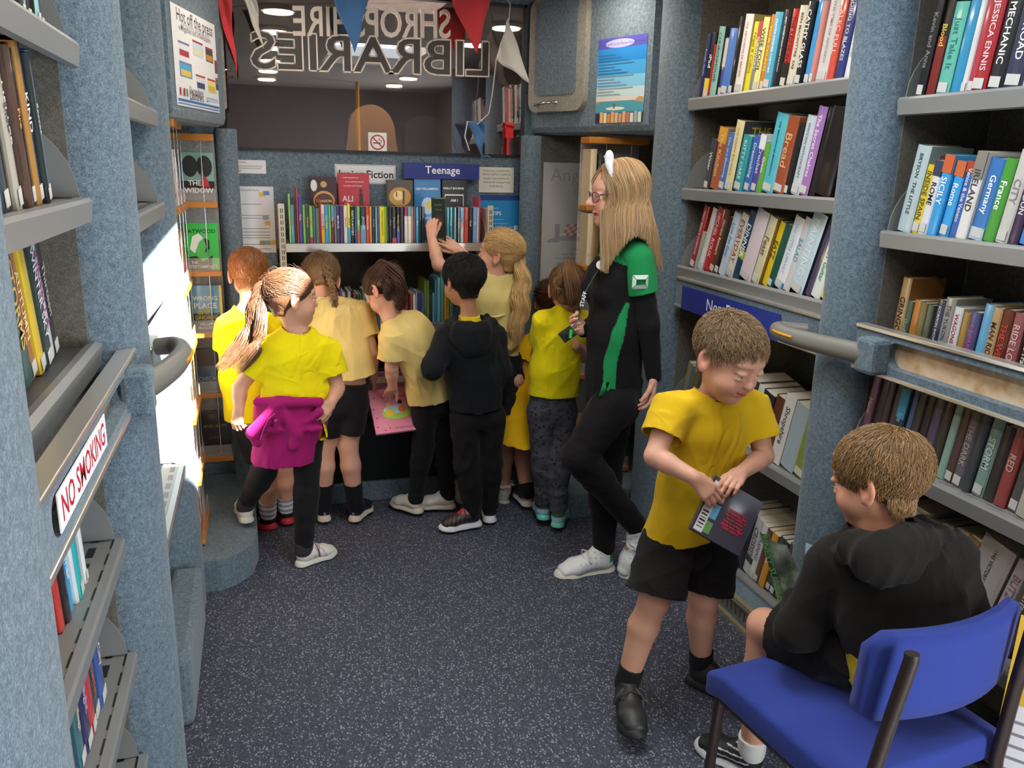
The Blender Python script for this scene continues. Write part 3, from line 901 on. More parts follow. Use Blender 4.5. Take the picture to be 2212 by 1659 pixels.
row('''26 228 #b3c3c4 #7d9092|BRYSON  THE LITTLE|#3f4a4e|front .84 .5 #8a3c3c "BILL"
15 180 #ddc22c |INSIDE SPAIN|#5a5220
15 190 #dcdcdc |ROME|#2c2c30|band .8 1 #3a3f58
17 205 #3b9bd6 |SICILY|#f4f8fa|band .78 1 #c8643c
16 190 #3ba0dc |Rome|#f2f6f8|band .8 1 #cc6a40
14 190 #3f63a8 |Venice & the Veneto|#dfe8f4|band .85 1 #a84a34
17 212 #e3dfda |IRELAND|#3a3a3c|band .7 1 #8a8478
22 196 #3a78b8 |Germany|#ffffff|band 0 .15 #a8c8d8
17 196 #4c9a3a |France|#ffffff
18 215 #c8c4be |CITY|#8a8684
13 200 #463250 |LONDON|#e6e0e6
24 205 #4a86cc |England|#f4f8fa
18 190 #8f9a84
20 196 #3a4a78
18 200 #a8a49a
22 204 #5a86b0''', 'r', XB, 1.925, 1.32, 1.445, 9, 'travel guide shelf, near right bay', 'travel guides in the near right bay', dp=.14)
row('''18 236 #b08a58 #93683a|GRINGO|#2c2420
12 176 #46584a |Gunfire|#a8b8a8
14 182 #b8742c
12 180 #7f7048
10 178 #5f6652
16 196 #30304a |SCORPION SHOWDOWN|#d8d8d4
18 205 #8f8e8a |THE YUKON TRAIL|#4c4c4c
15 186 #d5d8d8 |WAGONS WEST|#b02c4c
11 178 #a8843c
16 184 #54527e |L.J. PARKER|#c05a8c|band 0 .4 #3f78a8
16 208 #66a9cf
14 205 #c09a6c |MAN RIDER|#4a3a28
16 206 #6e3428 |THE WEST|#c84c34
17 202 #9a5a5c |RIDE LONE|#e0b8b8
13 200 #4c4038 |The Trail|#e6e0d8
15 204 #3c2c24 |LAWMEN|#e0c8a0
17 222 #8f6a68
19 225 #b8783c |RUSTLER|#6a3a18
19 218 #2c3a52 |SHOWDOWN|#e6e6e4
16 205 #a8605c
18 210 #5c4c44
17 205 #8a5a3c''', 'r', XSR+.06, 1.93, 1.24, 1.085, 5, 'shelf behind the copper-slotted rail', 'western paperbacks behind the copper slotted rail', dp=.12)
row('''14 215 #704c5e |Hazel|#c89aa8
16 205 #3c3034
12 210 #4c4044
14 205 #54484c
16 212 #38424a |Ice|#8ab4d0|band .55 .95 #3f8fb0
10 210 #50648a
13 205 #4a4440
14 210 #3f3838
16 208 #5c5468
15 210 #43403c
13 208 #8fb0a0
14 206 #5a4440
16 205 #6a6468|THE DARK|#a8a4a0
14 210 #44484c
18 208 #7f9c92|STORM|#d0dcd8
15 200 #3c3836
17 205 #9a4a44|RED|#d8b0a8
15 200 #5a5654
19 214 #b8b2a4|ELEGY|#8a8478
14 205 #4c4840
24 210 #b0a694|WOLVES|#7a7060
18 205 #6a645c''', 'r', XB-.01, 1.94, 1.24, .83, 8, 'dark shelf behind the seated boy', 'dark jacketed novels behind the seated boy', dp=.14)
row('''22 190 #7f98a0
22 232 #c8a8a4 |OR NOBLE HOUSE|#b05860
32 240 #a8b0b4 |PATRICK BISHOP|#4a4e58
24 215 #86a096
30 225 #74907e |KNIGHTS OF THE AIR|#a8b894
30 240 #4c4a40 |ENDGAME|#eceae2
24 246 #c4bdac |Winter|#7f7464|band .8 1 #b08a50
58 262 #b3aea8 #8c8478|1945 VICTORY IN THE WEST|#4a4848
22 250 #b8aab0 |BLITZ KIDS|#8a7078
30 255 #544c42 |THE EASTERN FRONT|#dedace
40 250 #d8d2c8
30 240 #8a8a86''', 'r', XB, 1.86, 1.22, .475, 14, 'war book shelf behind the seated boy', 'war books behind the seated boy', dp=.16)
# left bay
row('''18 230 #3c3a3c
14 250 #9fb8b0 |Night|#4c5a58
18 240 #2a2a2a
16 260 #8fc0c0 #2c2c2c
13 255 #23262a
14 250 #34302f
16 262 #4a4444''', 'l', XSL-.03, 1.60, 1.75, 1.80, 0, 'topmost shelf on the left', 'books on the topmost left shelf', dp=.13)
row('''22 235 #3c4a50 |RIVER|#d8dcdc
20 240 #2a2622
18 232 #b8b0a0 |Snow|#4a4a4a
26 238 #27384e |HELLER|#eef0f2
18 235 #5a4438 |Fire|#e8a060
20 240 #d6a02a |LOCK|#f2d24a|band .5 1 #c0242b
16 236 #1f1e22
20 250 #b08040
24 258 #2c3d64 |KIND|#eef0f2
13 240 #27302c
18 246 #5a7fb0 |Secret|#dce6f0''', 'l', XSL-.03, 1.34, 1.66, 1.517, -10, 'second shelf of the left bay', 'novels on the second left shelf', dp=.13)
row('''18 200 #d8502c
20 215 #2a2c2c |Shadow|#d8c83c
26 240 #30363a |NIGHT|#d0d4d4
28 250 #3a5a58 |STORMS|#e0b060
20 240 #a8663a |AUTUMN|#e8d0a0
20 244 #d8b83c
26 250 #2c3c3c |WINTER SKY|#d8e0dc
24 246 #d8d2d8 |KINSELLA|#a04a88
20 240 #26262a |Thirteen|#b8b49c''', 'l', XSL-.075, 1.38, 1.80, 1.218, -14, 'shelf above the left No Smoking rail', 'novels above the left No Smoking rail', dp=.13)
row('''20 190 #c23a30
18 200 #2c2c2e
26 205 #2f9fd8 |Summer|#e8f4fa
10 200 #d8dcd8
20 205 #34b0b4
18 200 #2a2c30
12 205 #e4e4e2''', 'l', XSL-.05, 1.46, 1.66, .79, -8, 'first shelf under the left rail', 'paperbacks under the left rail', dp=.13)
row('''20 198 #24302e
24 205 #5a48a8 |DAYLIGHT|#e0dcf0
24 200 #3f5a8a |RIVERS|#c8d8e8
16 200 #2c2c30
20 196 #3c6a74 |Village|#e0d0a8
24 205 #34305a |Night|#c0b8e0
18 205 #c03434
22 202 #2f4a4e |Autumn|#e0603c
24 205 #3a5a9a |City|#f0d0c8''', 'l', XSL-.05, 1.27, 1.70, .505, -6, 'lower shelf of the left bay', 'paperbacks on the lower left shelf', dp=.13)
# front bookcase, Teenage / Junior Fiction row
row('''9 212 #a5c87a |x|#5a8a3a
14 165 #5a9fa8 |STEP|#c84c5c
9 165 #4c4440
7 238 #d2454e
16 200 #4a4f9a #2a2430|Kicks|#d8d0e8
12 165 #74b85c |Mystery|#c8404c
15 165 #3f4a44 |Goosebumps|#c8c85c
15 160 #9ac45c |Eva|#c8404c|band 0 .16 #b83058
9 160 #4a7a9a |Sea|#d8e4e8
18 152 #66695a
6 190 #c42f34
14 166 #e6e2da |RANI REPORTS|#3c2a4c|band 0 .45 #e0b030
17 165 #3f98c8 |Tom Gates|#e8d840
10 165 #8ac04c
12 165 #6a2438 |Better Than|#d8b8c0|band .6 1 #3fa0d0
9 162 #9a8478
14 164 #3c3a7c |BEN MILLER|#e4e2ee
16 162 #4a3c64
16 164 #e4dcd0 |Nikki Jones|#4c3a5c
12 172 #e8dc30 |JIM SMITH|#4a4418|band 0 .4 #3ea0c0
18 160 #222024 |THAT'S A MYSTERY|#f0efe8
9 162 #3c5a9a
14 160 #8ac850 |Rick|#ffffff|band 0 .35 #cc5030
24 160 #2a3a48 |JACQUES|#d8dcdc|band 0 .5 #5a9ac0
17 160 #c8442c |Malamander|#f2ece0
9 160 #e2a84c
14 160 #34333c |The Thing|#d0c8d8
9 160 #3cb0d0
8 160 #7a4a8a
24 160 #e6de2c |CHARLIE CHANGES INTO|#4a4a10
9 160 #8ac04c
8 160 #2a2430
12 160 #2c2a2e |Zombie|#9ab83c
20 160 #34323c |Song of the|#c8b8d8|band 0 .14 #c03048
13 160 #2c2824 |TROUBLE HOUSE|#d8c84c|band 0 .45 #4a4aa8
22 160 #2a2430
15 160 #c02c5c |x|#ffffff|band 0 .75 #e0d8d0
15 160 #6ab8d0 |x|#ffffff|band 0 .75 #e8dfc8
9 160 #c88a5c
10 160 #5c4c74
14 160 #4aa0cc |Percy|#ffffff
10 160 #2c3a3a
14 160 #2c2c30''', 'b', 3.80, .135, .735, 1.2435, 0, 'upper shelf of the front bookcase', 'upper row of the front bookcase', dp=.125, labelled=False)
row('''9 160 #3fb0b8
15 160 #2f7f8c |Lost|#d8ece8
15 160 #3a6a74 |Cats Song|#e0d890
14 160 #23242a |POISON|#e8e6e0
14 160 #e2dfda |Northern|#c04c3c|band .6 1 #4aa0cc
16 160 #d8543c |Cloud|#2c2420
18 160 #232428 |Owl|#c8c0a0
15 160 #8aa8d0 |Sky|#ffffff
9 160 #c8d0e4
6 205 #c83c4c''', 'b', 3.80, .838, 1.0, 1.2435, 0, 'upper shelf right of the pulled-out book', 'upper row right of the pulled out book', dp=.125, labelled=False)
cols = ['#4a6aa0', '#8a98b8', '#2c3c5c', '#6ab0c8', '#c8c4c0', '#3a5c48', '#7aa0c0', '#20283c', '#d0ccc8', '#a84c5c', '#5c7c4c', '#8c6a98', '#b8503c', '#d8a03c', '#74a84c', '#4c88b0', '#e0dcd4', '#5a3c5c', '#c83c34', '#98b84c']
sp = []
for i in range(64):
    t_ = rng.integers(7, 14); h_ = rng.integers(128, 172) if i < 50 else rng.integers(190, 228)
    c_ = cols[int(rng.integers(0, len(cols)))]
    if i in (46, 47): c_, h_ = '#7a9a34', 195
    if i in (52, 55, 58): c_, h_, t_ = '#4a9a94', 232, 15
    if i in (53, 60): c_, h_ = '#dca030', 222
    sp.append('%d %d %s' % (t_, h_, c_))
row('\n'.join(sp), 'b', 3.81, .135, .99, .8725, 0, 'lower shelf of the front bookcase', 'thin books on the lower front shelf', dp=.17, labelled=False)

# ------------------------------------------------------------------ face-out books
def facebook(o, ex, ez, w, h, th, cover, arts, label, group=None, spine=None):
    """book standing with its front cover towards the viewer. o = lower left corner of the cover, ex right, ez up; arts = (text, u, v, width, colour) or ('rect'|'disc', u, v, w, h, colour)"""
    o, ex, ez = (np.array(a, float) for a in (o, ex, ez))
    ex /= np.linalg.norm(ex); ez /= np.linalg.norm(ez)
    en = np.cross(ex, ez)
    M4 = Matrix.Identity(4)
    for i in range(3):
        M4[i][0], M4[i][1], M4[i][2], M4[i][3] = ex[i], -en[i], ez[i], o[i]
    m = MB()
    m.box((0, 0, 0), (w, .002, h)); m.box((0, th-.002, 0), (w, th, h)); m.box((-.001, 0, 0), (.002, th, h))
    b = m.build('book', flat(cover, .3, .5)); b.matrix_world = M4
    tag(b, label, 'book', group)
    m = MB(); m.box((.002, .002, .003), (w-.003, th-.002, h-.003)); m.build('pages', PAGES, b)
    lay = 0
    for a in arts:
        lay += 1
        y_ = -.0003-.00012*lay
        if a[0] == 'rect':
            _, u, v_, ww, hh, c_ = a
            m = MB(); m.add([(u*w, y_, v_*h), ((u+ww)*w, y_, v_*h), ((u+ww)*w, y_, (v_+hh)*h), (u*w, y_, (v_+hh)*h)], [(0, 1, 2, 3)]); m.build('cover_art', flat(c_, .35), b)
        elif a[0] == 'disc':
            _, u, v_, ww, hh, c_ = a
            m = MB(); m.add([(u*w+ww*w*math.cos(2*PI*k/20), y_, v_*h+hh*h*math.sin(2*PI*k/20)) for k in range(20)], [tuple(range(20))]); m.build('cover_art', flat(c_, .35), b)
        elif a[0] == 'poly':
            _, pts, c_ = a
            m = MB(); m.add([(p[0]*w, y_, p[1]*h) for p in pts], [tuple(range(len(pts)))]); m.build('cover_art', flat(c_, .35), b)
        else:
            body, u, v_, ww, c_ = a
            v, f = text_fit(body, ww*w, None, res=2, bold=.02)
            m = MB(); m.add(place2d(v, (u*w, y_, v_*h), (1, 0, 0), (0, 0, 1)), f); m.build('cover_title', flat(c_), b)
    return b
GF = 'face-out books on the front bookcase'
yb = 3.955
def fb_px(x0, x1, ytop, **k):
    a = onY(x0, ytop, yb); b_ = onY(x1, ytop, yb)
    return a[0], b_[0]-a[0], a[2]-1.2445
UX, UZ = (1, 0, 0), (0, .06, 1)
x_, w_, h_ = fb_px(668, 727, 381); facebook((x_, yb, 1.2445), UX, UZ, w_, h_, .02, '#3c1a20', [('disc', .52, .62, .4, .16, '#c8a050'), ('disc', .52, .62, .34, .12, '#5a2418'), ('DRAGON', .52, .62, .56, '#f0e0b0'), ('HOW TO SEIZE A', .5, .42, .7, '#e8d8b8'), ("DRAGON'S JEWEL", .5, .33, .7, '#e8d8b8'), ('disc', .16, .86, .12, .09, '#e8e4e0'), ('disc', .52, .88, .12, .05, '#c8a050')], 'dark brown face-out dragon book with gold scroll title', GF)
x_, w_, h_ = fb_px(731, 798, 373); facebook((x_, yb, 1.2445), UX, UZ, w_, h_, .026, '#b82834', [("WHEN YOUR DAD IS THE", .4, .93, .5, '#f0dcd8'), ("WORLD'S GREATEST DETECTIVE", .52, .87, .62, '#f0dcd8'), ('YOU LEARN A FEW THINGS', .45, .81, .6, '#f0dcd8'), ('ALI', .28, .62, .36, '#dcd0d0'), ('CROSS', .5, .40, .8, '#dcd0d0'), ('disc', .72, .74, .05, .035, '#2a1418'), ('poly', [(.66, .5), (.70, .5), (.72, .6), (.75, .5), (.79, .5), (.78, .7), (.66, .7)], '#2a1418')], 'red face-out book showing a dark standing figure and pale title', GF)
x_, w_, h_ = fb_px(836, 893, 388); facebook((x_, yb, 1.2445), UX, UZ, w_, h_, .022, '#4a3a2c', [('disc', .5, .72, .42, .16, '#c09038'), ('disc', .45, .74, .2, .08, '#f0d890'), ('poly', [(.6, .6), (.66, .6), (.68, .82), (.6, .82)], '#2a2018'), ('disc', .37, .76, .03, .05, '#b04030'), ('TROUBLE', .5, .48, .78, '#e4dcd0'), ('TWISTERS', .5, .35, .8, '#e4dcd0')], 'brown face-out book with glowing sunset and two running figures', GF)
x_, w_, h_ = fb_px(896, 953, 386); facebook((x_, yb, 1.2445), UX, UZ, w_, h_, .022, '#2f80c0', [('LISA WILLIAMSON', .48, .84, .84, '#ffffff'), ('disc', .5, .56, .24, .14, '#c8dcec'), ('disc', .55, .57, .1, .07, '#e8d048'), ('ALL THE THINGS', .5, .36, .8, '#ffffff')], 'bright blue face-out book with white hand-drawn lettering', GF)
x_, w_, h_ = fb_px(957, 1010, 388); facebook((x_, yb, 1.2445), UX, UZ, w_, h_, .022, '#1c1b1e', [('HOLLY BOURNE', .46, .86, .84, '#f4f2ee'), ('rect', .1, .3, .76, .46, '#f4f2ee'), ('rect', .125, .32, .71, .42, '#1c1b1e'), ('AM I', .48, .66, .3, '#f4f2ee'), ('NORMAL', .48, .53, .6, '#e8d830'), ('YET?', .48, .40, .42, '#f4f2ee')], 'black face-out book with a white boxed question title', GF)
# the book being pulled out by the girl with the long plait
ex_ = np.array((.93, -.37, 0)); tilt = np.array((-.12, -.13, 1.0)); tilt -= (tilt@ex_)*ex_/(ex_@ex_)
o_ = onY(941, 521, 3.745)
facebook((o_[0]-.012, 3.752, 1.2455), ex_, tilt, .062, .205, .026, '#22322c', [('disc', .5, .5, .34, .16, '#4c2c2e'), ('disc', .55, .45, .2, .12, '#5c4a40'), ('DARK', .5, .86, .6, '#7c6a4a'), ('SONG', .5, .76, .5, '#7c6a4a'), ('DEVLIN', .5, .12, .6, '#8a8a7c')], 'dark green book being pulled out of the upper row by the reaching girl')
# ------------------------------------------------------------------ acrylic racks with orange wooden ledges
ACR = mat('clear_acrylic', '#f4f2ee', .08, alpha=.16)
def rack(name, o, ex, n, w, z_levels, depth, label, ztop):
    """o = lower left front corner on the floor line, ex along the front, n outward"""
    o, ex, n = (np.array(a, float) for a in (o, ex, n))
    t_ = empty('leaflet_rack', (o[0], o[1], z_levels[0]), label, 'rack')
    def P(a, b, z): q = o+ex*a-n*b; return (q[0], q[1], z)
    def bx(a0, a1, b0, b1, z0, z1, nm, mt, bev=0.0):
        m = MB(); v = [P(a, b, z) for z in (z0, z1) for a, b in ((a0, b0), (a1, b0), (a1, b1), (a0, b1))]
        m.add(v, [(0, 3, 2, 1), (4, 5, 6, 7), (0, 1, 5, 4), (1, 2, 6, 5), (2, 3, 7, 6), (3, 0, 4, 7)]); return m.build(nm, mt, t_, t_.location, bevel=bev)
    for z in z_levels: bx(0, w, 0, depth, z-.022, z, 'ledge', WOOD, .003)
    bx(0, w, 0, depth, ztop, ztop+.028, 'top_rail', WOOD, .003)
    bx(0.0, w, depth-.004, depth, z_levels[0], ztop, 'back_pane', ACR)
    for i, z in enumerate(z_levels): bx(.005, w-.005, .004, .007, z, z+.055, 'front_lip', ACR)
    for a in (.30, .72):
        m = MB(); m.cyl(P(w*a, .012, z_levels[0]), P(w*a, .012, ztop), .0022, 8); m.build('rod', CHROME, t_, t_.location)
    return t_, P
RB, PB_ = rack('rack', (-.335, 3.735, 0), (1, 0, 0), (0, -1, 0), .183, [.305, .60, .87, 1.135, 1.42], .075, 'clear rack of face-out novels with orange ledges beside the corner post', 1.665)
GR = 'face-out novels in the left corner rack'
def rbook(z, h, cover, arts, label, w=.128): facebook((-.288, 3.775, z+.001), (1, 0, 0), (0, .05, 1), w, h, .022, cover, arts, label, GR)
rbook(1.42, .198, '#7fa8a0', [('disc', .28, .72, .24, .22, '#1e2222'), ('disc', .72, .72, .24, .22, '#1e2222'), ('rect', 0, 0, 1, .42, '#241e20'), ('poly', [(.6, .6), (.8, .45), (.85, .3), (.6, .3)], '#c02c38'), ('THE', .4, .38, .4, '#f2f0ec'), ('WIDOW', .52, .23, .9, '#f2f0ec'), ('K.L.SLATER', .5, .08, .86, '#8a3a34')], 'teal and black face-out thriller on the topmost corner rack ledge')
rbook(1.135, .196, '#2fc043', [('ATWOOD', .5, .83, .86, '#16301a'), ('poly', [(.1, .45), (.2, .72), (.4, .78), (.55, .68), (.4, .6), (.25, .36)], '#eef4ee'), ('poly', [(.55, .68), (.72, .64), (.72, .45), (.55, .36), (.62, .5)], '#16301a'), ('poly', [(0, .0), (0, .28), (.3, .3), (.5, .18), (.8, .32), (.72, .0)], '#16301a'), ('THE', .22, .16, .2, '#f2f4f0'), ('TESTAMENTS', .5, .07, .88, '#f2f4f0')], 'bright green face-out novel in the corner rack')
rbook(.87, .198, '#5a96bc', [('rect', 0, 0, 1, .4, '#3c4244'), ('rect', .92, 0, .08, 1, '#dcc22c'), ('WRONG', .46, .72, .78, '#eef2f2'), ('PLACE', .46, .56, .72, '#eef2f2'), ('EMIT', .46, .43, .5, '#b8a83c'), ('GNORW', .46, .3, .7, '#b8a83c'), ('GILLIAN', .5, .16, .5, '#e0dcd0'), ('McALLISTER', .5, .08, .6, '#e0dcd0')], 'blue face-out novel with white and yellow mirrored title in the corner rack')
rbook(.60, .19, '#3f5a6c', [('CHICAGO', .5, .3, .86, '#8fb0c4'), ('rect', 0, .6, 1, .4, '#4a4440')], 'slate blue face-out novel in the lower corner rack')
rbook(.305, .2, '#2a2624', [('AND A SPY', .5, .66, .8, '#8a7c44'), ('rect', 0, .92, 1, .08, '#5a4630'), ('a novel', .5, .4, .4, '#6a6050')], 'dark brown face-out novel on the bottom corner rack ledge')
# rack facing the aisle, in the sunbeam
RA, PA_ = rack('rack', (-.255, 3.20, 0), (0, 1, 0), (1, 0, 0), .34, [.155, .40, .645, .89, 1.13, 1.425], .085, 'sunlit clear rack of paperbacks with orange ledges behind the left post', 1.70)
GA = 'paperbacks in the sunlit left rack'
acol = ['#e06a1c', '#e8e6e0', '#efede8', '#c8ccd0', '#e4e2dc', '#f0eeea']
aw = ['bottom', 'second', 'third', 'fourth', 'fifth', 'topmost']
for i, z in enumerate([.155, .40, .645, .89, 1.13, 1.425]):
    for j in range(2):
        yy = 3.215+.158*j
        c1 = acol[(i+j*2) % 6]
        facebook((-.272, yy, z+.001), (0, 1, 0), (-.05, 0, 1), .14, .2, .03, c1, [('rect', .1, .66, .8, .2, '#f6f4f0'), ('disc', .75, .86, .1, .07, '#c04030'), (['ing', 'the', 'MAPS', 'Bees', 's', 'e'][i], .4, .3, .4, '#b03060' if i else '#ffffff')], '%s paperback on the %s ledge of the sunlit rack, %s' % (cname(c1), aw[i], ['nearer the post', 'nearer the bulkhead'][j]), GA)
# rack behind the staff member
RC, PC_ = rack('rack', (1.425, 3.56, 0), (1, 0, 0), (0, -1, 0), .29, [.16, .40, .645, .90, 1.16, 1.43], .11, 'clear rack with orange ledges behind the fair haired staff member', 1.70)
GC = 'books in the rack behind the staff member'
def spine_at(x, z, t, h, c_, title, tcol, label, dp=.10, cover=None):
    book(Matrix.Translation((x, 3.565, z+.001)), t, h, dp, c_, cover, title, tcol, label, GC, False)
spine_at(1.437, 1.43, .03, .245, '#dcc49a', '', '#ffffff', 'cream page edged book in the upper rack beside the staff face')
spine_at(1.475, 1.43, .03, .225, '#3a3836', '', '#ffffff', 'dark book behind the staff head in the upper rack')
spine_at(1.437, 1.16, .034, .235, '#d8bf96', '', '#ffffff', 'cream page edged book in the rack below the staff chin')
spine_at(1.478, 1.16, .034, .235, '#26282c', 'THE WISH CHILD', '#e4e2dc', 'black spined novel in the rack below the staff chin')
spine_at(1.52, 1.16, .03, .225, '#34404c', 'WINTER', '#c0c8d0', 'slate spined novel in the rack behind the staff hair')
for i, (z, c1, tx, lb) in enumerate([(.645, '#d8c860', 'GARDEN', 'yellow face-out book in the low rack behind the staff member'), (.40, '#a83444', 'ROSE', 'red face-out book in the low rack behind the staff member'), (.16, '#2c2a2e', 'COLD STAR', 'black face-out book on the bottom of the rack behind the staff')]):
    facebook((1.52, 3.575, z+.001), (1, 0, 0), (0, .05, 1), .15, .21, .022, c1, [(tx, .5, .5, .8, '#e8e4dc'), ('rect', .0, .8, 1, .1, '#e0a040')], lb, GC)
# picture books in the low bin
PKB = (.455, 3.44, .0)
def flatbook(c00, c10, c11, c01, th, cover, label, arts=(), group=None):
    """book lying on a slope: four corners of its cover (world), counter-clockwise from lower left"""
    a, b_, c_, d_ = (np.array(p, float) for p in (c00, c10, c11, c01))
    ex = b_-a; w = np.linalg.norm(ex); ez = d_-a; ez -= (ez@ex)*ex/(ex@ex); h = np.linalg.norm(ez)
    return facebook(a, ex, ez, w, h, th, cover, arts, label, group)
heart = [('disc', u, v, .018, .018, '#c83050') for u, v in ((.06, .15), (.08, .35), (.05, .55), (.1, .8), (.2, .06), (.93, .2), (.95, .5), (.9, .75), (.78, .08), (.3, .1))]
p1 = np.array((.452, 3.46, .452)); p2 = np.array((.668, 3.47, .462)); p4 = np.array((.44, 3.63, .605))
flatbook(p1, p2, None if False else p2+(p4-p1), p4, .012, '#e08aa4', 'pink picture book lying open-faced on the low bin, dancing children on its cover', heart+[('disc', .5, .42, .3, .14, '#a8c850'), ('disc', .48, .5, .24, .1, '#a8d0e0'), ('disc', .36, .44, .09, .09, '#e8c830'), ('disc', .36, .62, .05, .06, '#f0d070'), ('disc', .62, .5, .08, .08, '#e07840'), ('disc', .61, .66, .05, .05, '#4a3020'), ("Let's Dance", .5, .8, .5, '#b06080'), ('Anna Louise', .6, .09, .4, '#b06080')])
GP = 'picture books in the low bin'
pbc = [('#b06a9a', .46), ('#d0a8d8', .50), ('#8a4a78', .74), ('#78a0b8', .22), ('#c85c50', .84), ('#5a8a5c', .32)]
for i, (c1, xx) in enumerate(pbc):
    facebook((xx-.0, 3.70+.022*i, .42), (1, 0, 0), (0, .28, 1), .2, .24, .008, c1, [('disc', .5, .5, .3, .25, '#e8e0ec' if i == 1 else '#d8b0a0'), ('rect', .1, .8, .8, .12, '#f0e8e0')], '%s picture book standing in the low bin, %s behind the pink one' % (cname(c1), ORD[i]), GP)
# ------------------------------------------------------------------ notices and posters
def sheet(name, o, ex, ez, w, h, cover, label, cat, items, th=.0015):
    """flat sheet: o = lower left, items as for facebook but all children are 'print'"""
    o, ex, ez = (np.array(a, float) for a in (o, ex, ez))
    ex /= np.linalg.norm(ex); ez /= np.linalg.norm(ez); en = np.cross(ex, ez)
    M4 = Matrix.Identity(4)
    for i in range(3): M4[i][0], M4[i][1], M4[i][2], M4[i][3] = ex[i], -en[i], ez[i], o[i]
    b = MB().box((0, 0, 0), (w, th, h)).build(name, flat(cover, .55)); b.matrix_world = M4
    tag(b, label, cat)
    n = 0
    for a in items:
        n += 1; y_ = -.0002-.00005*n
        if a[0] == 'rect': _, u, v_, ww, hh, c_ = a; m = MB().add([(u*w, y_, v_*h), ((u+ww)*w, y_, v_*h), ((u+ww)*w, y_, (v_+hh)*h), (u*w, y_, (v_+hh)*h)], [(0, 1, 2, 3)]); nm = 'print'
        elif a[0] == 'poly': _, pts, c_ = a; m = MB().add([(p[0]*w, y_, p[1]*h) for p in pts], [tuple(range(len(pts)))]); nm = 'print'
        elif a[0] == 'disc': _, u, v_, ww, hh, c_ = a; m = MB().add([(u*w+ww*w*math.cos(2*PI*k/20), y_, v_*h+hh*h*math.sin(2*PI*k/20)) for k in range(20)], [tuple(range(20))]); nm = 'print'
        else:
            body, u, v_, ww, c_ = a[:5]; al = a[5] if len(a) > 5 else 'c'; bo = a[6] if len(a) > 6 else .012
            v, f = text_fit(body, ww*w, None, align=al, res=2, bold=bo); nm = 'lettering'
            m = MB().add(place2d(v, (u*w, y_, v_*h), (1, 0, 0), (0, 0, 1)), f)
        m.build(nm, flat(c_), b)
    return b
YW = YF-.0005
def wallsheet(name, x0, y0, x1, y1, cover, label, cat, items, y=YW, th=.0015):
    a = onY(x0, y1, y); b = onY(x1, y0, y); c = onY(x1, y1, y)
    return sheet(name, (a[0], y-th, a[2]), (1, 0, 0), (0, 0, 1), c[0]-a[0], b[2]-c[2], cover, label, cat, items, th)
wallsheet('notice', 503, 345, 575, 374, '#dcdcdf', 'small white notice under the left corner of the cab window', 'notice', [('Membership', .25, .82, .3, '#7a4a6a'), ('rect', .05, .5, .85, .08, '#a8a8b0'), ('rect', .05, .34, .8, .08, '#b0a8b0'), ('rect', .05, .14, .2, .08, '#8a8a90')])
it = [('Bookshelf Packs', .45, .945, .4, '#6a6a6e')]
for z_ in (.73, .56, .52, .36, .31, .26, .22, .12, .05): it.append(('rect', .22 if z_ < .7 else .05, z_, .66, .012, '#8f8f94'))
for u, v, c_ in ((.0, .82, '#4a4460'), (.66, .85, '#d8b040'), (.76, .87, '#5a8ab8'), (.0, .63, '#4a4a50'), (.02, .54, '#b08a5a'), (.72, .5, '#8a94a8'), (.76, .42, '#c89a6a'), (.08, .28, '#8a8a8c'), (.62, .12, '#8a7a3a'), (.74, .12, '#6a98b0'), (.86, .12, '#c09a3a')): it.append(('rect', u, v, .14, .065, c_))
wallsheet('notice', 506, 404, 597, 546, '#d6d7de', 'tall white list with small pictures left of the bookcase', 'notice', it)
wallsheet('sign', 724, 355, 855, 396, '#dededf', 'white Junior Fiction sign behind the red face-out book', 'sign', [('rect', .012, .04, .976, .015, '#34343a'), ('rect', .012, .95, .976, .015, '#34343a'), ('rect', .012, .04, .005, .92, '#34343a'), ('rect', .983, .04, .005, .92, '#34343a'), ('Junior Fiction', .5, .44, .92, '#1d1c22', 'c', .02)])
wallsheet('sign', 870, 352, 1032, 385, '#1f2c7c', 'dark blue Teenage sign under the cab window', 'sign', [('Teenage', .51, .5, .46, '#f4f3f4', 'c', .012)], y=YF-.03, th=.028)
pn = [('rect', .0, .0, 1, .012, '#2c2c2e'), ('rect', .0, .985, 1, .015, '#2c2c2e'), ('rect', 0, 0, .012, 1, '#2c2c2e'), ('rect', .988, 0, .012, 1, '#2c2c2e')]
for i, (tx, ww) in enumerate([('Parents are reminded that', .74), ('Library staff are unable to', .78), ('accept responsibility for', .72), ('children left unsupervised', .76), ('in the library.', .4)]): pn.append((tx, .5, .85-.15*i, ww, '#4c4a48', 'c', .004))
wallsheet('notice', 1033, 360, 1110, 416, '#dcd9ce', 'framed cream notice to parents right of the Teenage sign', 'notice', pn)
tt = [('rect', 0, .92, 1, .08, '#1a3f80'), ('Easy to Complete', .3, .8, .34, '#b8dcf0', 'c', 0), ('TOP TIPS', .28, .72, .5, '#eef6fa')]
for i in range(9): tt.append(('rect', .04, .62-.062*i, .55+.12*((i*7) % 3), .008, '#8ac8e8'))
for z_ in (.5, .35, .2): tt.append(('rect', .04, z_, .3, .016, '#164f94'))
tt += [('rect', .86, .46, .1, .07, '#d8ecf6'), ('rect', .9, .28, .04, .1, '#12304c')]
wallsheet('poster', 1035, 423, 1120, 560, '#1f86c4', 'blue Top Tips poster right of the front bookcase', 'poster', tt)
ap = [('Angelina', .62, .885, 1.0, '#8f8c88', 'c', -.01), ('Ballerina', .82, .77, .62, '#8f8c88', 'c', -.01)]
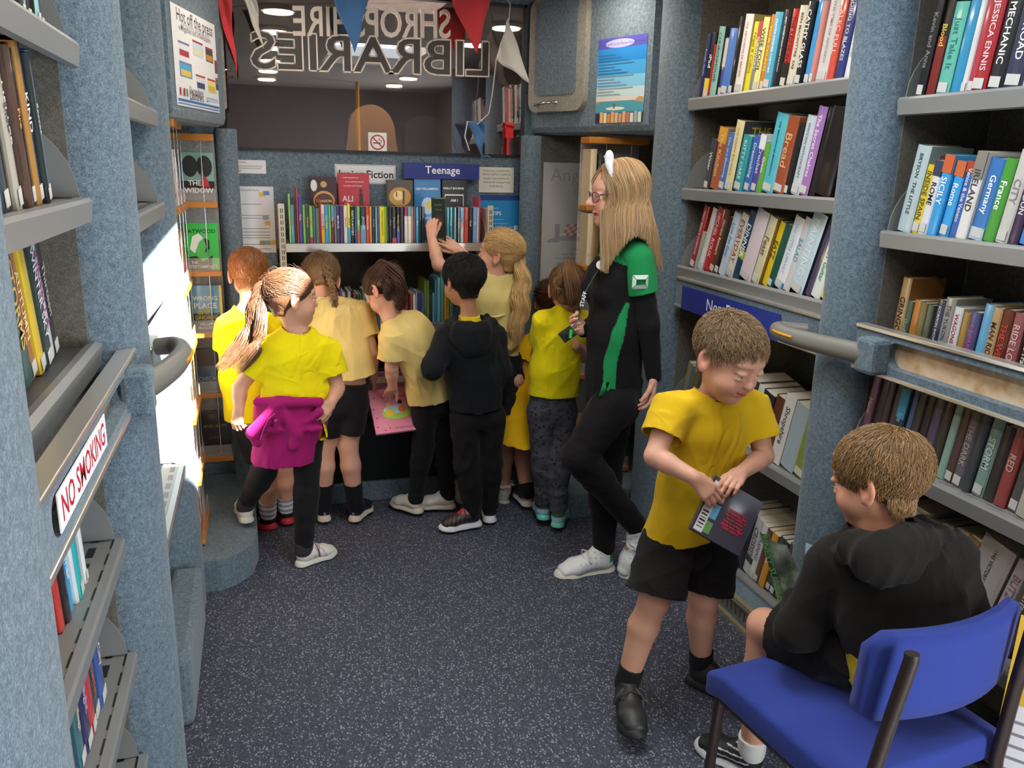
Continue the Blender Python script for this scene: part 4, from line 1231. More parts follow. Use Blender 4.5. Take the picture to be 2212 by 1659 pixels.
for i, (tx, u, ww) in enumerate([('One night Angelina', .76, .52), ('even danced in her dreams', .68, .66), ('and when she woke up in the', .62, .74), ('she knew she was going to be', .64, .74), ('ballerina some day.', .66, .5), ('by Katherine', .45, .4)]): ap.append((tx, u, .285-.038*i, ww, '#6f6c6a', 'c', 0))
ap += [('poly', [(.1, .345), (.3, .345), (.3, .5), (.22, .5), (.22, .39), (.1, .365)], '#85858a'), ('poly', [(.30, .36), (.98, .36), (.98, .40), (.30, .40)], '#8c8c94')]
for i in range(6):
    for j in range(4): ap.append(('poly', [(.34+.06*i+.02*j, .40+.025*j), (.40+.06*i+.02*j, .40+.025*j), (.42+.06*i+.02*j, .425+.025*j), (.36+.06*i+.02*j, .425+.025*j)], '#a8746c' if (i+j) % 2 else '#bcb4ac'))
wallsheet('poster', 1166, 356, 1292, 612, '#a9a7a3', 'large grey ballerina poster with a chequered cloth in the right corner', 'poster', ap, y=3.974)
# Dewey poster on the locker, curling round
L_d = .285
h_ = 2.125-1.788
dp_ = [('rect', 0, .88, 1, .12, '#4a4aa8'), ('disc', .45, .93, .3, .05, '#a8a8dc'), ('A user guide to the Dewey Decimal System', .5, .925, .92, '#3a3468', 'c', 0), ('rect', 0, .72, 1, .16, '#1c7cc4'), ('rect', 0, .56, 1, .16, '#3c98d4'), ('rect', 0, .42, 1, .14, '#7cbce0'), ('rect', 0, .3, 1, .12, '#bcd4dc'), ('rect', 0, .26, 1, .05, '#d8d0c4'), ('rect', 0, .13, 1, .13, '#4a98a8'), ('poly', [(.8, .25), (.9, .3), (1, .29), (1, .23)], '#b89a6a'), ('poly', [(0, .26), (.1, .26), (.08, .23), (0, .23)], '#a88a6a'), ('disc', .42, .17, .2, .02, '#e8e0cc'), ('rect', .38, .17, .03, .06, '#8a3440'), ('rect', 0, 0, 1, .115, '#3a2c28')]
for i, c_ in enumerate(['#2a2450', '#e0b060', '#e8d8b0', '#d88a4c', '#e0a870', '#d8b890', '#c89a6c', '#d8a880', '#b8785c', '#d8d8d0', '#9ab0a8', '#d0dcd8']): dp_.append(('rect', .02+.08*i, 0, .068, .11+.01*((i*5) % 3), c_))
for i in range(14): dp_.append(('rect', .03, .80-.036*i, .35+.13*((i*5) % 4), .009, '#2c6c98' if i < 7 else '#7c8c94'))
o_ = onpanel(.451, 1.786, .0018)
sheet('poster', o_, (d[0], d[1], 0), (0, 0, 1), L_d, .345, '#2c88c8', 'blue library poem poster over a row of books, on the right locker', 'poster', dp_)
# magazine poster wrapped on the left locker
d2 = (B2-A2)/np.linalg.norm(B2-A2); n2 = np.array((d2[1], -d2[0]))
hp = [('Hot off the press', .52, .895, .82, '#1d1c22', 'c', .005), ('Shropshire Libraries offer', .52, .83, .66, '#8a8a8e', 'c', -.004), ('e-Magazines and e-Newspapers', .5, .785, .72, '#4a4a4e', 'c', .004)]
for u, v, ww, hh, c1, c2 in ((.1, .5, .24, .155, '#dfe2e8', '#a83440'), (.42, .56, .24, .165, '#bcd8e8', '#dcd2b4'), (.72, .55, .18, .16, '#3c3a3c', '#c88a30'), (.1, .3, .26, .155, '#4aa0c8', '#e0b85c'), (.44, .215, .22, .155, '#d8dce0', '#3a4a68'), (.72, .215, .2, .15, '#e4da8a', '#c8b048'), (.93, .45, .07, .15, '#8a3c3c', '#3c4a6a'), (.93, .26, .07, .14, '#6a6a7a', '#3c3a4a')):
    hp += [('rect', u, v, ww, hh, c1), ('rect', u+ww*.08, v+hh*.08, ww*.84, hh*.4, c2), ('rect', u, v+hh*.86, ww, hh*.14, '#b83c48' if u > .4 else '#6a7aa8')]
for i, c_ in enumerate(['#b02c5c', '#e8e0e4', '#8a2450', '#d8c83c', '#3c8ac0']): hp.append(('poly', [(.06+.036*i, .105), (.088+.036*i, .105), (.088+.036*i+(.012 if i == 2 else 0), .185), (.06+.036*i+(.012 if i == 2 else 0), .185)], c_))
hp += [('Shropshire', .43, .17, .32, '#4a484c', 'c', -.004), ('Libraries', .43, .13, .32, '#4a484c', 'c', .0), ('rect', .02, .05, .96, .022, '#2f6cac'), ('rect', .02, .02, .96, .012, '#5a8cc0'), ('rect', .66, .14, .3, .012, '#a8c4d8'), ('rect', .66, .115, .3, .012, '#a8c4d8'), ('disc', .68, .105, .025, .012, '#5ab0e0')]
pz0, pz1 = 1.772, 2.10
o_ = (A2[0]+d2[0]*.045+n2[0]*.003, A2[1]+d2[1]*.045+n2[1]*.003, pz0)
sheet('poster', o_, (d2[0], d2[1], 0), (0, 0, 1), .495, pz1-pz0, '#e8e7e9', 'white Hot off the press magazine poster on the left locker', 'poster', hp)
# Non-Fiction sign on the right rail, No Smoking strip in the left rail
a = onX(1470, 617, 1.625); b = onX(1681, 672, 1.625)
sheet('sign', (1.6335, a[1], 1.052), (0, -1, 0), (0, 0, 1), abs(a[1]-b[1]), .092, '#26348c', 'dark blue Non-Fiction sign on the right rail behind the boy', 'sign', [('Non-Fiction', .53, .52, .46, '#f4f4f6', 'c', .008)], th=.004)
sheet('sign', (-.2655, 1.13, 1.118), (0, 1, 0), (0, 0, 1), .37, .055, '#ecebea', 'white No Smoking strip with red letters in the left rail', 'sign', [('NO SMOKING', .5, .5, .9, '#c01c30', 'c', .01)], th=.002)
# ------------------------------------------------------------------ bunting across the window
bt = tag(empty('bunting', (.56, 3.86, 2.32)), 'red, white and blue cloth bunting hanging in front of the cab window', 'bunting')
CLR = mat('red_cotton', '#c83038', .8, sheen=.3, bump=.3, bscale=60); CLB = mat('blue_cotton', '#3f6ea0', .8, sheen=.3, bump=.3, bscale=60); CLW = mat('white_cotton', '#c9c4bc', .8, sheen=.3, bump=.3, bscale=60)
def flag(p0, p1, tip, y, mt, seed, extra=0.0):
    """triangle from two top corners to a tip (pixels on the plane y), rippled"""
    a, b_, c_ = onY(*p0, y), onY(*p1, y), onY(*tip, y)
    r_ = random.Random(seed); ph = r_.uniform(0, 6)
    n = 14; v = []; f = []; idx = {}
    for i in range(n+1):
        for j in range(n+1-i):
            u, w = i/n, j/n
            p = a*(1-u-w)+b_*w+c_*u
            p = p+np.array((.004*math.sin(9*u+ph), -.012*math.sin(5.5*w*(1-u)*2+4*u+ph)-.006*math.sin(13*u+6*w+ph), .0))
            idx[i, j] = len(v); v.append(p)
    for i in range(n):
        for j in range(n-i):
            f.append((idx[i, j], idx[i, j+1], idx[i+1, j]))
            if j < n-i-1: f.append((idx[i, j+1], idx[i+1, j+1], idx[i+1, j]))
    m = MB(); m.add(v, f, 0, True); o = m.build('flag', mt, bt, bt.location)
    s_ = o.modifiers.new('cloth', 'SOLIDIFY'); s_.thickness = .0012
flag((462, -18), (497, -14), (512, 160), 3.80, CLR, 1)
flag((520, -12), (552, -10), (568, 106), 3.84, CLW, 2)
flag((713, -14), (798, -14), (768, 114), 3.84, CLB, 3)
flag((966, -14), (1062, -14), (1031, 116), 3.84, CLR, 4)
flag((1100, 36), (1072, 128), (1144, 182), 3.87, CLW, 5)
flag((1010, 262), (1050, 262), (1040, 340), 3.89, CLB, 6)
m = MB()
pts = [onY(450, -22, 3.80), onY(600, -24, 3.84), onY(900, -24, 3.84), onY(1085, -22, 3.86), onY(1102, 10, 3.87), onY(1100, 40, 3.87), onY(1072, 128, 3.87), onY(1064, 200, 3.88), onY(1056, 245, 3.89), onY(1032, 268, 3.89), onY(1010, 262, 3.89), onY(1004, 295, 3.89), onY(1014, 325, 3.89)]
m.tube(pts, .0045, 6, flat=.4); m.build('ribbon', CLW, bt, bt.location)
m = MB(); p_ = [onY(1040, 340, 3.89), onY(1052, 336, 3.885), onY(1060, 342, 3.885)]; m.tube(p_, .006, 6, flat=.5); m.build('tail', CLB, bt, bt.location)
# red emergency hammer
a = onY(1100, 300, 3.995)
eh = tag(empty('emergency_hammer', tuple(a)), 'red emergency hammer in its holder at the right of the cab window', 'hammer')
m = MB(); m.box((a[0]-.018, 3.985, a[2]+.0), (a[0]+.02, 4.012, a[2]+.062)); m.build('holder', RED, eh, eh.location, bevel=.006)
m = MB(); m.tube([(a[0]-.006, 3.99, a[2]+.02), (a[0]-.008, 3.985, a[2]-.075)], .0075, 10); m.build('shaft', RED, eh, eh.location)
m = MB(); m.tube([(a[0]-.02, 3.985, a[2]+.068), (a[0]+.018, 3.985, a[2]+.06)], .011, 10); m.build('head', RED, eh, eh.location)
# driver's seat in the cab
cs = tag(empty('cab_seat', (.58, 4.55, .65)), 'tan padded cab seat back behind the tinted window', 'seat')
m = MB()
prof = []
for k in range(25):
    t_ = PI*k/24; prof.append((.58+.118*math.cos(t_), 1.74+.135*math.sin(t_)))
prof += [(.435, 1.55), (.43, 1.2), (.73, 1.2), (.725, 1.55)]
m.prism(prof, 'y', 4.4, 4.52); m.build('headrest', mat('tan_leather', '#b38a62', .6), cs, cs.location, bevel=.04)
m = MB(); m.prism(rrect(.40, .65, .76, 1.5, .08), 'y', 4.52, 4.64); m.build('seat_back', mat('seat_black', '#2a2828', .8), cs, cs.location)
m = MB(); m.prism(rrect(.78, .65, 1.0, 1.84, .1), 'y', 4.6, 4.7); o = m.build('cab_seat', mat('seat_black', '#2a2828', .8)); tag(o, 'dark second seat back in the cab, right of the tan one', 'seat')
# yellow grab pole by the entrance (mirrored in the cab glass)
m = MB(); m.cyl((1.0, -.55, 0), (1.0, -.55, ROOF), .018, 14); o = m.build('grab_pole', YELLOWP); tag(o, 'yellow upright grab pole by the entrance', 'pole')
# blue chair
BL = mat('royal_blue_cloth', '#1f3384', .9, sheen=.05, bump=.4, bscale=420)
DKW = mat('dark_brown_tube', '#33261d', .4)
ch = tag(empty('chair', (1.20, 1.315, 0)), 'royal blue upholstered chair with dark tube frame under the seated boy', 'chair')
def chp(a, b, z):    # a along the chair's width (to the right), b forward
    th = .12
    return np.array((1.215+a*math.cos(th)-b*math.sin(th), 1.315+a*math.sin(th)+b*math.cos(th), z))
def slab(w0, w1, b0, b1, zf, name, mt, bev, thick):
    m = MB(); n_ = 8; v = []; f = []
    for z_ in (1, 0):
        for i in range(n_+1):
            for j in range(n_+1):
                a = w0+(w1-w0)*i/n_; b = b0+(b1-b0)*j/n_
                v.append(chp(a, b, zf(a, b)-(0 if z_ else thick)))
    N = (n_+1)**2
    for i in range(n_):
        for j in range(n_):
            q = i*(n_+1)+j
            f.append((q, q+n_+1, q+n_+2, q+1)); f.append((N+q, N+q+1, N+q+n_+2, N+q+n_+1))
    for i in range(n_):
        for (q0, q1) in ((i, i+1), (n_*(n_+1)+i+1, n_*(n_+1)+i), ((i+1)*(n_+1), i*(n_+1)), (i*(n_+1)+n_, (i+1)*(n_+1)+n_)):
            f.append((q0, q1, N+q1, N+q0))
    m.add(v, f, 0, True); o = m.build(name, mt, ch, ch.location, bevel=bev); return o
slab(-.22, .22, -.20, .24, lambda a, b: .468-.02*max(0, (b-.17)/.07)**2+.0, 'seat', BL, .012, .065)
# back rest: curved panel
m = MB(); v = []; f = []; nu, nv = 14, 6
for s_ in (0, 1):
    for i in range(nu+1):
        for j in range(nv+1):
            a = -.20+.40*i/nu; z = .60+.185*j/nv
            # rounded upper corners
            ed = abs(a)/.20
            zz = .60+(.185-(.03*max(0, (ed-.82)/.18)**2))*j/nv+(.015*max(0, (ed-.85)/.15)**2)*(1-j/nv)
            b = -.205+.045*(a/.2)**2-.06*(zz-.6)-(.028 if s_ else 0)
            v.append(chp(a, b, zz))
N = (nu+1)*(nv+1)
for i in range(nu):
    for j in range(nv):
        q = i*(nv+1)+j; f += [(q, q+nv+1, q+nv+2, q+1), (N+q, N+q+1, N+q+nv+2, N+q+nv+1)]
for i in range(nu): f += [(i*(nv+1), N+i*(nv+1), N+(i+1)*(nv+1), (i+1)*(nv+1)), (i*(nv+1)+nv, (i+1)*(nv+1)+nv, N+(i+1)*(nv+1)+nv, N+i*(nv+1)+nv)]
for j in range(nv): f += [(j, j+1, N+j+1, N+j), (nu*(nv+1)+j, N+nu*(nv+1)+j, N+nu*(nv+1)+j+1, nu*(nv+1)+j+1)]
m.add(v, f, 0, True); m.build('backrest', BL, ch, ch.location)
for a in (-.195, .195):
    m = MB(); m.tube([chp(a, -.24, 0), chp(a*.97, -.215, .42), chp(a*.9, -.232, .60), chp(a*.84, -.25, .76), chp(a*.84, -.249, .772)], .0135, 10); m.build('leg', DKW, ch, ch.location)
    m = MB(); m.tube([chp(a, .235, 0), chp(a*.98, .21, .40)], .0135, 10); m.build('leg', DKW, ch, ch.location)
    m = MB(); m.tube([chp(a*.97, -.215, .385), chp(a*.98, .21, .385)], .011, 8); m.build('side_rail', DKW, ch, ch.location)
m = MB(); m.tube([chp(-.19, .19, .385), chp(.19, .19, .385)], .011, 8); m.build('cross_rail', DKW, ch, ch.location)
# yellow board with a printed sheet, leaning by the shelves at the very edge
yf = sheet('notice_board', (1.45, 1.16, .002), (.62, -.78, 0), (.10, .05, 1), .26, .70, '#e4b93c', 'yellow board with a white printed sheet leaning by the shelves behind the blue chair', 'board', [('rect', .03, .3, .5, .42, '#eceaea')]+[('rect', .07, .66-.04*i, .36, .010, '#8a8a90') for i in range(8)], th=.012)
# ------------------------------------------------------------------ sculpting by distance fields
def A_(p): return np.array(p, float)
def unit(v):
    v = np.array(v, float); return v/(np.linalg.norm(v)+1e-12)
class Vol:
    def __init__(s, lo, hi, h):
        s.lo = A_(lo); s.h = h
        n = np.ceil((A_(hi)-s.lo)/h).astype(int)+1
        s.n = n
        s.a = np.full(tuple(n), 1.0, np.float32)
        s.ax = [(s.lo[i]+h*np.arange(n[i])).astype(np.float32) for i in range(3)]
    def region(s, lo, hi):
        i0 = np.clip(np.floor((A_(lo)-s.lo)/s.h).astype(int), 0, s.n)
        i1 = np.clip(np.ceil((A_(hi)-s.lo)/s.h).astype(int)+1, 0, s.n)
        sl = tuple(slice(a, b) for a, b in zip(i0, i1))
        return sl, s.ax[0][sl[0]][:, None, None], s.ax[1][sl[1]][None, :, None], s.ax[2][sl[2]][None, None, :]
    def put(s, sl, d, k, op):
        a = s.a[sl]
        if a.size == 0: return
        if op == 'u':
            if k <= 0: s.a[sl] = np.minimum(a, d); return
            t = np.clip(.5+.5*(a-d)/k, 0, 1)
            s.a[sl] = a*(1-t)+d*t-k*t*(1-t)
        elif op == 'd':
            d = -d
            if k <= 0: s.a[sl] = np.maximum(a, d); return
            t = np.clip(.5-.5*(a-d)/k, 0, 1)
            s.a[sl] = a*(1-t)+d*t+k*t*(1-t)
        else: s.a[sl] = np.maximum(a, d)
    def cone(s, a, b, ra, rb, k=.012, op='u', u=None, ru=None):
        """round cone a->b; with u (lateral axis) and ru=(at a, at b) the section is elliptical"""
        a, b = A_(a), A_(b)
        R = max(ra, rb, *(ru or (0, 0)))+k+3*s.h
        sl, X, Y, Z = s.region(np.minimum(a, b)-R, np.maximum(a, b)+R)
        ba = b-a; L2 = float(ba@ba)+1e-12
        px, py, pz = X-a[0], Y-a[1], Z-a[2]
        t = np.clip((px*ba[0]+py*ba[1]+pz*ba[2])/L2, 0, 1)
        qx, qy, qz = px-t*ba[0], py-t*ba[1], pz-t*ba[2]
        r = ra+t*(rb-ra)
        if u is None:
            d = np.sqrt(qx*qx+qy*qy+qz*qz)-r
        else:
            u = unit(u)
            rl = ru[0]+t*(ru[1]-ru[0])
            l = qx*u[0]+qy*u[1]+qz*u[2]
            o2 = np.maximum(qx*qx+qy*qy+qz*qz-l*l, 0)
            e = np.sqrt((l/rl)**2+o2/(r*r))
            d = (e-1)*np.minimum(r, rl)
        s.put(sl, d.astype(np.float32), k, op)
        return s
    def ell(s, c, r, R=None, k=.01, op='u'):
        c = A_(c); r = A_(r)
        m = r.max()+k+3*s.h
        sl, X, Y, Z = s.region(c-m, c+m)
        px, py, pz = X-c[0], Y-c[1], Z-c[2]
        R = np.eye(3) if R is None else R
        q = [(px*R[0, i]+py*R[1, i]+pz*R[2, i])/r[i] for i in range(3)]
        e = np.sqrt(q[0]**2+q[1]**2+q[2]**2)
        s.put(sl, ((e-1)*r.min()).astype(np.float32), k, op)
        return s
    def plane(s, p, n):
        """keep the side opposite to n"""
        n = unit(n); p = A_(p)
        d = (s.ax[0]-p[0])[:, None, None]*n[0]+(s.ax[1]-p[1])[None, :, None]*n[1]+(s.ax[2]-p[2])[None, None, :]*n[2]
        s.a = np.maximum(s.a, d.astype(np.float32))
        return s
    def shell(s, t):
        s.a = np.maximum(s.a, -(s.a+t)); return s
    def join(s, o, k=.012):
        t = np.clip(.5+.5*(s.a-o.a)/k, 0, 1)
        s.a = s.a*(1-t)+o.a*t-k*t*(1-t); return s
    def like(s):
        v = Vol.__new__(Vol); v.lo, v.h, v.n, v.ax = s.lo, s.h, s.n, s.ax; v.a = np.full(tuple(s.n), 1.0, np.float32); return v
    def mesh(s):
        return surface_nets(s.a, s.lo, s.h)
def surface_nets(a, lo, h):
    neg = a < 0
    c = np.zeros(tuple(np.array(a.shape)-1), np.uint8)
    offs = [(i, j, k) for i in (0, 1) for j in (0, 1) for k in (0, 1)]
    def cs(o): return tuple(slice(o[i], a.shape[i]-1+o[i]) for i in range(3))
    for o in offs: c += neg[cs(o)]
    cells = np.argwhere((c > 0) & (c < 8))
    if not len(cells): return np.zeros((0, 3)), np.zeros((0, 4), int)
    vals = {o: a[cells[:, 0]+o[0], cells[:, 1]+o[1], cells[:, 2]+o[2]] for o in offs}
    acc = np.zeros((len(cells), 3)); cnt = np.zeros(len(cells))
    for o in offs:
        for ax in range(3):
            if o[ax]: continue
            q = list(o); q[ax] = 1; q = tuple(q)
            va, vb = vals[o], vals[q]
            m = (va < 0) != (vb < 0)
            t = np.where(m, va/(va-vb+1e-20), 0)
            p = np.tile(A_(o), (len(cells), 1)); p[:, ax] = t
            acc[m] += p[m]; cnt[m] += 1
    V = lo+h*(cells+acc/np.maximum(cnt, 1)[:, None])
    idx = np.full(c.shape, -1, np.int32)
    idx[cells[:, 0], cells[:, 1], cells[:, 2]] = np.arange(len(cells))
    F = []
    for ax in range(3):
        b_, c_ = [(1, 2), (2, 0), (0, 1)][ax]
        s0 = [slice(1, n-1) for n in a.shape]; s1 = [slice(1, n-1) for n in a.shape]
        s0[ax] = slice(0, a.shape[ax]-1); s1[ax] = slice(1, a.shape[ax])
        n0, n1 = neg[tuple(s0)], neg[tuple(s1)]
        g = np.argwhere(n0 != n1)
        if not len(g): continue
        flip = n0[g[:, 0], g[:, 1], g[:, 2]]
        off = np.ones(3, int); off[ax] = 0
        g = g+off
        eb = np.zeros(3, int); eb[b_] = 1; ec = np.zeros(3, int); ec[c_] = 1
        def I(q): return idx[q[:, 0], q[:, 1], q[:, 2]]
        q = np.stack([I(g-eb-ec), I(g-ec), I(g), I(g-eb)], 1)
        q = np.where(flip[:, None], q, q[:, ::-1])
        F.append(q)
    return V, np.concatenate(F)
def vnormals(V, F):
    n = np.cross(V[F[:, 2]]-V[F[:, 0]], V[F[:, 3]]-V[F[:, 1]])
    N = np.zeros_like(V)
    for i in range(4): np.add.at(N, F[:, i], n)
    return N/(np.linalg.norm(N, axis=1, keepdims=True)+1e-12)
def smoothv(V, F, it=1):
    for _ in range(it):
        acc = np.zeros_like(V); cnt = np.zeros(len(V))
        for i in range(4):
            a, b = F[:, i], F[:, (i+1) % 4]
            np.add.at(acc, a, V[b]); np.add.at(cnt, a, 1)
            np.add.at(acc, b, V[a]); np.add.at(cnt, b, 1)
        V = .5*V+.5*acc/np.maximum(cnt, 1)[:, None]
    return V
def folds(V, N, amp, seed, scale=1.0, axis=(0, 0, 1)):
    """drapery: warped ridges running roughly along axis"""
    r = np.random.default_rng(seed)
    out = np.zeros(len(V))
    ax = unit(axis)
    for i in range(5):
        k = r.normal(size=3); k -= ax*(k@ax)*.85; k = unit(k)*r.uniform(20, 46)*scale
        k2 = r.normal(size=3)*14*scale
        w = np.sin(V@k+1.8*np.sin(V@k2+r.uniform(0, 6))+r.uniform(0, 6))
        out += (1-2*np.abs(w)**.7)*r.uniform(.5, 1)*.42
    m = .5+.5*np.sin(V@(r.normal(size=3)*9)+r.uniform(0, 6))
    return V+N*(out*amp*(.35+.65*m))[:, None]
LOC = {}
def mk(name, V, F, m, root, col=None, smooth=True):
    """a mesh in world coordinates, parented to root (a thing standing at root.location)"""
    L = LOC[root.name]
    me = bpy.data.meshes.new(name)
    me.from_pydata((np.asarray(V)-L).tolist(), [], np.asarray(F).tolist() if not isinstance(F, list) else F)
    me.materials.append(m)
    if smooth: me.polygons.foreach_set('use_smooth', [True]*len(me.polygons))
    if col is not None:
        at = me.color_attributes.new('Col', 'FLOAT_COLOR', 'POINT')
        c4 = np.ones((len(me.vertices), 4), np.float32)
        c4[:, :3] = col
        at.data.foreach_set('color', c4.ravel())
    me.update()
    o = bpy.data.objects.new(name, me); COL.objects.link(o); o.parent = root
    LOC[o.name] = L
    return o
def tubes(P, R, sides=3):
    """P [n,s,3] strands, R [n,s] radii -> verts, quads"""
    n, s_, _ = P.shape
    T = np.gradient(P, axis=1); T /= np.linalg.norm(T, axis=2, keepdims=True)+1e-12
    ref = np.random.default_rng(3).normal(size=(n, 1, 3))
    U = np.cross(T, ref); U /= np.linalg.norm(U, axis=2, keepdims=True)+1e-12
    W = np.cross(T, U)
    ang = 2*PI*np.arange(sides)/sides
    V = P[:, :, None, :]+R[:, :, None, None]*(np.cos(ang)[None, None, :, None]*U[:, :, None, :]+np.sin(ang)[None, None, :, None]*W[:, :, None, :])
    V = V.reshape(-1, 3)
    base = (np.arange(n)*s_*sides)[:, None, None]; i = (np.arange(s_-1)*sides)[None, :, None]; k = np.arange(sides)[None, None, :]
    k2 = (k+1) % sides
    F = np.stack([base+i+k, base+i+k2, base+i+sides+k2, base+i+sides+k], -1).reshape(-1, 4)
    return V, F
def crom(P, n):
    P = [A_(p) for p in P]; m = len(P)-1
    out = []
    for q in range(n):
        x = q/(n-1)*m; i = min(int(x), m-1); t = x-i
        p0, p1, p2, p3 = P[max(i-1, 0)], P[i], P[i+1], P[min(i+2, m)]
        out.append(.5*((2*p1)+(-p0+p2)*t+(2*p0-5*p1+4*p2-p3)*t*t+(-p0+3*p1-3*p2+p3)*t**3))
    return np.array(out)
def lock(guide, radii, n, r=.0016, seed=0, wave=0.0, wfreq=3.0, steps=16, tip=.35, flatdir=None, flat=1.0, ragged=.12):
    """a hank of hair: n strands round a guide line; radii = spread along it"""
    g = np.random.default_rng(seed)
    G = crom(guide, steps); Rr = np.interp(np.linspace(0, 1, steps), np.linspace(0, 1, len(radii)), radii)
    T = np.gradient(G, axis=0); T /= np.linalg.norm(T, axis=1, keepdims=True)+1e-12
    up = A_((.3, .2, 1)) if abs(T[0]@unit((.3, .2, 1))) < .9 else A_((1, 0, 0))
    U = np.cross(T, up); U /= np.linalg.norm(U, axis=1, keepdims=True)+1e-12
    if flatdir is not None:
        U = A_(flatdir)-T*(T@A_(flatdir))[:, None]; U /= np.linalg.norm(U, axis=1, keepdims=True)+1e-12
    W = np.cross(T, U)
    a = g.uniform(0, 2*PI, n); q = np.sqrt(g.uniform(0, 1, n))
    ph = g.uniform(0, 6, n)*.35; s = np.linspace(0, 1, steps)
    ox = (q*np.cos(a))[:, None]*Rr[None]+wave*np.sin(wfreq*2*PI*s[None]+ph[:, None])*np.minimum(1, s*3)[None]+g.normal(0, .06, (n, 1))*Rr[None]*s[None]
    oy = (q*np.sin(a))[:, None]*Rr[None]*flat+.6*wave*np.cos(wfreq*2*PI*s[None]+ph[:, None]*1.7)*np.minimum(1, s*3)[None]
    P = G[None]+ox[..., None]*U[None]+oy[..., None]*W[None]
    # ragged ends: shorten strands a little
    end = 1-ragged*g.uniform(0, 1, n)
    idx = s[None]*end[:, None]*(steps-1)
    i0 = np.clip(np.floor(idx).astype(int), 0, steps-2); f = (idx-i0)[..., None]
    rows = np.arange(n)[:, None]
    P = P[rows, i0]*(1-f)+P[rows, i0+1]*f
    Rd = r*(1-(1-tip)*s[None]**2)*g.uniform(.7, 1.25, (n, 1))
    return P, Rd
def strand_mesh(name, packs, base, root, m, seed=0, var=.28, extra=None):
    """packs = list of (P, R); extra = (V, F) of the solid hair mass below"""
    g = np.random.default_rng(seed)
    Vs, Fs, Cs, n0 = [], [], [], 0
    b = A_(lin(base))
    if extra is not None:
        for V, F in extra:
            Vs.append(V); Fs.append(F+n0); n0 += len(V); Cs.append(np.tile(b*.8, (len(V), 1)))
    for P, R in packs:
        V, F = tubes(P, R)
        k = np.exp(g.normal(0, var, len(P)))
        warm = g.normal(0, .05, (len(P), 1))*A_((1, 0, -1))
        c = np.clip(b[None]*k[:, None]*(1+warm), 0, 1)
        Vs.append(V); Fs.append(F+n0); n0 += len(V)
        Cs.append(np.repeat(c, P.shape[1]*3, axis=0))
    return mk(name, np.concatenate(Vs), np.concatenate(Fs), m, root, np.concatenate(Cs))

SKIN = mat('skin', '#d8a58a', .5, vcol=True, sss=.12, spec=.35)
HAIR = mat('hair', '#70503a', .42, vcol=True, spec=.45)
EYEM = mat('eyeball', '#ffffff', .12, vcol=True, coat=.5)
def cloth(c, rough=.85, bump=.35, bs=500, name=None):
    return mat('cloth_'+(name or c.lstrip('#')), c, rough, sheen=.05, bump=bump, bscale=bs, spec=.2)

# ------------------------------------------------------------------ anatomy
def frame(fwd, up=(0, 0, 1)):
    f = unit(fwd); r = unit(np.cross(f, A_(up))); u = np.cross(r, f)
    return np.stack([r, f, u], 1)          # columns: right, forward, up
def hand(V, wr, d, n, right, S=.74, curl=(20, 30, 20), spread=.12, thumb=.5, tcurl=15, k=.004):
    d = unit(d); n = A_(n); n = unit(n-d*(n@d)); s = np.cross(d, n)*(1 if right else -1)
    wr = A_(wr)
    V.cone(wr-d*.01*S, wr+d*.02*S, .019*S, .018*S, k=.01)
    offs = [.026, .0087, -.0087, -.025]; lens = [.072, .080, .074, .058]; rad = [.0092, .0095, .009, .008]
    kn = []
    for o in offs:
        kb = wr+d*(.078-.25*abs(o-.004))*S+s*o*S
        kn.append(kb)
        V.cone(wr+d*.015*S+s*o*.55*S, kb-d*.004*S, .0145*S, .0115*S, k=.008)
    for i in range(4):
        p = kn[i]; dd = unit(d+s*spread*(1.5-i)*.5)
        cs = [c_*(1+.08*i) for c_ in curl]
        for j, fr in enumerate((.46, .30, .24)):
            a = math.radians(cs[j]); nn = unit(n-dd*(n@dd))
            dd = unit(dd*math.cos(a)+nn*math.sin(a))
            q = p+dd*lens[i]*fr*S
            r0 = rad[i]*(1-.12*j)*S; V.cone(p, q, r0, r0*.9, k=k*.6)
            p = q
    tb = wr+d*.018*S+s*.020*S+n*.006*S
    td = unit(s*.75*thumb+d*(1.1-thumb*.5)+n*.35)
    V.cone(wr+d*.012*S, tb, .014*S, .015*S, k=.008)
    p = tb
    for j, l in enumerate((.040, .030, .024)):
        q = p+td*l*S
        V.cone(p, q, (.0135, .0105, .0095)[j]*S, (.0108, .0097, .0083)[j]*S, k=.005)
        p = q; a = math.radians(tcurl); t2 = unit(-s*.6+n*.6+d*.3); td = unit(td*math.cos(a)+t2*math.sin(a))
    return s
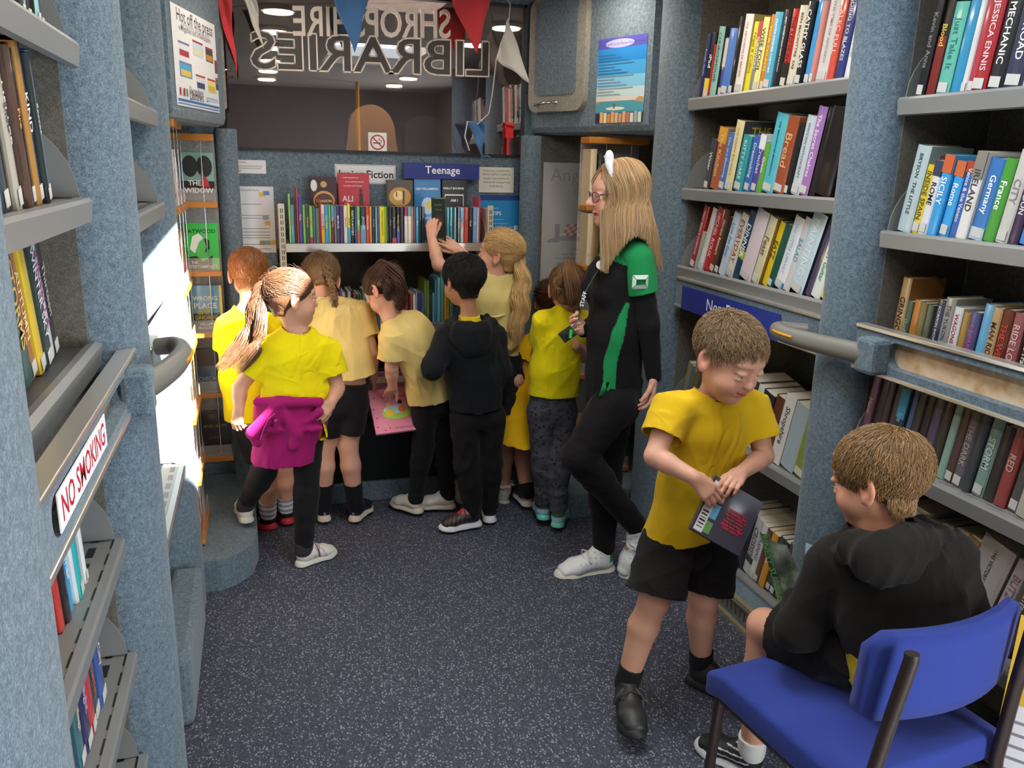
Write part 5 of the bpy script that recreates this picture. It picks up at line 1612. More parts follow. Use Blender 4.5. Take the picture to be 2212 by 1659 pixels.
def head(V, c, R, hs=1.0, adult=False, smile=0.0, ears=True, mouth_open=0.0):
    c = A_(c)
    def W(p): return c+R@(A_(p)*hs)
    def E(p, r, k=.012, op='u', rot=None): V.ell(W(p), A_(r)*hs, R if rot is None else R@rot, k*hs, op)
    fz = -.006 if adult else 0
    E((0, -.010, .028), (.072, .088, .074))
    E((0, .022, -.028), (.057, .060, .068+(.004 if adult else 0)), .02)
    E((0, .052, -.078+fz), (.026, .026, .020), .024)
    cr_ = .030 if adult else .033
    E((.030, .046, -.036), (cr_, .030, cr_), .016); E((-.030, .046, -.036), (cr_, .030, cr_), .016)
    E((0, .064, .024), (.046, .016, .018), .016)
    for sx in (1, -1):
        E((sx*.030, .090, -.001), (.017, .014, .010), .012, 'd')
        E((sx*.0305, .0700, .0065), (.0158, .0148, .0085), .004)
        E((sx*.030, .0690, -.0095), (.0140, .0125, .0055), .004)
        E((sx*(.010 if adult else .0085), .090 if adult else .086, -.026), (.0075, .009, .0065) if adult else (.0062, .0075, .0055), .006)
        if ears:
            a = math.radians(16)*sx
            rot = np.array(((math.cos(a), -math.sin(a), 0), (math.sin(a), math.cos(a), 0), (0, 0, 1)))
            E((sx*.0745, -.010, -.006), (.0075, .0185, .0290), .006, 'u', rot)
            E((sx*.0800, -.006, -.002), (.0060, .0105, .0180), .004, 'd', rot)
            E((sx*.074, -.004, -.030), (.006, .009, .009), .006)
    nl = .006 if adult else 0
    if adult:
        V.cone(W((0, .079, .006)), W((0, .095+nl, -.021)), .0065*hs, .0088*hs, .010*hs)
        E((0, .096+nl, -.023), (.0095, .009, .0085), .006)
    else:
        V.cone(W((0, .078, .002)), W((0, .087, -.020)), .0060*hs, .0072*hs, .012*hs)
        E((0, .0895, -.0225), (.0082, .0078, .0072), .007)
    w = .019+.006*smile
    E((0, .0800, -.0475+fz), (w, .0085, .0048), .005)
    E((0, .0785, -.0560+fz-mouth_open), (w*.85, .0085, .0052), .005)
    if smile:
        mp_ = [W((x_*w*1.15, .0885-.014*x_*x_, -.0528+fz+.0062*smile*x_*x_)) for x_ in (-1, -.6, -.2, .2, .6, 1)]
        for i in range(5): V.cone(mp_[i], mp_[i+1], .0026*hs, .0026*hs, .003*hs, 'd')
    else: E((0, .086, -.0518+fz-mouth_open*.5), (w*.95, .008, .0016+mouth_open*.5), .003, 'd')
    if smile:
        for sx in (1, -1): E((sx*.036, .058, -.038), (.018, .018, .016), .012)
    return W
def skin_colour(V, base, c, R, hs, hair=None, adult=False, brows=True, flush=1.0, mouth_open=0.0, fade=None, smile=0.0):
    b = A_(lin(base)); col = np.tile(b, (len(V), 1))
    q = ((V-A_(c))@R)/hs
    fz = -.006 if adult else 0
    def blend(mask, tint, f): col[:] = col*(1-(mask*f)[:, None])+A_(lin(tint))[None]*(mask*f)[:, None]
    def g(p, r): return np.exp(-(((q-A_(p))/A_(r))**2).sum(1))
    for sx in (1, -1):
        blend(g((sx*.036, .058, -.030), (.022, .03, .018)), '#d9806c', .42*flush)
        blend(g((sx*.078, -.008, -.005), (.012, .03, .04)), '#d97a68', .45*flush)
        if brows: blend(((np.abs(q[:, 0]-sx*.031) < .021) & (np.abs(q[:, 2]-.0225+((q[:, 0]*sx-.028)/.03)**2*.004) < .0036) & (q[:, 1] > .04)).astype(float), hair or '#8a6a4a', .42)
    blend(g((0, .097, -.025), (.014, .012, .012)), '#d98a78', .35*flush)
    if fade:
        k_ = np.clip((q[:, 2]+.088)/.045, 0, 1)*np.clip((-.020-q[:, 1])/.012, 0, 1)*(q[:, 2] < .02)*(np.abs(q[:, 0]) < .068)
        blend(k_, fade, .8)
    q = q.copy(); q[:, 2] -= .0062*smile*np.minimum((q[:, 0]/.026)**2, 1.3)*(q[:, 1] > .05)
    lip = (np.abs(q[:, 0]) < .0235*(1-((q[:, 2]+.0515-fz)/.02)**2)) & (np.abs(q[:, 2]+.0515-fz+mouth_open*.5) < .0088+mouth_open*.5) & (q[:, 1] > .055)
    blend(lip.astype(float), '#c0605c', .75)
    mid = (np.abs(q[:, 0]) < .02) & (np.abs(q[:, 2]+.0518-fz+mouth_open*.5) < .0016+mouth_open*.6) & (q[:, 1] > .05)
    blend(mid.astype(float), '#7a3434', .8)
    return col
def eyes(root, W, R, hs, gaze, iris='#5a7088', r=.0122):
    g = unit(gaze); Rg = frame(g)
    for sx in (1, -1):
        c = W((sx*.0305, .0660, .0005))
        V, F = [], []
        nu, nv = 20, 16
        for j in range(nv+1):
            th = PI*j/nv
            for i in range(nu):
                ph = 2*PI*i/nu
                V.append(c+Rg@(A_((math.sin(th)*math.cos(ph), math.cos(th), math.sin(th)*math.sin(ph)))*r*hs))
        F = [(j*nu+i, j*nu+(i+1) % nu, (j+1)*nu+(i+1) % nu, (j+1)*nu+i) for j in range(nv) for i in range(nu)]
        col = np.tile(A_(lin('#e6dedb')), (len(V), 1))
        for j in range(nv+1):
            a = 180*j/nv
            if a < 30: col[j*nu:(j+1)*nu] = lin(iris)
            if a < 14: col[j*nu:(j+1)*nu] = (.01, .01, .01)
        mk('eye', np.array(V), F, EYEM, root, col)
CAPC, CAPR = (0, -.014, .030), (.0775, .0935, .0775)
def cap_points(n, seed, plane_n=(0, .64, -.77), plane_d=.012, back=-.085, nape=-.066):
    """random roots on the scalp in head units"""
    g = np.random.default_rng(seed); out = []
    while len(out) < n:
        v = g.normal(size=(n*3, 3)); v /= np.linalg.norm(v, axis=1, keepdims=True)
        p = v*A_(CAPR)+A_(CAPC)
        ok = ((p@A_(plane_n) < plane_d) | ((p[:, 1] < -.026) & (p[:, 2] > nape))) & (p[:, 2] > back)
        ear = ((p[:, 1]+.006)/.020)**2+((p[:, 2]+.008)/.030)**2 < 1
        ok &= ~(ear & (p[:, 2] < .018))
        out.extend(p[ok].tolist())
    return np.array(out[:n])
def cap_solid(c, R, hs, plane_n=(0, .64, -.77), plane_d=.012, h=.003, infl=0.0, bumps=None, nape=-.068, cone=True):
    """the solid hair mass following the skull"""
    c = A_(c); m = .125*hs
    V = Vol(c-m, c+m, h)
    def W(p): return c+R@(A_(p)*hs)
    V.ell(W(CAPC), (A_(CAPR)+infl)*hs, R, 0)
    if cone: V.cone(W((0, -.052, -.01)), W((0, -.046, -.050)), .038*hs, .028*hs, .02*hs, u=R[:, 0], ru=(.058*hs, .040*hs))
    for b_ in bumps or (): V.ell(W(b_[0]), A_(b_[1])*hs, R, .015*hs)
    qy = [(V.ax[i]-c[i]).reshape([-1 if j == i else 1 for j in range(3)]) for i in range(3)]
    lx = [sum(qy[i]*R[i, j] for i in range(3))/hs for j in range(3)]
    pn = A_(plane_n)
    clip = np.minimum(lx[0]*pn[0]+lx[1]*pn[1]+lx[2]*pn[2]-plane_d, np.maximum(lx[1]+.026, nape-lx[2]))*hs
    V.a = np.maximum(V.a, clip.astype(np.float32))
    for sx in (1, -1): V.ell(W((sx*.080, .000, -.014)), A_((.02, .018, .026))*hs, R, .006, 'd')
    v, f = V.mesh()
    nn = vnormals(v, f)
    q = ((v-c)@R)/hs
    # fine ridges along the lie of the hair
    phi = np.arctan2(q[:, 0], q[:, 1]+.02)
    v = v+nn*(.0008*np.sin(phi*70+8*np.sin(q[:, 2]*60))+.0006*np.sin(phi*131))[:, None]
    return v, f
def flow_strands(roots, c, R, hs, target, length, steps=6, lift=.004, seed=0, r=.0013, jit=.25, away=True, droop=0.0):
    """short hairs lying on the skull: from each root away from the crown (or towards a tie point)"""
    g = np.random.default_rng(seed); n = len(roots)
    C0, Rd = A_(CAPC), A_(CAPR)
    P = np.zeros((n, steps, 3)); p = roots.copy()
    L = (length*g.uniform(.6, 1.25, n))[:, None] if np.isscalar(length) else length[:, None]
    hv = g.normal(0, jit, (n, 3))
    T = A_(target)
    for i in range(steps):
        e = (p-C0)/Rd; e /= np.linalg.norm(e, axis=1, keepdims=True)
        s = i/(steps-1)
        nrm = e/Rd; nrm /= np.linalg.norm(nrm, axis=1, keepdims=True)
        P[:, i] = C0+e*Rd+nrm*(lift*(.25+s)*g.uniform(.6, 1.3, (n, 1)))
        d = (p-T) if away else (T-p)
        d = d/(np.linalg.norm(d, axis=1, keepdims=True)+1e-9)+hv+A_((0, 0, -droop))
        d -= nrm*(d*nrm).sum(1, keepdims=True); d /= np.linalg.norm(d, axis=1, keepdims=True)+1e-9
        p = C0+e*Rd+d*L/(steps-1)
    Wd = A_(c)+(P*hs)@R.T
    Rr = np.repeat((r*hs*np.linspace(1, .35, steps))[None], n, 0)*g.uniform(.7, 1.3, (n, 1))
    return Wd, Rr

def shoe(root, an, toe, L, up_col, sole_col, name='shoe', high=0.0, pitch_up=None, accent=None, sole_h=.024, strap=None, laces=None, heeltab=None, colfn=None, low=False):
    """an = ankle point; the shoe is built round it along toe (3-D direction of the foot, heel to toe)"""
    f = unit(toe); upv = A_((0, 0, 1)) if pitch_up is None else A_(pitch_up)
    l = unit(np.cross(f, upv)); u = np.cross(l, f)
    s = L/.19
    org = A_(an)-u*.068*s-f*.030*L/.19      # bottom of the heel
    def T(V): return org+V[:, :1]*l+V[:, 1:2]*f+V[:, 2:3]*u
    h = .0032
    V = Vol((-.06*s, -.045*s, -.01), (.06*s, L+.03*s, .14*s), h)
    z0 = sole_h*.7
    V.cone((0, .030*s, z0+.022*s), (0, .062*s, z0+.028*s), .028*s, .030*s, .01)
    V.cone((0, .062*s, z0+.028*s), (.002*s, .125*s, z0+.014*s), .030*s, .026*s, .012, u=(1, 0, 0), ru=(.031*s, .036*s))
    V.cone((.002*s, .125*s, z0+.014*s), (.001*s, .158*s, z0+.008*s), .026*s, .019*s, .012, u=(1, 0, 0), ru=(.036*s, .029*s))
    V.cone((0, .026*s, z0+.02*s), (0, .024*s, z0+.050*s), .026*s, .024*s, .01)
    V.cone((0, .040*s, z0+.03*s), (0, .036*s, z0+.060*s), .031*s, .030*s, .014)
    V.cone((0, .075*s, z0+.04*s), (0, .060*s, z0+.058*s), .018*s, .016*s, .012)     # tongue
    V.plane((0, 0, z0-.002), (0, 0, -1))
    V.cone((0, .036*s, z0+.060*s), (0, .030*s, z0+.12*s), .022*s, .030*s, .004, 'd')
    V.plane((0, .03*s, z0+.068*s), (0, -.12, 1))
    v, f_ = V.mesh(); v = smoothv(v, f_, 1)
    col = np.tile(A_(lin(up_col)), (len(v), 1))
    if accent: 
        for fn, c_ in accent: col[fn(v/s)] = lin(c_)
    o = mk(name, T(v), f_, mat('shoe_upper', '#ffffff', .5, vcol=True), root, col)
    # sole
    V = Vol((-.06*s, -.045*s, -.012), (.06*s, L+.03*s, sole_h+.02), h)
    V.cone((0, .022*s, 0), (0, .075*s, 0), .034*s, .031*s, 0, u=(1, 0, 0), ru=(.032*s, .030*s))
    V.cone((0, .075*s, 0), (.002*s, .135*s, 0), .031*s, .037*s, .01, u=(1, 0, 0), ru=(.030*s, .039*s))
    V.cone((.002*s, .135*s, 0), (.001*s, .162*s, 0), .037*s, .028*s, .01, u=(1, 0, 0), ru=(.039*s, .031*s))
    V.plane((0, 0, sole_h), (0, -.06, 1)); V.plane((0, 0, 0), (0, 0, -1))
    v, f_ = V.mesh()
    v[:, 2] += np.clip((v[:, 1]/s-.145)/.05, 0, 1)**2*.010*s
    mk('sole', T(v), f_, mat('sole_'+sole_col.lstrip('#'), sole_col, .6), o)
    if strap:
        for y0, c_ in strap:
            p = [(-.034*s, y0*s, z0+.012*s), (-.030*s, y0*s, z0+.034*s), (0, (y0-.004)*s, z0+.0555*s*(1.28-y0*3.2)+.004*s), (.030*s, y0*s, z0+.034*s), (.034*s, y0*s, z0+.012*s)]
            mb = MB(); mb.tube([T(A_(q)[None])[0] for q in crom(p, 11)], .009*s, 8, flat=.35, up=f); mk('strap', np.array(mb.v), mb.f, flat(c_), o)
    if laces:
        mb = MB()
        for i in range(4):
            y0 = (.085+.016*i)*s; zt = z0+(.058-.0105*i)*s
            mb.tube([T(A_(q)[None])[0] for q in ((-.017*s, y0, zt-.010*s), (0, y0-.004*s, zt), (.017*s, y0+.004*s, zt-.010*s))], .0026*s, 6, flat=.6)
        for sx in (1, -1):
            mb.tube([T(A_(q)[None])[0] for q in crom(((0, .082*s, z0+.060*s), (sx*.022*s, .092*s, z0+.058*s), (sx*.032*s, .085*s, z0+.036*s), (sx*.020*s, .080*s, z0+.050*s), (0, .082*s, z0+.058*s)), 12)], .0022*s, 6)
        mk('laces', np.array(mb.v), mb.f, flat(laces), o)
    return o
# ------------------------------------------------------------------ people
def joints(**k):
    return {n: (onY(*p) if len(p) == 3 else A_(p[0])) for n, p in k.items()}
def new_person(J, label, group=None):
    p = (J['anL']+J['anR'])/2
    r = tag(empty('person', (p[0], p[1], 0)), label, 'person', group)
    LOC[r.name] = A_((p[0], p[1], 0))
    return r
def bounds(J, pad=.16, keys=None):
    P = np.array([J[k] for k in (keys or J)])
    return P.min(0)-pad, P.max(0)+pad
def body(root, J, hd, skin, h=.004, g=1.0, lg=1.0, ag=None, hands=(), smile=0., adult=False, hair_c=None, gaze=None, brows=True, mouth_open=0., legs=True, torso=True, flush=1.0, iris='#5a7088', fade=None):
    """one continuous body: trunk, neck, head with face, arms with hands, legs with feet"""
    ag = ag or g
    c, fwd, hs = hd['c'], hd['fwd'], hd['s']
    R = frame(fwd, hd.get('up', (0, 0, 1)))
    keys = list(J); JJ = dict(J); JJ['_h'] = A_(c)
    lo, hi = bounds(JJ, .17)
    lo[2] = max(lo[2], .01)
    V = Vol(lo, hi, h)
    ls = unit(J['shR']-J['shL']); lh = unit(J['hipR']-J['hipL'])
    V.cone(J['pel'], J['mid'], .066*g, .060*g, .02, u=lh, ru=(.094*g, .083*g))
    V.cone(J['mid'], J['che'], .060*g, .070*g, .02, u=ls, ru=(.083*g, .098*g))
    V.cone(J['che'], J['nek'], .066*g, .036*g, .02, u=ls, ru=(.100*g, .050*g))
    hb = A_(c)+R@(A_((0, -.022, -.045))*hs)
    V.cone(J['nek']-unit(hb-J['nek'])*.02, hb, .034*g, .033*g, .014)
    head(V, c, R, hs, adult, smile, mouth_open=mouth_open)
    for sd in 'LR':
        V.cone((J['che']*.35+J['nek']*.65), J['sh'+sd], .036*g, .038*g, .02)
        V.cone(J['sh'+sd], J['el'+sd], .037*ag, .0275*ag, .014)
        m = J['el'+sd]*.68+J['wr'+sd]*.32
        V.cone(J['el'+sd], m, .0275*ag, .0270*ag, .01); V.cone(m, J['wr'+sd], .0270*ag, .0195*ag, .01)
        if legs:
            V.cone(J['hip'+sd], J['kn'+sd], .062*g*lg, .043*g*lg, .02)
            k_, a_ = J['kn'+sd], J['an'+sd]
            ax = unit(a_-k_); bk = unit(np.cross(ax, lh)); bk = bk if bk@hd.get('back', -R[:, 1]) > 0 else -bk
            m = k_*.68+a_*.32+bk*.008*g
            V.cone(k_, m, .042*g*lg, .044*g*lg, .014); V.cone(m, a_, .044*g*lg, .029*g*min(1, lg*1.1), .014)
            V.cone(a_, a_+unit(hd['toe'+sd])*.05*g-A_((0, 0, .03*g)), .026*g, .018*g, .012)
    for hnd in hands:
        hand(V, J['wr'+hnd['s']], hnd['d'], hnd['n'], hnd['s'] == 'R', **{k: v for k, v in hnd.items() if k not in 'sdn'})
    v, f = V.mesh()
    col = skin_colour(v, skin, c, R, hs, hair_c, adult, brows, flush, mouth_open, fade, smile)
    o = mk('body', v, f, SKIN, root, col)
    if gaze is not None: eyes(root, lambda p: A_(c)+R@(A_(p)*hs), R, hs, gaze, iris)
    return R
def tee(root, J, colour, hem, hem_n=(0, 0, -1), frac=.55, loose=1.0, g=1.0, name='t_shirt', h=.005, seed=1, neck=.050, amp=.006, hemw=None, back=None, mt=None, arms='LR', sl=1.0, extra=None, colfn=None, top=None):
    JJ = {k: J[k] for k in ('pel', 'mid', 'che', 'nek', 'shL', 'shR', 'elL', 'elR')}; JJ['hem'] = A_(hem)
    lo, hi = bounds(JJ, .16)
    V = Vol(lo, hi, h)
    ls = unit(J['shR']-J['shL']); lh = unit(J['hipR']-J['hipL'])
    hw = hemw or (.118*g*loose, .086*g*loose)
    hem = A_(hem)
    mr = (.5*hw[0]+.5*.108*g*loose, .5*hw[1]+.5*.078*g*loose)
    V.cone(hem+unit(hem-J['mid'])*.05, J['mid'], hw[1], mr[1], .03, u=lh, ru=(hw[0], mr[0]))
    V.cone(J['mid'], J['che'], mr[1], .083*g*loose, .03, u=ls, ru=(mr[0], .113*g*loose))
    V.cone(J['che'], J['nek'], .078*g, .046*g, .03, u=ls, ru=(.112*g, .064*g))
    for s in 'LR': V.cone(J['che']*.3+J['nek']*.7, J['sh'+s], .047*g, .049*g, .03)
    for e in extra or (): V.cone(*e[:4], .03)
    V.shell(.010)
    V.plane(hem, hem_n)
    if top is not None: V.plane(top, (0, 0, 1))
    up = unit(J['nek']-J['che'])
    V.cone(J['nek']+up*.012, J['nek']+up*.10, neck*g, neck*g*1.15, .004, 'd')
    for s in arms:
        a, b = J['sh'+s], J['el'+s]
        S = V.like(); d = unit(b-a); L = np.linalg.norm(b-a)*frac
        S.cone(a, a+d*L, .050*g*sl, .050*g*sl, 0); S.cone(a+d*L*.5, a+d*(L+.05), .049*g*sl, .056*g*sl, .02)
        S.shell(.008); S.plane(a+d*L, d); S.plane(a-d*.02, -d)
        V.join(S, .02)
    v, f = V.mesh()
    n = vnormals(v, f)
    v = folds(v, n, amp, seed, 1.0, unit(J['nek']-hem))
    v = v+n*(.002*np.clip(1-np.abs((v-hem)@unit(A_(hem_n))+.012)/.004, 0, 1))[:, None]*0
    col = None
    if colfn is not None:
        col = colfn(v); mt = mat('cloth_panelled', '#ffffff', .85, vcol=True, sheen=.03, bump=.3, bscale=500, spec=.2)
    return mk(name, v, f, mt or cloth(colour), root, col)
def legwear(root, J, colour, name, frac=2.0, r=(.074, .055, .037), g=1.0, waist=None, h=.005, seed=3, amp=.003, mt=None, waist_r=(.104, .076), open_hem=True, flare=1.0, waist_n=(0, 0, 1)):
    """shorts (frac<1: share of the thigh), trousers or leggings (frac 2 = to the ankle)"""
    keys = ['pel', 'hipL', 'hipR', 'knL', 'knR']+(['anL', 'anR'] if frac > 1 else [])
    lo, hi = bounds(J, .14, keys)
    V = Vol(lo, hi, h)
    lh = unit(J['hipR']-J['hipL'])
    wa = A_(waist) if waist is not None else J['pel']+A_((0, 0, .05))
    hc = (J['hipL']+J['hipR'])/2
    V.cone(hc, wa+unit(wa-hc)*.03, waist_r[1]*g*1.03, waist_r[1]*g, .02, u=lh, ru=(waist_r[0]*g*1.03, waist_r[0]*g))
    V.plane(wa, wa-hc)
    for s in 'LR':
        S = V.like()
        a, b = J['hip'+s], J['kn'+s]
        if frac <= 1:
            e = a+(b-a)*frac; d = unit(b-a)
            S.cone(a, e+d*.04, r[0]*g, r[1]*g*flare, .01, u=lh, ru=(r[0]*g, r[1]*g*flare)); S.shell(.010); S.plane(e, d)
            q = V.like(); 
        else:
            c = J['an'+s]; e = b+(c-b)*(frac-1)
            S.cone(a, b, r[0]*g, r[1]*g, .02); S.cone(b, e, r[1]*g, r[2]*g, .02)
            m_ = b*.68+e*.32; S.cone(b, m_, r[1]*g, (r[1]*.6+r[2]*.4)*g*1.1, .02)
        V.join(S, .016)
    v, f = V.mesh(); n = vnormals(v, f)
    v = folds(v, n, amp, seed)
    return mk(name, v, f, mt or cloth(colour), root)
def sock(root, J, s, colour, top=.12, g=1.0, r=.036, name='sock', frill=None, bands=None):
    a = J['an'+s]; d = unit(J['kn'+s]-a)
    V = Vol(np.minimum(a, a+d*top)-.07, np.maximum(a, a+d*top)+.07, .004)
    V.cone(a-d*.012, a+d*.01, .029*g, r*.94*g, .01); V.cone(a, a+d*(top+.03), r*g, r*g*1.0+top*.06, .01)
    V.shell(.008); V.plane(a+d*top, d)
    if frill:
        for k in range(9):
            t = 2*PI*k/9; u_ = unit(np.cross(d, (1, 0, 0))); w = np.cross(d, u_)
            V.ell(a+d*(top-.006)+(u_*math.cos(t)+w*math.sin(t))*r*1.15, (.012, .012, .008), None, .006)
    v, f = V.mesh()
    if bands:
        z = (v-a)@d; col = np.where((np.sin(z*bands[1]) > .3)[:, None], A_(lin(bands[0])), A_(lin(colour)))
        return mk(name, v, f, mat('sock_knit', '#ffffff', .9, vcol=True), root, col)
    return mk(name, v, f, cloth(colour), root)
def pulled_hair(root, hd, R, colour, tie, seed, n=900, tail=None, h=.0035, plane_d=.016, packs=(), bumps=None, target=None, lift=.004, r=.0013, loose=True, name='hair', infl=.001):
    """hair combed back over the skull to a tie (head units), plus hanks of hair"""
    c, hs = A_(hd['c']), hd['s']
    roots = cap_points(n, seed, plane_d=plane_d-.002, back=-.075)
    T = A_(target if target is not None else tie)
    dist = np.linalg.norm(roots-T, axis=1)
    P, Rr = flow_strands(roots, c, R, hs, T, np.minimum(.075, dist*.9), 6, lift, seed, r, .10, away=False)
    ex = [cap_solid(c, R, hs, plane_d=plane_d, h=h, bumps=bumps, infl=infl)]
    pk = [(P, Rr)]+list(packs)
    if loose:
        g_ = np.random.default_rng(seed+9); rt = cap_points(60, seed+5, plane_d=plane_d)
        pk.append(flow_strands(rt, c, R, hs, T, .06, 6, .016, seed+3, .0007, .5, away=False))
    return strand_mesh(name, pk, colour, root, HAIR, seed, extra=ex)
def short_hair(root, hd, R, colour, seed, n=2200, crown=(0, -.06, .098), length=.028, lift=.007, r=.0012, plane_d=.012, h=.003, infl=0., jit=.3, fade=None):
    c, hs = A_(hd['c']), hd['s']
    roots = cap_points(n, seed, plane_d=plane_d, back=-.064, nape=-.062)
    L = np.full(len(roots), length)*np.random.default_rng(seed).uniform(.6, 1.25, len(roots))
    L *= np.clip(.35+(roots[:, 2]+.03)/.07, .3, 1)
    P, Rr = flow_strands(roots, c, R, hs, crown, L, 5, lift, seed, r, jit, away=True)
    g_ = np.random.default_rng(seed+2); m_ = n//4      # cropped hair fading down the nape
    z_ = -.030-.042*g_.uniform(0, 1, m_)**1.3; a_ = g_.uniform(-1.25, 1.25, m_); f_ = (-.03-z_)/.042
    q = np.stack([(.056-.016*f_)*np.sin(a_), -.022-(.046-.010*f_)*np.cos(a_), z_], 1)
    dn = np.stack([.0*a_-.1*np.sin(a_), .22*np.ones(m_), -np.ones(m_)], 1)+g_.normal(0, .10, (m_, 3))
    s_ = np.linspace(0, 1, 4)[None, :, None]
    PN = q[:, None]+dn[:, None]*s_*(.010*(1-.6*f_))[:, None, None]+np.stack([np.sin(a_), -np.cos(a_), 0*a_], 1)[:, None]*.0015
    PN = c+(PN*hs)@R.T
    RN = np.repeat((r*hs*np.linspace(1, .35, 4))[None], m_, 0)
    return strand_mesh('hair', [(P, Rr), (PN, RN)], colour, root, HAIR, seed, extra=[cap_solid(c, R, hs, plane_d=plane_d, h=h, infl=infl, nape=-.060, cone=False)])
def hw(hd, R, p): return A_(hd['c'])+R@(A_(p)*hd['s'])

YEL = '#e6cf10'; PALE = '#dcc57a'
# ---------- boy in the foreground, holding a book
J = joints(nek=(1541, 856, 1.975), che=(1532, 925, 1.985), mid=(1508, 1040, 2.0), pel=(1485, 1150, 2.01), shR=(1452, 880, 1.975), shL=(1625, 876, 2.0),
    elR=(1414, 985, 1.92), wrR=(1500, 1032, 1.83), elL=(1650, 985, 1.96), wrL=(1600, 1022, 1.865), hipR=(1440, 1175, 1.99), hipL=(1541, 1178, 2.03),
    knR=(1412, 1300, 1.95), knL=(1520, 1292, 2.0), anR=(1354, 1474, 1.965), anL=(1514, 1432, 2.05))
hd = dict(c=onY(1575, 772, 1.93), fwd=(.27, -.84, -.40), up=(-.02, .25, 1), s=1.10, toeR=(-.22, -.95, 0), toeL=(.55, -.8, 0), back=A_((0, 1, 0)))
P1 = new_person(J, 'person in mustard yellow T-shirt and black shorts standing in front, holding a dark book')
dR = onY(1556, 1088, 1.80)-J['wrR']; dL = onY(1572, 1050, 1.80)-J['wrL']
R = body(P1, J, hd, '#d6a086', fade='#7a6248', h=.003, hands=(dict(s='R', d=dR, n=(.25, .62, -.5), S=.80, curl=(14, 22, 16), spread=.10), dict(s='L', d=dL, n=(-.2, .3, -.9), S=.76, curl=(22, 35, 25))), smile=1.0, hair_c='#7f6445', gaze=(.34, -.82, -.42), iris='#39424a')
short_hair(P1, hd, R, '#84694a', 11, n=6500, length=.022, lift=.006, crown=(.01, -.06, .095), plane_d=.000, r=.0010, jit=.25, infl=-.001)
hem = onY(1475, 1152, 2.0)
tee(P1, J, '#d2a618', hem, (0.10, 0, -1), .62, 1.06, 1.0, seed=5, amp=.006, h=.004, hemw=(.128, .096), mt=cloth('#d2ab16'), sl=1.08)
legwear(P1, J, '#1d1b1a', 'shorts', .86, (.080, .078), waist=J['pel']+A_((0, 0, .03)), h=.004, amp=.004, flare=1.15)
for s in 'RL': sock(P1, J, s, '#19181a', .055, name='sock')
shoe(P1, J['anR'], hd['toeR'], .205, '#2a2827', '#1e1c1b', strap=[(.072, '#4a4641')], laces='#2a2826')
shoe(P1, J['anL'], hd['toeL'], .205, '#2a2827', '#1e1c1b', strap=[(.072, '#4a4641')])
# the book in his hands
a, b_, c_ = onY(1492, 1142, 1.80), onY(1594, 1206, 1.755), onY(1643, 1088, 1.80)
ex = b_-a; up_ = c_-b_
facebook(a, ex, up_, np.linalg.norm(ex), np.linalg.norm(up_-ex*(up_@ex)/(ex@ex)), .018, '#46424f', [('rect', .03, .03, .17, .9, '#dcd8d4'), ('rect', .2, .06, .13, .2, '#6a9a5c'), ('rect', .2, .32, .13, .26, '#5aa4c4'), ('rect', .2, .64, .13, .25, '#b89a8a')]+[('rect', .05, .1+.055*i, .12, .014+.008*(i % 3), '#2a2a2c') for i in range(6)]+[(t_, .66, .62-.055*i, .34+.05*(i % 3), '#d02c38') for i, t_ in enumerate(['the creepy house', 'is waiting for', 'you to come in', 'can you escape', 'before midnight', 'dare you read', 'this story?'])], 'dark plastic-covered book with red lettering held by the boy in front')

# ---------- girl with the magenta sweatshirt
J = joints(nek=(640, 718, 3.2), che=(640, 770, 3.2), mid=(640, 850, 3.2), pel=(628, 925, 3.2), shL=(580, 750, 3.2), shR=(704, 752, 3.2), elL=(518, 838, 3.2), wrL=(516, 885, 3.16), elR=(729, 838, 3.19), wrR=(716, 868, 3.12),
    hipL=(596, 950, 3.22), hipR=(664, 950, 3.19), knL=(570, 1018, 3.30), knR=(662, 1062, 3.2), anL=(530, 1091, 3.37), anR=(656, 1186, 3.2))
hd = dict(c=onY(631, 643, 3.2), fwd=(.95, .22, -.08), up=(0, .05, 1), s=1.0, toeL=(-.12, 1, 0), toeR=(.85, .5, 0), back=A_((0, -1, 0)))
P2 = new_person(J, 'person with long sunlit ponytail, bright yellow T-shirt, magenta sweatshirt knotted at the waist')
R = body(P2, J, hd, '#c99478', h=.0035, lg=.74, hands=(dict(s='L', d=onY(511, 925, 3.14)-J['wrL'], n=(.5, .8, 0), S=.72, curl=(40, 60, 40)), dict(s='R', d=onY(702, 884, 3.1)-J['wrR'], n=(-.5, .3, -.6), S=.72, curl=(35, 50, 40))), hair_c='#4a3426', gaze=(.98, .1, .0))
tie = (-.012, -.098, .050)
T = hw(hd, R, tie)
pts = [hw(hd, R, (-.01, -.085, .055)), T, T+A_((-.03, 0, -.03)), onY(535, 720, 3.17), onY(500, 770, 3.15), onY(470, 800, 3.14)]
pts2 = [hw(hd, R, (-.01, -.085, .055)), T, T+A_((-.015, -.01, -.05)), onY(560, 730, 3.13), onY(535, 775, 3.12), onY(505, 806, 3.12)]
pk = [lock(pts, [.012, .010, .020, .030, .030, .022], 260, .0014, 1, .004, 1.5, tip=.3, ragged=.25), lock(pts2, [.012, .010, .018, .026, .030, .024], 260, .0014, 2, .004, 1.5, tip=.3, ragged=.3)]
pulled_hair(P2, hd, R, '#5b3d2a', tie, 21, 1500, packs=pk)
mb = MB(); mb.tube([T+R@A_((-.0, .004, -.006)), T+R@A_((0, -.004, .0)), T+R@A_((.0, -.010, .004))], [.011, .014, .011], 14); mk('hair_tie', np.array(mb.v), mb.f, flat('#e8e6e2'), P2)
tee(P2, J, '#e8d000', onY(626, 885, 3.2), frac=.66, loose=1.08, seed=7, amp=.0065, mt=cloth('#e8d205'), h=.0045, sl=1.12)
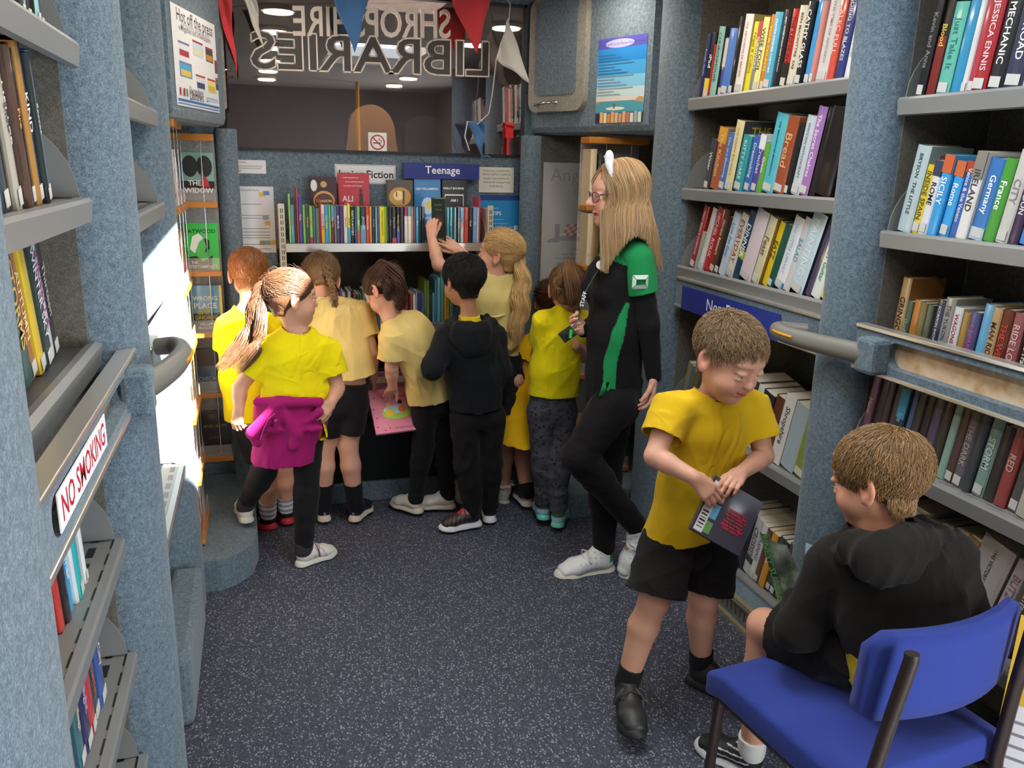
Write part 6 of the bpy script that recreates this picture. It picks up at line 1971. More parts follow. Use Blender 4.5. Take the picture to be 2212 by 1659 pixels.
# knotted sweatshirt
MAG = cloth('#9c1760', .9)
V = Vol(onY(540, 1005, 3.2)-A_((.05, .16, .02)), onY(715, 855, 3.2)+A_((.05, .17, .04)), .0045)
lh = unit(J['hipR']-J['hipL'])
V.cone(onY(625, 868, 3.2), onY(628, 905, 3.2), .100, .108, .02, u=lh, ru=(.134, .142))
V.cone(onY(628, 900, 3.2), onY(612, 1010, 3.2), .106, .112, .02, u=lh, ru=(.132, .128))
V.shell(.016); V.plane(onY(620, 993, 3.2), (0, 0, -1)); V.plane(onY(620, 858, 3.2), (0, 0, 1))
yk = 3.085
V.ell(onY(600, 872, yk), (.030, .026, .024), None, .012)
for a_, b_, r0, r1 in (((600, 874), (548, 935), .026, .030), ((602, 876), (640, 935), .024, .028), ((640, 935), (634, 962), .028, .024), ((548, 935), (556, 955), .028, .022), ((690, 868), (606, 868), .018, .022), ((556, 868), (596, 868), .018, .022), ((600, 880), (598, 925), .02, .016), ((560, 930), (690, 925), .012, .016), ((640, 925), (690, 890), .014, .02)):
    V.cone(onY(*a_, yk+.01), onY(*b_, yk+.005), r0, r1, .007)
v, f = V.mesh(); v = folds(v, vnormals(v, f), .007, 12, 1.3, (.3, 0, 1))
sw = mk('tied_sweatshirt', v, f, MAG, P2)
mb = MB(); mb.tube([onY(*p, yk-.028) for p in ((594, 893), (580, 905), (568, 930), (562, 950))], .0035, 6, flat=.5); mk('zip', np.array(mb.v), mb.f, flat('#d8308c'), sw)
mb = MB(); q = onY(596, 909, yk-.03); mb.box(q-A_((.006, .002, .006)), q+A_((.006, .002, .006))); mk('logo_patch', np.array(mb.v), mb.f, flat('#b82878'), sw)
# shirt tail hanging at the right hip
V = Vol(onY(690, 950, 3.2)-A_((.04, .08, .03)), onY(715, 900, 3.2)+A_((.04, .1, .03)), .004); V.cone(onY(693, 905, 3.17), onY(697, 945, 3.17), .014, .022, 0, u=(0, 1, 0), ru=(.05, .06)); V.plane(onY(697, 942, 3.17), (.3, 0, -1)); v, f = V.mesh(); mk('shirt_tail', v, f, cloth('#e8d205'), P2)
legwear(P2, J, '#191819', 'leggings', 1.92, (.064, .047, .038), waist=J['pel']+A_((0, 0, .02)), amp=.003)
for s in 'LR': sock(P2, J, s, '#3a3a3e', .035)
IR = [(lambda q: (np.abs(q[:, 0]) > .022) & (q[:, 1] > .06) & (q[:, 1] < .12) & (np.sin(q[:, 1]*260+q[:, 2]*120) > .75), '#c8a0d0')]
shoe(P2, J['anL'], hd['toeL'], .185, '#e6e0d4', '#ded8c8', accent=IR, laces='#e0d8d0')
shoe(P2, J['anR'], hd['toeR'], .185, '#e6e0d4', '#ded8c8', accent=IR, laces='#d8c0cc', strap=[(.082, '#6a6468')])

# ---------- boy with cropped ginger hair at the back left
J = joints(nek=(535, 672, 3.55), che=(533, 725, 3.55), mid=(540, 815, 3.55), pel=(556, 905, 3.55), shL=(494, 702, 3.55), shR=(590, 702, 3.57), elL=(488, 790, 3.56), wrL=(500, 850, 3.62), elR=(605, 790, 3.6), wrR=(600, 840, 3.66),
    hipL=(540, 928, 3.55), hipR=(588, 928, 3.57), knL=(578, 1020, 3.57), knR=(612, 1010, 3.58), anL=(579, 1109, 3.60), anR=(619, 1096, 3.62))
hd = dict(c=onY(538, 592, 3.58), fwd=(.06, 1, -.34), up=(0, 0, 1), s=1.0, toeL=(-.72, .62, 0), toeR=(-.1, 1, 0), back=A_((0, -1, 0)))
P3 = new_person(J, 'person with cropped ginger hair and sunlit yellow shoulders, farthest left by the bulkhead')
R = body(P3, J, hd, '#d9a184', fade='#b07850', h=.004, hands=(dict(s='L', d=(0, .2, -1), n=(1, 0, 0), S=.7), dict(s='R', d=(0, .2, -1), n=(-1, 0, 0), S=.7)))
short_hair(P3, hd, R, '#a0673c', 31, n=3000, length=.016, lift=.003, r=.0011, crown=(.008, -.055, .09), h=.0035, plane_d=.02)
tee(P3, J, YEL, onY(548, 902, 3.55), frac=.6, loose=1.05, seed=9, mt=cloth('#e8d205'))
legwear(P3, J, '#1d1c20', 'shorts', .62, (.074, .070), waist=J['pel'])
for s in 'LR':
    sock(P3, J, s, '#d8d6d4', .07, bands=('#8a8890', 260))
    shoe(P3, J['an'+s], hd['toe'+s], .19, '#17161a', '#c02a34', sole_h=.030, accent=[(lambda q: (np.abs(q[:, 0]) > .02) & (q[:, 1] > .05) & (q[:, 1] < .095) & (np.sin(q[:, 1]*420-q[:, 2]*160) > .45) & (q[:, 2] < .06), '#e6e4e0')])

# ---------- girl with the plait
J = joints(nek=(700, 652, 3.67), che=(733, 695, 3.62), mid=(740, 775, 3.57), pel=(748, 850, 3.55), shL=(672, 672, 3.60), shR=(782, 672, 3.64), elL=(664, 760, 3.66), wrL=(690, 815, 3.72), elR=(803, 765, 3.58), wrR=(806, 815, 3.62),
    hipL=(716, 872, 3.56), hipR=(764, 872, 3.56), knL=(702, 965, 3.58), knR=(752, 962, 3.56), anL=(699, 1092, 3.60), anR=(768, 1092, 3.57))
hd = dict(c=onY(692, 606, 3.72), fwd=(-.12, .62, -.78), up=(0, .9, .5), s=1.02, toeL=(-.05, 1, 0), toeR=(.5, .86, 0), back=A_((0, -1, 0)))
P4 = new_person(J, 'person with a thin fair plait and pale yellow T-shirt bending over the low bin')
R = body(P4, J, hd, '#d7a288', h=.004, hands=(dict(s='L', d=(0, .3, -1), n=(1, 0, 0), S=.7), dict(s='R', d=onY(808, 845, 3.66)-J['wrR'], n=(-1, 0, 0), S=.7)))
bp = crom([onY(697, 560, 3.68), onY(712, 600, 3.60), onY(722, 636, 3.575), onY(723, 646, 3.57)], 30)
Pk = []
for k in range(3):
    q = np.linspace(0, 1, 30); th = 2*PI*(q*4.2+k/3)
    c_ = bp+np.stack([.012*np.sin(th)*(1-.3*q), -.008*np.sin(2*th)-.004, np.zeros(30)], 1)
    Pk.append(lock(list(c_), [.0085, .0085, .007], 26, .0022, 40+k, steps=30, ragged=.02, tip=.9))
Pk.append(lock([onY(723, 640, 3.575), onY(724, 655, 3.57), onY(722, 672, 3.575)], [.006, .015, .009], 60, .0015, 44, .002))
Pk.append(lock([onY(697, 562, 3.69), onY(692, 550, 3.68), onY(685, 548, 3.67)], [.014, .018, .014], 60, .002, 45, .004))
pulled_hair(P4, hd, R, '#80603f', (0, -.07, .08), 41, 1100, packs=Pk, plane_d=.02, lift=.007, h=.004, target=(0.02, -.06, .085))
mb = MB(); mb.tube([onY(723, 634, 3.572), onY(723, 640, 3.57)], .009, 10); mk('hair_tie', np.array(mb.v), mb.f, flat('#4ab8b0'), P4)
tee(P4, J, PALE, onY(752, 812, 3.555), (.1, 0, -1), .62, 1.12, 1.03, seed=14, amp=.0065, mt=cloth('#dec37a'), hemw=(.125, .10), extra=[(onY(765, 740, 3.60), onY(792, 830, 3.66), .05, .045)])
legwear(P4, J, '#1b191b', 'shorts', .70, (.070, .062), waist=J['pel']+A_((0, 0, .06)))
for s in 'LR':
    sock(P4, J, s, '#161518', .115, r=.037)
    shoe(P4, J['an'+s], hd['toe'+s], .185, '#1c1d2e', '#d8ccb4', sole_h=.03, accent=[(lambda q: (q[:, 2] > .068) & (q[:, 1] < .06), '#a878b8'), (lambda q: (np.abs(q[:, 0]) < .005) & (q[:, 1] < .03), '#a878b8')])

# ---------- girl stooping with her hand on the pink book
J = joints(nek=(846, 690, 3.48), che=(885, 725, 3.48), mid=(922, 780, 3.49), pel=(940, 846, 3.5), shL=(846, 730, 3.42), shR=(895, 694, 3.56), elL=(846, 795, 3.43), wrL=(848, 836, 3.47), elR=(880, 790, 3.62), wrR=(884, 830, 3.66),
    hipL=(920, 868, 3.48), hipR=(960, 868, 3.53), knL=(913, 965, 3.53), knR=(958, 962, 3.56), anL=(898, 1076, 3.58), anR=(967, 1068, 3.6))
hd = dict(c=onY(832, 628, 3.52), fwd=(-.5, .5, -.7), up=(-.3, .5, .7), s=1.02, toeL=(-.62, .78, 0), toeR=(-.97, .25, 0), back=A_((0, -1, 0)))
P5 = new_person(J, 'person with pinned-up brown hair and pale T-shirt stooping, hand on a pink picture book')
R = body(P5, J, hd, '#cf9a80', h=.004, lg=.7, hands=(dict(s='L', d=(-.1, .6, -.5), n=(0, -.2, -1), S=.72, curl=(5, 8, 5)), dict(s='R', d=(-.1, .6, -.6), n=(0, -.2, -1), S=.7)))
Pk = [lock([hw(hd, R, (.0, -.05, .105)), onY(848, 592, 3.46), onY(862, 620, 3.43), onY(866, 655, 3.43), onY(858, 668, 3.43)], [.02, .034, .032, .026, .010], 260, .0019, 51, .006, 2.5), lock([hw(hd, R, (.04, -.07, .07)), onY(838, 610, 3.42), onY(842, 650, 3.41)], [.02, .026, .012], 120, .0018, 52, .005, 2)]
pulled_hair(P5, hd, R, '#4a2e20', (.02, -.09, .06), 50, 1100, packs=Pk, plane_d=.02, h=.004)
tee(P5, J, PALE, onY(934, 862, 3.5), (.12, 0, -1), .70, 1.10, 1.02, seed=18, amp=.0065, mt=cloth('#dec37a'), sl=1.1)
legwear(P5, J, '#171516', 'leggings', 1.94, (.066, .048, .036), waist=J['pel']+A_((0, 0, .03)))
for s in 'LR':
    sock(P5, J, s, '#1c1a1c', .04)
    shoe(P5, J['an'+s], hd['toe'+s], .185, '#ddd6cc', '#cfc4b4', accent=[(lambda q: (q[:, 1] < .006) & (np.abs(q[:, 0]) < .014) & (q[:, 2] > .04), '#c89aa0')])

# ---------- boy in the black hooded top
J = joints(nek=(1014, 692, 3.36), che=(1018, 745, 3.36), mid=(1028, 810, 3.36), pel=(1032, 880, 3.36), shL=(966, 728, 3.36), shR=(1068, 726, 3.38), elL=(934, 796, 3.28), wrL=(966, 722, 3.42), elR=(1084, 800, 3.36), wrR=(1062, 842, 3.46),
    hipL=(1004, 902, 3.36), hipR=(1060, 902, 3.37), knL=(1010, 1000, 3.37), knR=(1056, 996, 3.39), anL=(1022, 1104, 3.38), anR=(1058, 1092, 3.42))
hd = dict(c=onY(1001, 606, 3.37), fwd=(-.30, .9, -.16), up=(0, 0, 1), s=1.02, toeL=(-.99, -.12, 0), toeR=(.2, 1, 0), back=A_((0, -1, 0)))
P6 = new_person(J, 'person with short black hair in a black hooded top, one hand raised to the mouth')
R = body(P6, J, hd, '#b98260', fade='#2a1c16', h=.004, lg=.82, hands=(dict(s='L', d=onY(976, 688, 3.47)-J['wrL'], n=(.6, .6, .2), S=.72, curl=(30, 45, 30)), dict(s='R', d=(-.3, .8, -.3), n=(0, 0, -1), S=.7)))
short_hair(P6, hd, R, '#17120f', 61, n=4200, length=.026, lift=.008, r=.0012, crown=(.01, -.045, .10), h=.0035, plane_d=.02)
NV = cloth('#131519', .9)
tee(P6, J, '#131519', onY(1028, 882, 3.36), frac=1.0, loose=1.17, g=1.03, name='hooded_top', seed=22, amp=.0065, mt=NV, neck=.056, arms='', extra=[(J['shL'], J['elL'], .050, .045), (J['elL'], J['wrL'], .045, .035), (J['shR'], J['elR'], .050, .045), (J['elR'], J['wrR'], .045, .036)], hemw=(.118, .09))
V = Vol(onY(950, 790, 3.36)-A_((.12, .26, .12)), onY(1085, 650, 3.36)+.12, .0045)
V.ell(onY(1018, 728, 3.285), (.092, .040, .062), frame((0, 1, .35)), .03); V.ell(onY(1022, 752, 3.272), (.058, .034, .045), frame((0, 1, .2)), .03)
for a_, b_, r0, r1 in (((970, 704, 3.36), (992, 708, 3.30), .024, .030), ((1062, 700, 3.38), (1044, 706, 3.31), .024, .030), ((970, 704, 3.36), (980, 690, 3.42), .022, .016), ((1062, 700, 3.38), (1052, 684, 3.43), .022, .016), ((992, 712, 3.29), (1044, 710, 3.295), .024, .024)):
    V.cone(onY(*a_), onY(*b_), r0, r1, .025)
V.cone(J['nek']+A_((0, .03, .0)), J['nek']+A_((0, .03, .10)), .040, .055, .01, 'd')
v, f = V.mesh(); v = folds(v, vnormals(v, f), .005, 23)
mk('hood', v, f, NV, P6)
V = Vol(onY(990, 710, 3.36)-.09, onY(1040, 670, 3.36)+.09, .004); V.cone(J['nek']-A_((0, 0, .01)), J['nek']+A_((0, 0, .022)), .05, .044, 0); V.shell(.006); V.plane(J['nek']+A_((0, 0, .022)), (0, 0, 1)); V.plane(J['nek']-A_((0, 0, .03)), (0, 0, -1)); v, f = V.mesh(); mk('yellow_collar', v, f, cloth('#dcc410'), P6)
legwear(P6, J, '#141315', 'trousers', 1.95, (.074, .060, .046), waist=J['pel'], amp=.0065, seed=24)
for s in 'LR': shoe(P6, J['an'+s], hd['toe'+s], .195, '#262326', '#e2e0e2', sole_h=.034, accent=[(lambda q: (q[:, 2] > .07), '#b8323c'), (lambda q: (q[:, 1] > .09) & (np.sin(q[:, 1]*300+q[:, 0]*200) > .2), '#54363c')], strap=[(.078, '#2a282a')])

# ---------- fair girl reaching up to the shelf
J = joints(nek=(1070, 590, 3.6), che=(1068, 645, 3.6), mid=(1072, 725, 3.6), pel=(1078, 800, 3.6), shL=(1032, 604, 3.6), shR=(1108, 606, 3.6), elL=(947, 572, 3.63), wrL=(932, 512, 3.70), elR=(1040, 585, 3.72), wrR=(994, 542, 3.72),
    hipL=(1052, 815, 3.6), hipR=(1100, 815, 3.6), knL=(1026, 935, 3.66), knR=(1088, 950, 3.62), anL=(998, 1060, 3.70), anR=(1088, 1060, 3.65))
hd = dict(c=onY(1080, 548, 3.6), fwd=(-.82, .55, .10), up=(0, 0, 1), s=1.03, toeL=(-.1, 1, 0), toeR=(-.1, 1, 0), back=A_((0, -1, 0)))
P7 = new_person(J, 'person with very long wavy blonde ponytail reaching up to pull out a book')
R = body(P7, J, hd, '#dda68c', h=.0038, hands=(dict(s='L', d=onY(932, 482, 3.715)-J['wrL'], n=(.5, .8, -.1), S=.76, curl=(30, 50, 35)), dict(s='R', d=onY(962, 520, 3.735)-J['wrR'], n=(-.1, .9, -.4), S=.78, curl=(4, 10, 8), spread=.2)), gaze=(-.9, .5, 0), hair_c='#b08a50')
tie = (-.02, -.096, .025); T = hw(hd, R, tie)
T = onY(1120, 548, 3.555)
gl = [hw(hd, R, (-.0, -.08, .03)), T, onY(1128, 590, 3.52), onY(1126, 650, 3.49), onY(1118, 710, 3.49), onY(1102, 758, 3.50)]
pk = [lock(gl, [.012, .013, .032, .042, .036,   .014], 950, .0014, 71, .010, 4.6, tip=.5, ragged=.22, flatdir=(1, 0, 0), flat=.55, steps=34)]
pulled_hair(P7, hd, R, '#d6b076', tie, 70, 1600, packs=pk, plane_d=.02, h=.0035, lift=.005)
mb = MB(); mb.tube([T+A_((-.010, .006, 0)), T+A_((0, .0, 0)), T+A_((.008, -.006, -.003))], [.012, .0145, .012], 12); mk('hair_tie', np.array(mb.v), mb.f, flat('#5a2c24'), P7)
tee(P7, J, PALE, onY(1074, 768, 3.6), frac=.5, loose=1.0, seed=26, amp=.006, mt=cloth('#dcc880'), arms='L', neck=.054, hemw=(.105, .08))
mb = MB(); q = onY(1060, 683, 3.495); mb.tube([q+A_((-.075, .03, .001)), q+A_((-.03, .0, -.004)), q+A_((.03, -.0, -.004)), q+A_((.075, .03, 0))], .005, 6); mk('waist_seam', np.array(mb.v), mb.f, cloth('#dcc880'), P7)
V = Vol(onY(1030, 930, 3.6)-.16, onY(1130, 760, 3.6)+.17, .005); V.cone(onY(1076, 765, 3.6), onY(1088, 890, 3.585), .082, .125, 0, u=(1, 0, 0), ru=(.108, .155)); V.shell(.01); V.plane(onY(1074, 880, 3.6), (0, 0, -1)); V.plane(onY(1074, 762, 3.6), (0, 0, 1)); v, f = V.mesh(); v = folds(v, vnormals(v, f), .008, 27); mk('skirt', v, f, cloth('#16161a'), P7)
for s in 'LR':
    sock(P7, J, s, '#dcd4d0', .045, frill=True)
    shoe(P7, J['an'+s], hd['toe'+s], .18, '#d8c8bc', '#c8bca8', accent=[(lambda q: (np.abs(q[:, 0]) < .008) & (q[:, 1] < .03), '#a8d0c0')])

# ---------- crouching child half hidden behind the staff member
J = joints(nek=(1182, 715, 3.74), che=(1168, 765, 3.70), mid=(1148, 855, 3.56), pel=(1138, 915, 3.50), shL=(1140, 750, 3.72), shR=(1212, 758, 3.74), elL=(1116, 824, 3.52), wrL=(1152, 842, 3.58), elR=(1220, 830, 3.66), wrR=(1200, 850, 3.74),
    hipL=(1120, 925, 3.48), hipR=(1164, 925, 3.5), knL=(1112, 900, 3.68), knR=(1170, 900, 3.7), anL=(1138, 1062, 3.52), anR=(1176, 1060, 3.54))
hd = dict(c=onY(1190, 652, 3.76), fwd=(.3, .9, -.2), up=(0, 0, 1), s=.98, toeL=(0, 1, 0), toeR=(.2, 1, 0), back=A_((0, -1, 0)))
P8 = new_person(J, 'person in an amber yellow T-shirt crouching behind the girl in patterned leggings, mostly hidden')
R = body(P8, J, hd, '#c98f74', h=.0045, hands=(dict(s='L', d=(.7, .5, -.1), n=(0, 0, -1), S=.7), dict(s='R', d=(-.2, .8, -.1), n=(0, 0, -1), S=.7)))
pulled_hair(P8, hd, R, '#5a3c28', (0, -.09, .03), 80, 500, h=.0045, plane_d=.02, lift=.012, r=.0016)
tee(P8, J, '#d8a810', onY(1128, 958, 3.46), (-.15, 0, -1), .62, 1.15, 1.02, seed=29, amp=.0065, mt=cloth('#d8a80c'), hemw=(.12, .10))
legwear(P8, J, '#1a191b', 'shorts', .9, (.07, .06), waist=J['pel']+A_((0, 0, .04)))
for s in 'LR':
    sock(P8, J, s, '#18171a', .04)
    shoe(P8, J['an'+s], hd['toe'+s], .18, '#1f2022', '#d4cfc8', sole_h=.03, accent=[(lambda q: (np.abs(q[:, 0]) > .012) & (q[:, 2] > .05) & (q[:, 1] < .03), '#58c0a4'), (lambda q: (q[:, 2] < .045) & (q[:, 1] < .02), '#c89aa0')])

# ---------- girl in patterned leggings
J = joints(nek=(1226, 672, 3.3), che=(1212, 725, 3.3), mid=(1200, 795, 3.3), pel=(1194, 870, 3.3), shL=(1176, 694, 3.28), shR=(1256, 692, 3.33), elL=(1160, 770, 3.40), wrL=(1192, 800, 3.46), elR=(1266, 770, 3.32), wrR=(1244, 745, 3.22),
    hipL=(1170, 888, 3.3), hipR=(1216, 888, 3.31), knL=(1172, 988, 3.31), knR=(1208, 988, 3.28), anL=(1174, 1088, 3.33), anR=(1206, 1104, 3.26))
hd = dict(c=onY(1226, 625, 3.31), fwd=(.35, .9, -.25), up=(0, 0, 1), s=1.0, toeL=(.2, 1, 0), toeR=(.45, .9, 0), back=A_((0, -1, 0)))
P9 = new_person(J, 'person with high brown ponytail, bright yellow T-shirt and grey spotted leggings beside the staff member')
R = body(P9, J, hd, '#d29c80', h=.004, lg=.82, hands=(dict(s='L', d=(.4, .8, 0), n=(0, 0, -1), S=.7), dict(s='R', d=(-.2, .3, .5), n=(-.6, 0, 0), S=.66)))
tie = (0, -.075, .095); T = hw(hd, R, tie)
Pk = [lock([hw(hd, R, (0, -.05, .095)), T+A_((0, -.01, .012)), onY(1232, 605, 3.17), onY(1240, 640, 3.16), onY(1230, 662, 3.17)], [.018, .018, .036, .034, .012], 280, .0018, 91, .005, 2, ragged=.25, flatdir=(1, 0, 0), flat=.5), lock([T, onY(1205, 615, 3.18), onY(1202, 652, 3.18)], [.014, .02, .012], 90, .0017, 92, .005, 2, ragged=.3)]
pulled_hair(P9, hd, R, '#7a5636', tie, 90, 1200, packs=Pk, h=.004, plane_d=.02)
tee(P9, J, YEL, onY(1196, 852, 3.3), (-.05, 0, -1), .55, 1.06, 1.0, seed=33, amp=.006, mt=cloth('#e0cc08'), arms='L', hemw=(.118, .086))
PAT = bpy.data.materials.new('spotted_jersey'); PAT.use_nodes = True
nt = PAT.node_tree; b__ = nt.nodes['Principled BSDF']; b__.inputs['Roughness'].default_value = .9
tc = nt.nodes.new('ShaderNodeTexCoord'); vo = nt.nodes.new('ShaderNodeTexVoronoi'); vo.inputs['Scale'].default_value = 44; cr = nt.nodes.new('ShaderNodeValToRGB'); cr.color_ramp.interpolation = 'CONSTANT'
e = cr.color_ramp.elements; e[0].position = 0; e[0].color = (*lin('#3c3a42'), 1); e[1].position = .28; e[1].color = (*lin('#222127'), 1); k_ = e.new(.42); k_.color = (*lin('#44424a'), 1)
nt.links.new(tc.outputs['Object'], vo.inputs['Vector']); nt.links.new(vo.outputs['Distance'], cr.inputs[0]); nt.links.new(cr.outputs[0], b__.inputs['Base Color'])
legwear(P9, J, '#44424a', 'leggings', 1.93, (.068, .052, .042), waist=J['pel']+A_((0, 0, .07)), mt=PAT, amp=.005)
for s in 'LR':
    sock(P9, J, s, '#2c7a48', .045, r=.032)
    shoe(P9, J['an'+s], hd['toe'+s], .185, '#b8a0cc', '#74cdb8', sole_h=.020, accent=[(lambda q: (q[:, 2] > .060) & (q[:, 1] > .015), '#e0708c'), (lambda q: (q[:, 2] < .042), '#a0c8dc'), (lambda q: (np.abs(q[:, 0]) < .006) & (q[:, 1] < .02) & (q[:, 2] > .06), '#4c4c58')])

# ---------- fair haired member of staff
J = joints(nek=(1350, 512, 2.85), che=(1338, 590, 2.85), mid=(1330, 715, 2.85), pel=(1328, 840, 2.85), shL=(1376, 560, 2.73), shR=(1338, 560, 2.98), elL=(1400, 700, 2.71), wrL=(1412, 812, 2.72), elR=(1300, 690, 3.0), wrR=(1262, 712, 2.90),
    hipL=(1326, 870, 2.78), hipR=(1322, 870, 2.92), knL=(1252, 985, 2.77), knR=(1306, 1030, 2.89), anL=(1380, 1142, 2.80), anR=(1304, 1192, 2.87))
hd = dict(c=onY(1334, 421, 2.85), fwd=(-1, .10, -.06), up=(0, 0, 1), s=1.09, toeR=(-1, -.04, 0), toeL=(-.60, -.02, -.80), back=A_((1, 0, 0)))
P10 = new_person(J, 'person with long blonde hair and glasses in a black and green staff top, facing left')
R = body(P10, J, hd, '#d79f86', h=.0038, lg=.82, g=1.16, ag=1.12, adult=True, hands=(dict(s='L', d=(-.08, 0, -1), n=(-1, .2, 0), S=.92, curl=(15, 25, 15)), dict(s='R', d=(-.6, -.3, .2), n=(.2, -.5, .3), S=.9, curl=(30, 40, 30))), hair_c='#a8845c', gaze=(-1, .08, -.05), mouth_open=.006, flush=1.2)
# long straight hair: falls from a parting over the near side, front and back
packs = []
hrng = np.random.default_rng(5)
for i in range(26):
    t_ = i/25
    # root along the parting from the brow to the crown; azimuth round the near side of the head to the back
    az = math.radians(20+150*t_)      # 0 = face, 90 = near ear, 180 = back
    rx, ry = -math.sin(az), math.cos(az)
    ry0 = .050-.118*t_
    root_ = hw(hd, R, (.0-.010*math.sin(az), ry0, .034+.080*math.sqrt(max(.05, 1-((ry0+.018)/.094)**2))))
    side = hw(hd, R, (rx*.086, -.012+ry*.088*(.8 if t_ < .2 else 1), .045))
    ear = hw(hd, R, (rx*.092, -.016+ry*.080, -.03))
    yp = np.interp(t_, [0, .12, .25, .4, .55, .7, .85, 1], [588, 592, 560, 528, 512, 522, 572, 588]); xp = np.interp(t_, [0, .2, .5, .8, 1], [1300, 1318, 1368, 1412, 1430])
    yb_ = np.interp(t_, [0, .25, .5, .75, 1], [2.72, 2.70, 2.665, 2.69, 2.76])
    en_ = onY(xp, yp, yb_)
    sh_ = en_*.5+ear*.5+A_((0, -.012, .0)); sh_[1] = min(sh_[1], ear[1]*.45+yb_*.55)
    mid_ = hw(hd, R, (rx*.056, -.012+ry*.066, .090))
    packs.append(lock([root_, mid_, side, ear, sh_, en_], [.008, .012, .014, .016, .015, .006], 100, .0014, 300+i, .0012, 1.0, tip=.3, ragged=.22, steps=22))
for i in range(16):            # far side and fringe
    t_ = i/15; az = math.radians(-25-140*t_); rx, ry = -math.sin(az), math.cos(az)
    ry0 = .050-.115*t_; root_ = hw(hd, R, (.008, ry0, .033+.080*math.sqrt(max(.05, 1-((ry0+.018)/.094)**2)))); side = hw(hd, R, (rx*.084, -.012+ry*.088, .04)); ear = hw(hd, R, (rx*.09, -.016+ry*.078, -.04))
    en_ = ear+A_((.02*t_, .03, -.24))
    packs.append(lock([root_, side, ear, en_], [.010, .014, .016, .010], 60, .0014, 400+i, .001, 1, ragged=.2))
V = Vol(A_(hd['c'])-A_((.15, .16, .36)), A_(hd['c'])+A_((.16, .16, .13)), .0045)
V.ell(hw(hd, R, (0, -.018, .030)), A_((.080, .090, .079))*1.09, R, 0)
V.cone(hw(hd, R, (-.004, -.030, .02)), hw(hd, R, (-.006, -.045, -.10)), .084, .070, .02, u=R[:, 1], ru=(.070, .075))
V.plane(hw(hd, R, (0, .040, .03)), R@A_((0, .8, -.28)))
v, f = V.mesh()
strand_mesh('hair', packs, '#b8946a', P10, HAIR, 10, var=.22, extra=[(v, f)])
# white bow
V = Vol(hw(hd, R, (0, .05, .08))-.09, hw(hd, R, (0, .05, .13))+.09, .003)
V.ell(hw(hd, R, (-.050, .044, .118)), A_((.010, .017, .030)), R, .006); V.cone(hw(hd, R, (-.054, .046, .098)), hw(hd, R, (-.070, .040, .052)), .013, .004, .006); V.ell(hw(hd, R, (-.005, .036, .124)), A_((.026, .012, .008)), R, .006)
v, f = V.mesh(); mk('hair_bow', v, f, cloth('#e2e4e8'), P10)
# glasses
gs = MB()
for sx in (-1, 1):
    ring = [hw(hd, R, (sx*.033+.0235*math.cos(a)*1.0, .0915-.012*abs(math.cos(a))*(1 if math.cos(a)*sx > 0 else .2), -.001+.0165*math.sin(a)*(1-.12*math.sin(a)))) for a in np.linspace(0, 2*PI, 25)]
    gs.tube(ring, .0019, 6)
    gs.tube([hw(hd, R, (sx*.058, .078, .006)), hw(hd, R, (sx*.072, .045, .006)), hw(hd, R, (sx*.078, -.005, .004))], .0024, 6)
gs.tube([hw(hd, R, (-.010, .092, .002)), hw(hd, R, (0, .100, .004)), hw(hd, R, (.010, .092, .002))], .0016, 6)
mk('glasses', np.array(gs.v), gs.f, flat('#5a2433', .3), P10)
# polo shirt: black with green shoulders and side panel
def polo_col(v):
    col = np.tile(A_(lin('#141213')), (len(v), 1)); g_ = A_(lin('#1f8a4c'))
    px = np.array([proj(p) for p in v])
    d_ = (v-J['shL'])@unit(J['elL']-J['shL'])
    near = v[:, 1] < 2.86
    yoke = (v[:, 2] > J['che'][2]+.030-.38*(v[:, 0]-J['che'][0]))
    col[yoke] = g_
    # curving side panel
    zz = np.array([J['che'][2]-.09, J['mid'][2]+.02, J['mid'][2]-.09, J['pel'][2]-.03]); cc = np.array([onY(1347, 690, 2.74)[0], onY(1330, 735, 2.74)[0], onY(1318, 800, 2.74)[0], onY(1314, 850, 2.74)[0]])
    xc = np.interp(v[:, 2], zz[::-1], cc[::-1]); w_ = np.interp(v[:, 2], zz[::-1], np.array([.008, .022, .020, .018])[::-1])
    pan = (np.abs(v[:, 0]-xc) < w_) & (v[:, 2] < zz[0]) & (v[:, 1] < 2.80)
    col[pan] = g_
    return col
bust = [(J['che']+A_((-.05, -.05, -.03)), J['che']+A_((-.075, -.05, -.06)), .07, .055), (J['che']+A_((-.05, .05, -.03)), J['che']+A_((-.075, .05, -.06)), .07, .055)]
tee(P10, J, '#141213', onY(1322, 846, 2.85), (0.12, 0, -1), .55, 1.03, 1.20, name='polo_shirt', h=.004, seed=41, amp=.004, neck=.050, arms='', extra=bust, colfn=polo_col, hemw=(.135, .112))
GRN = cloth('#1f8a4c', .85)
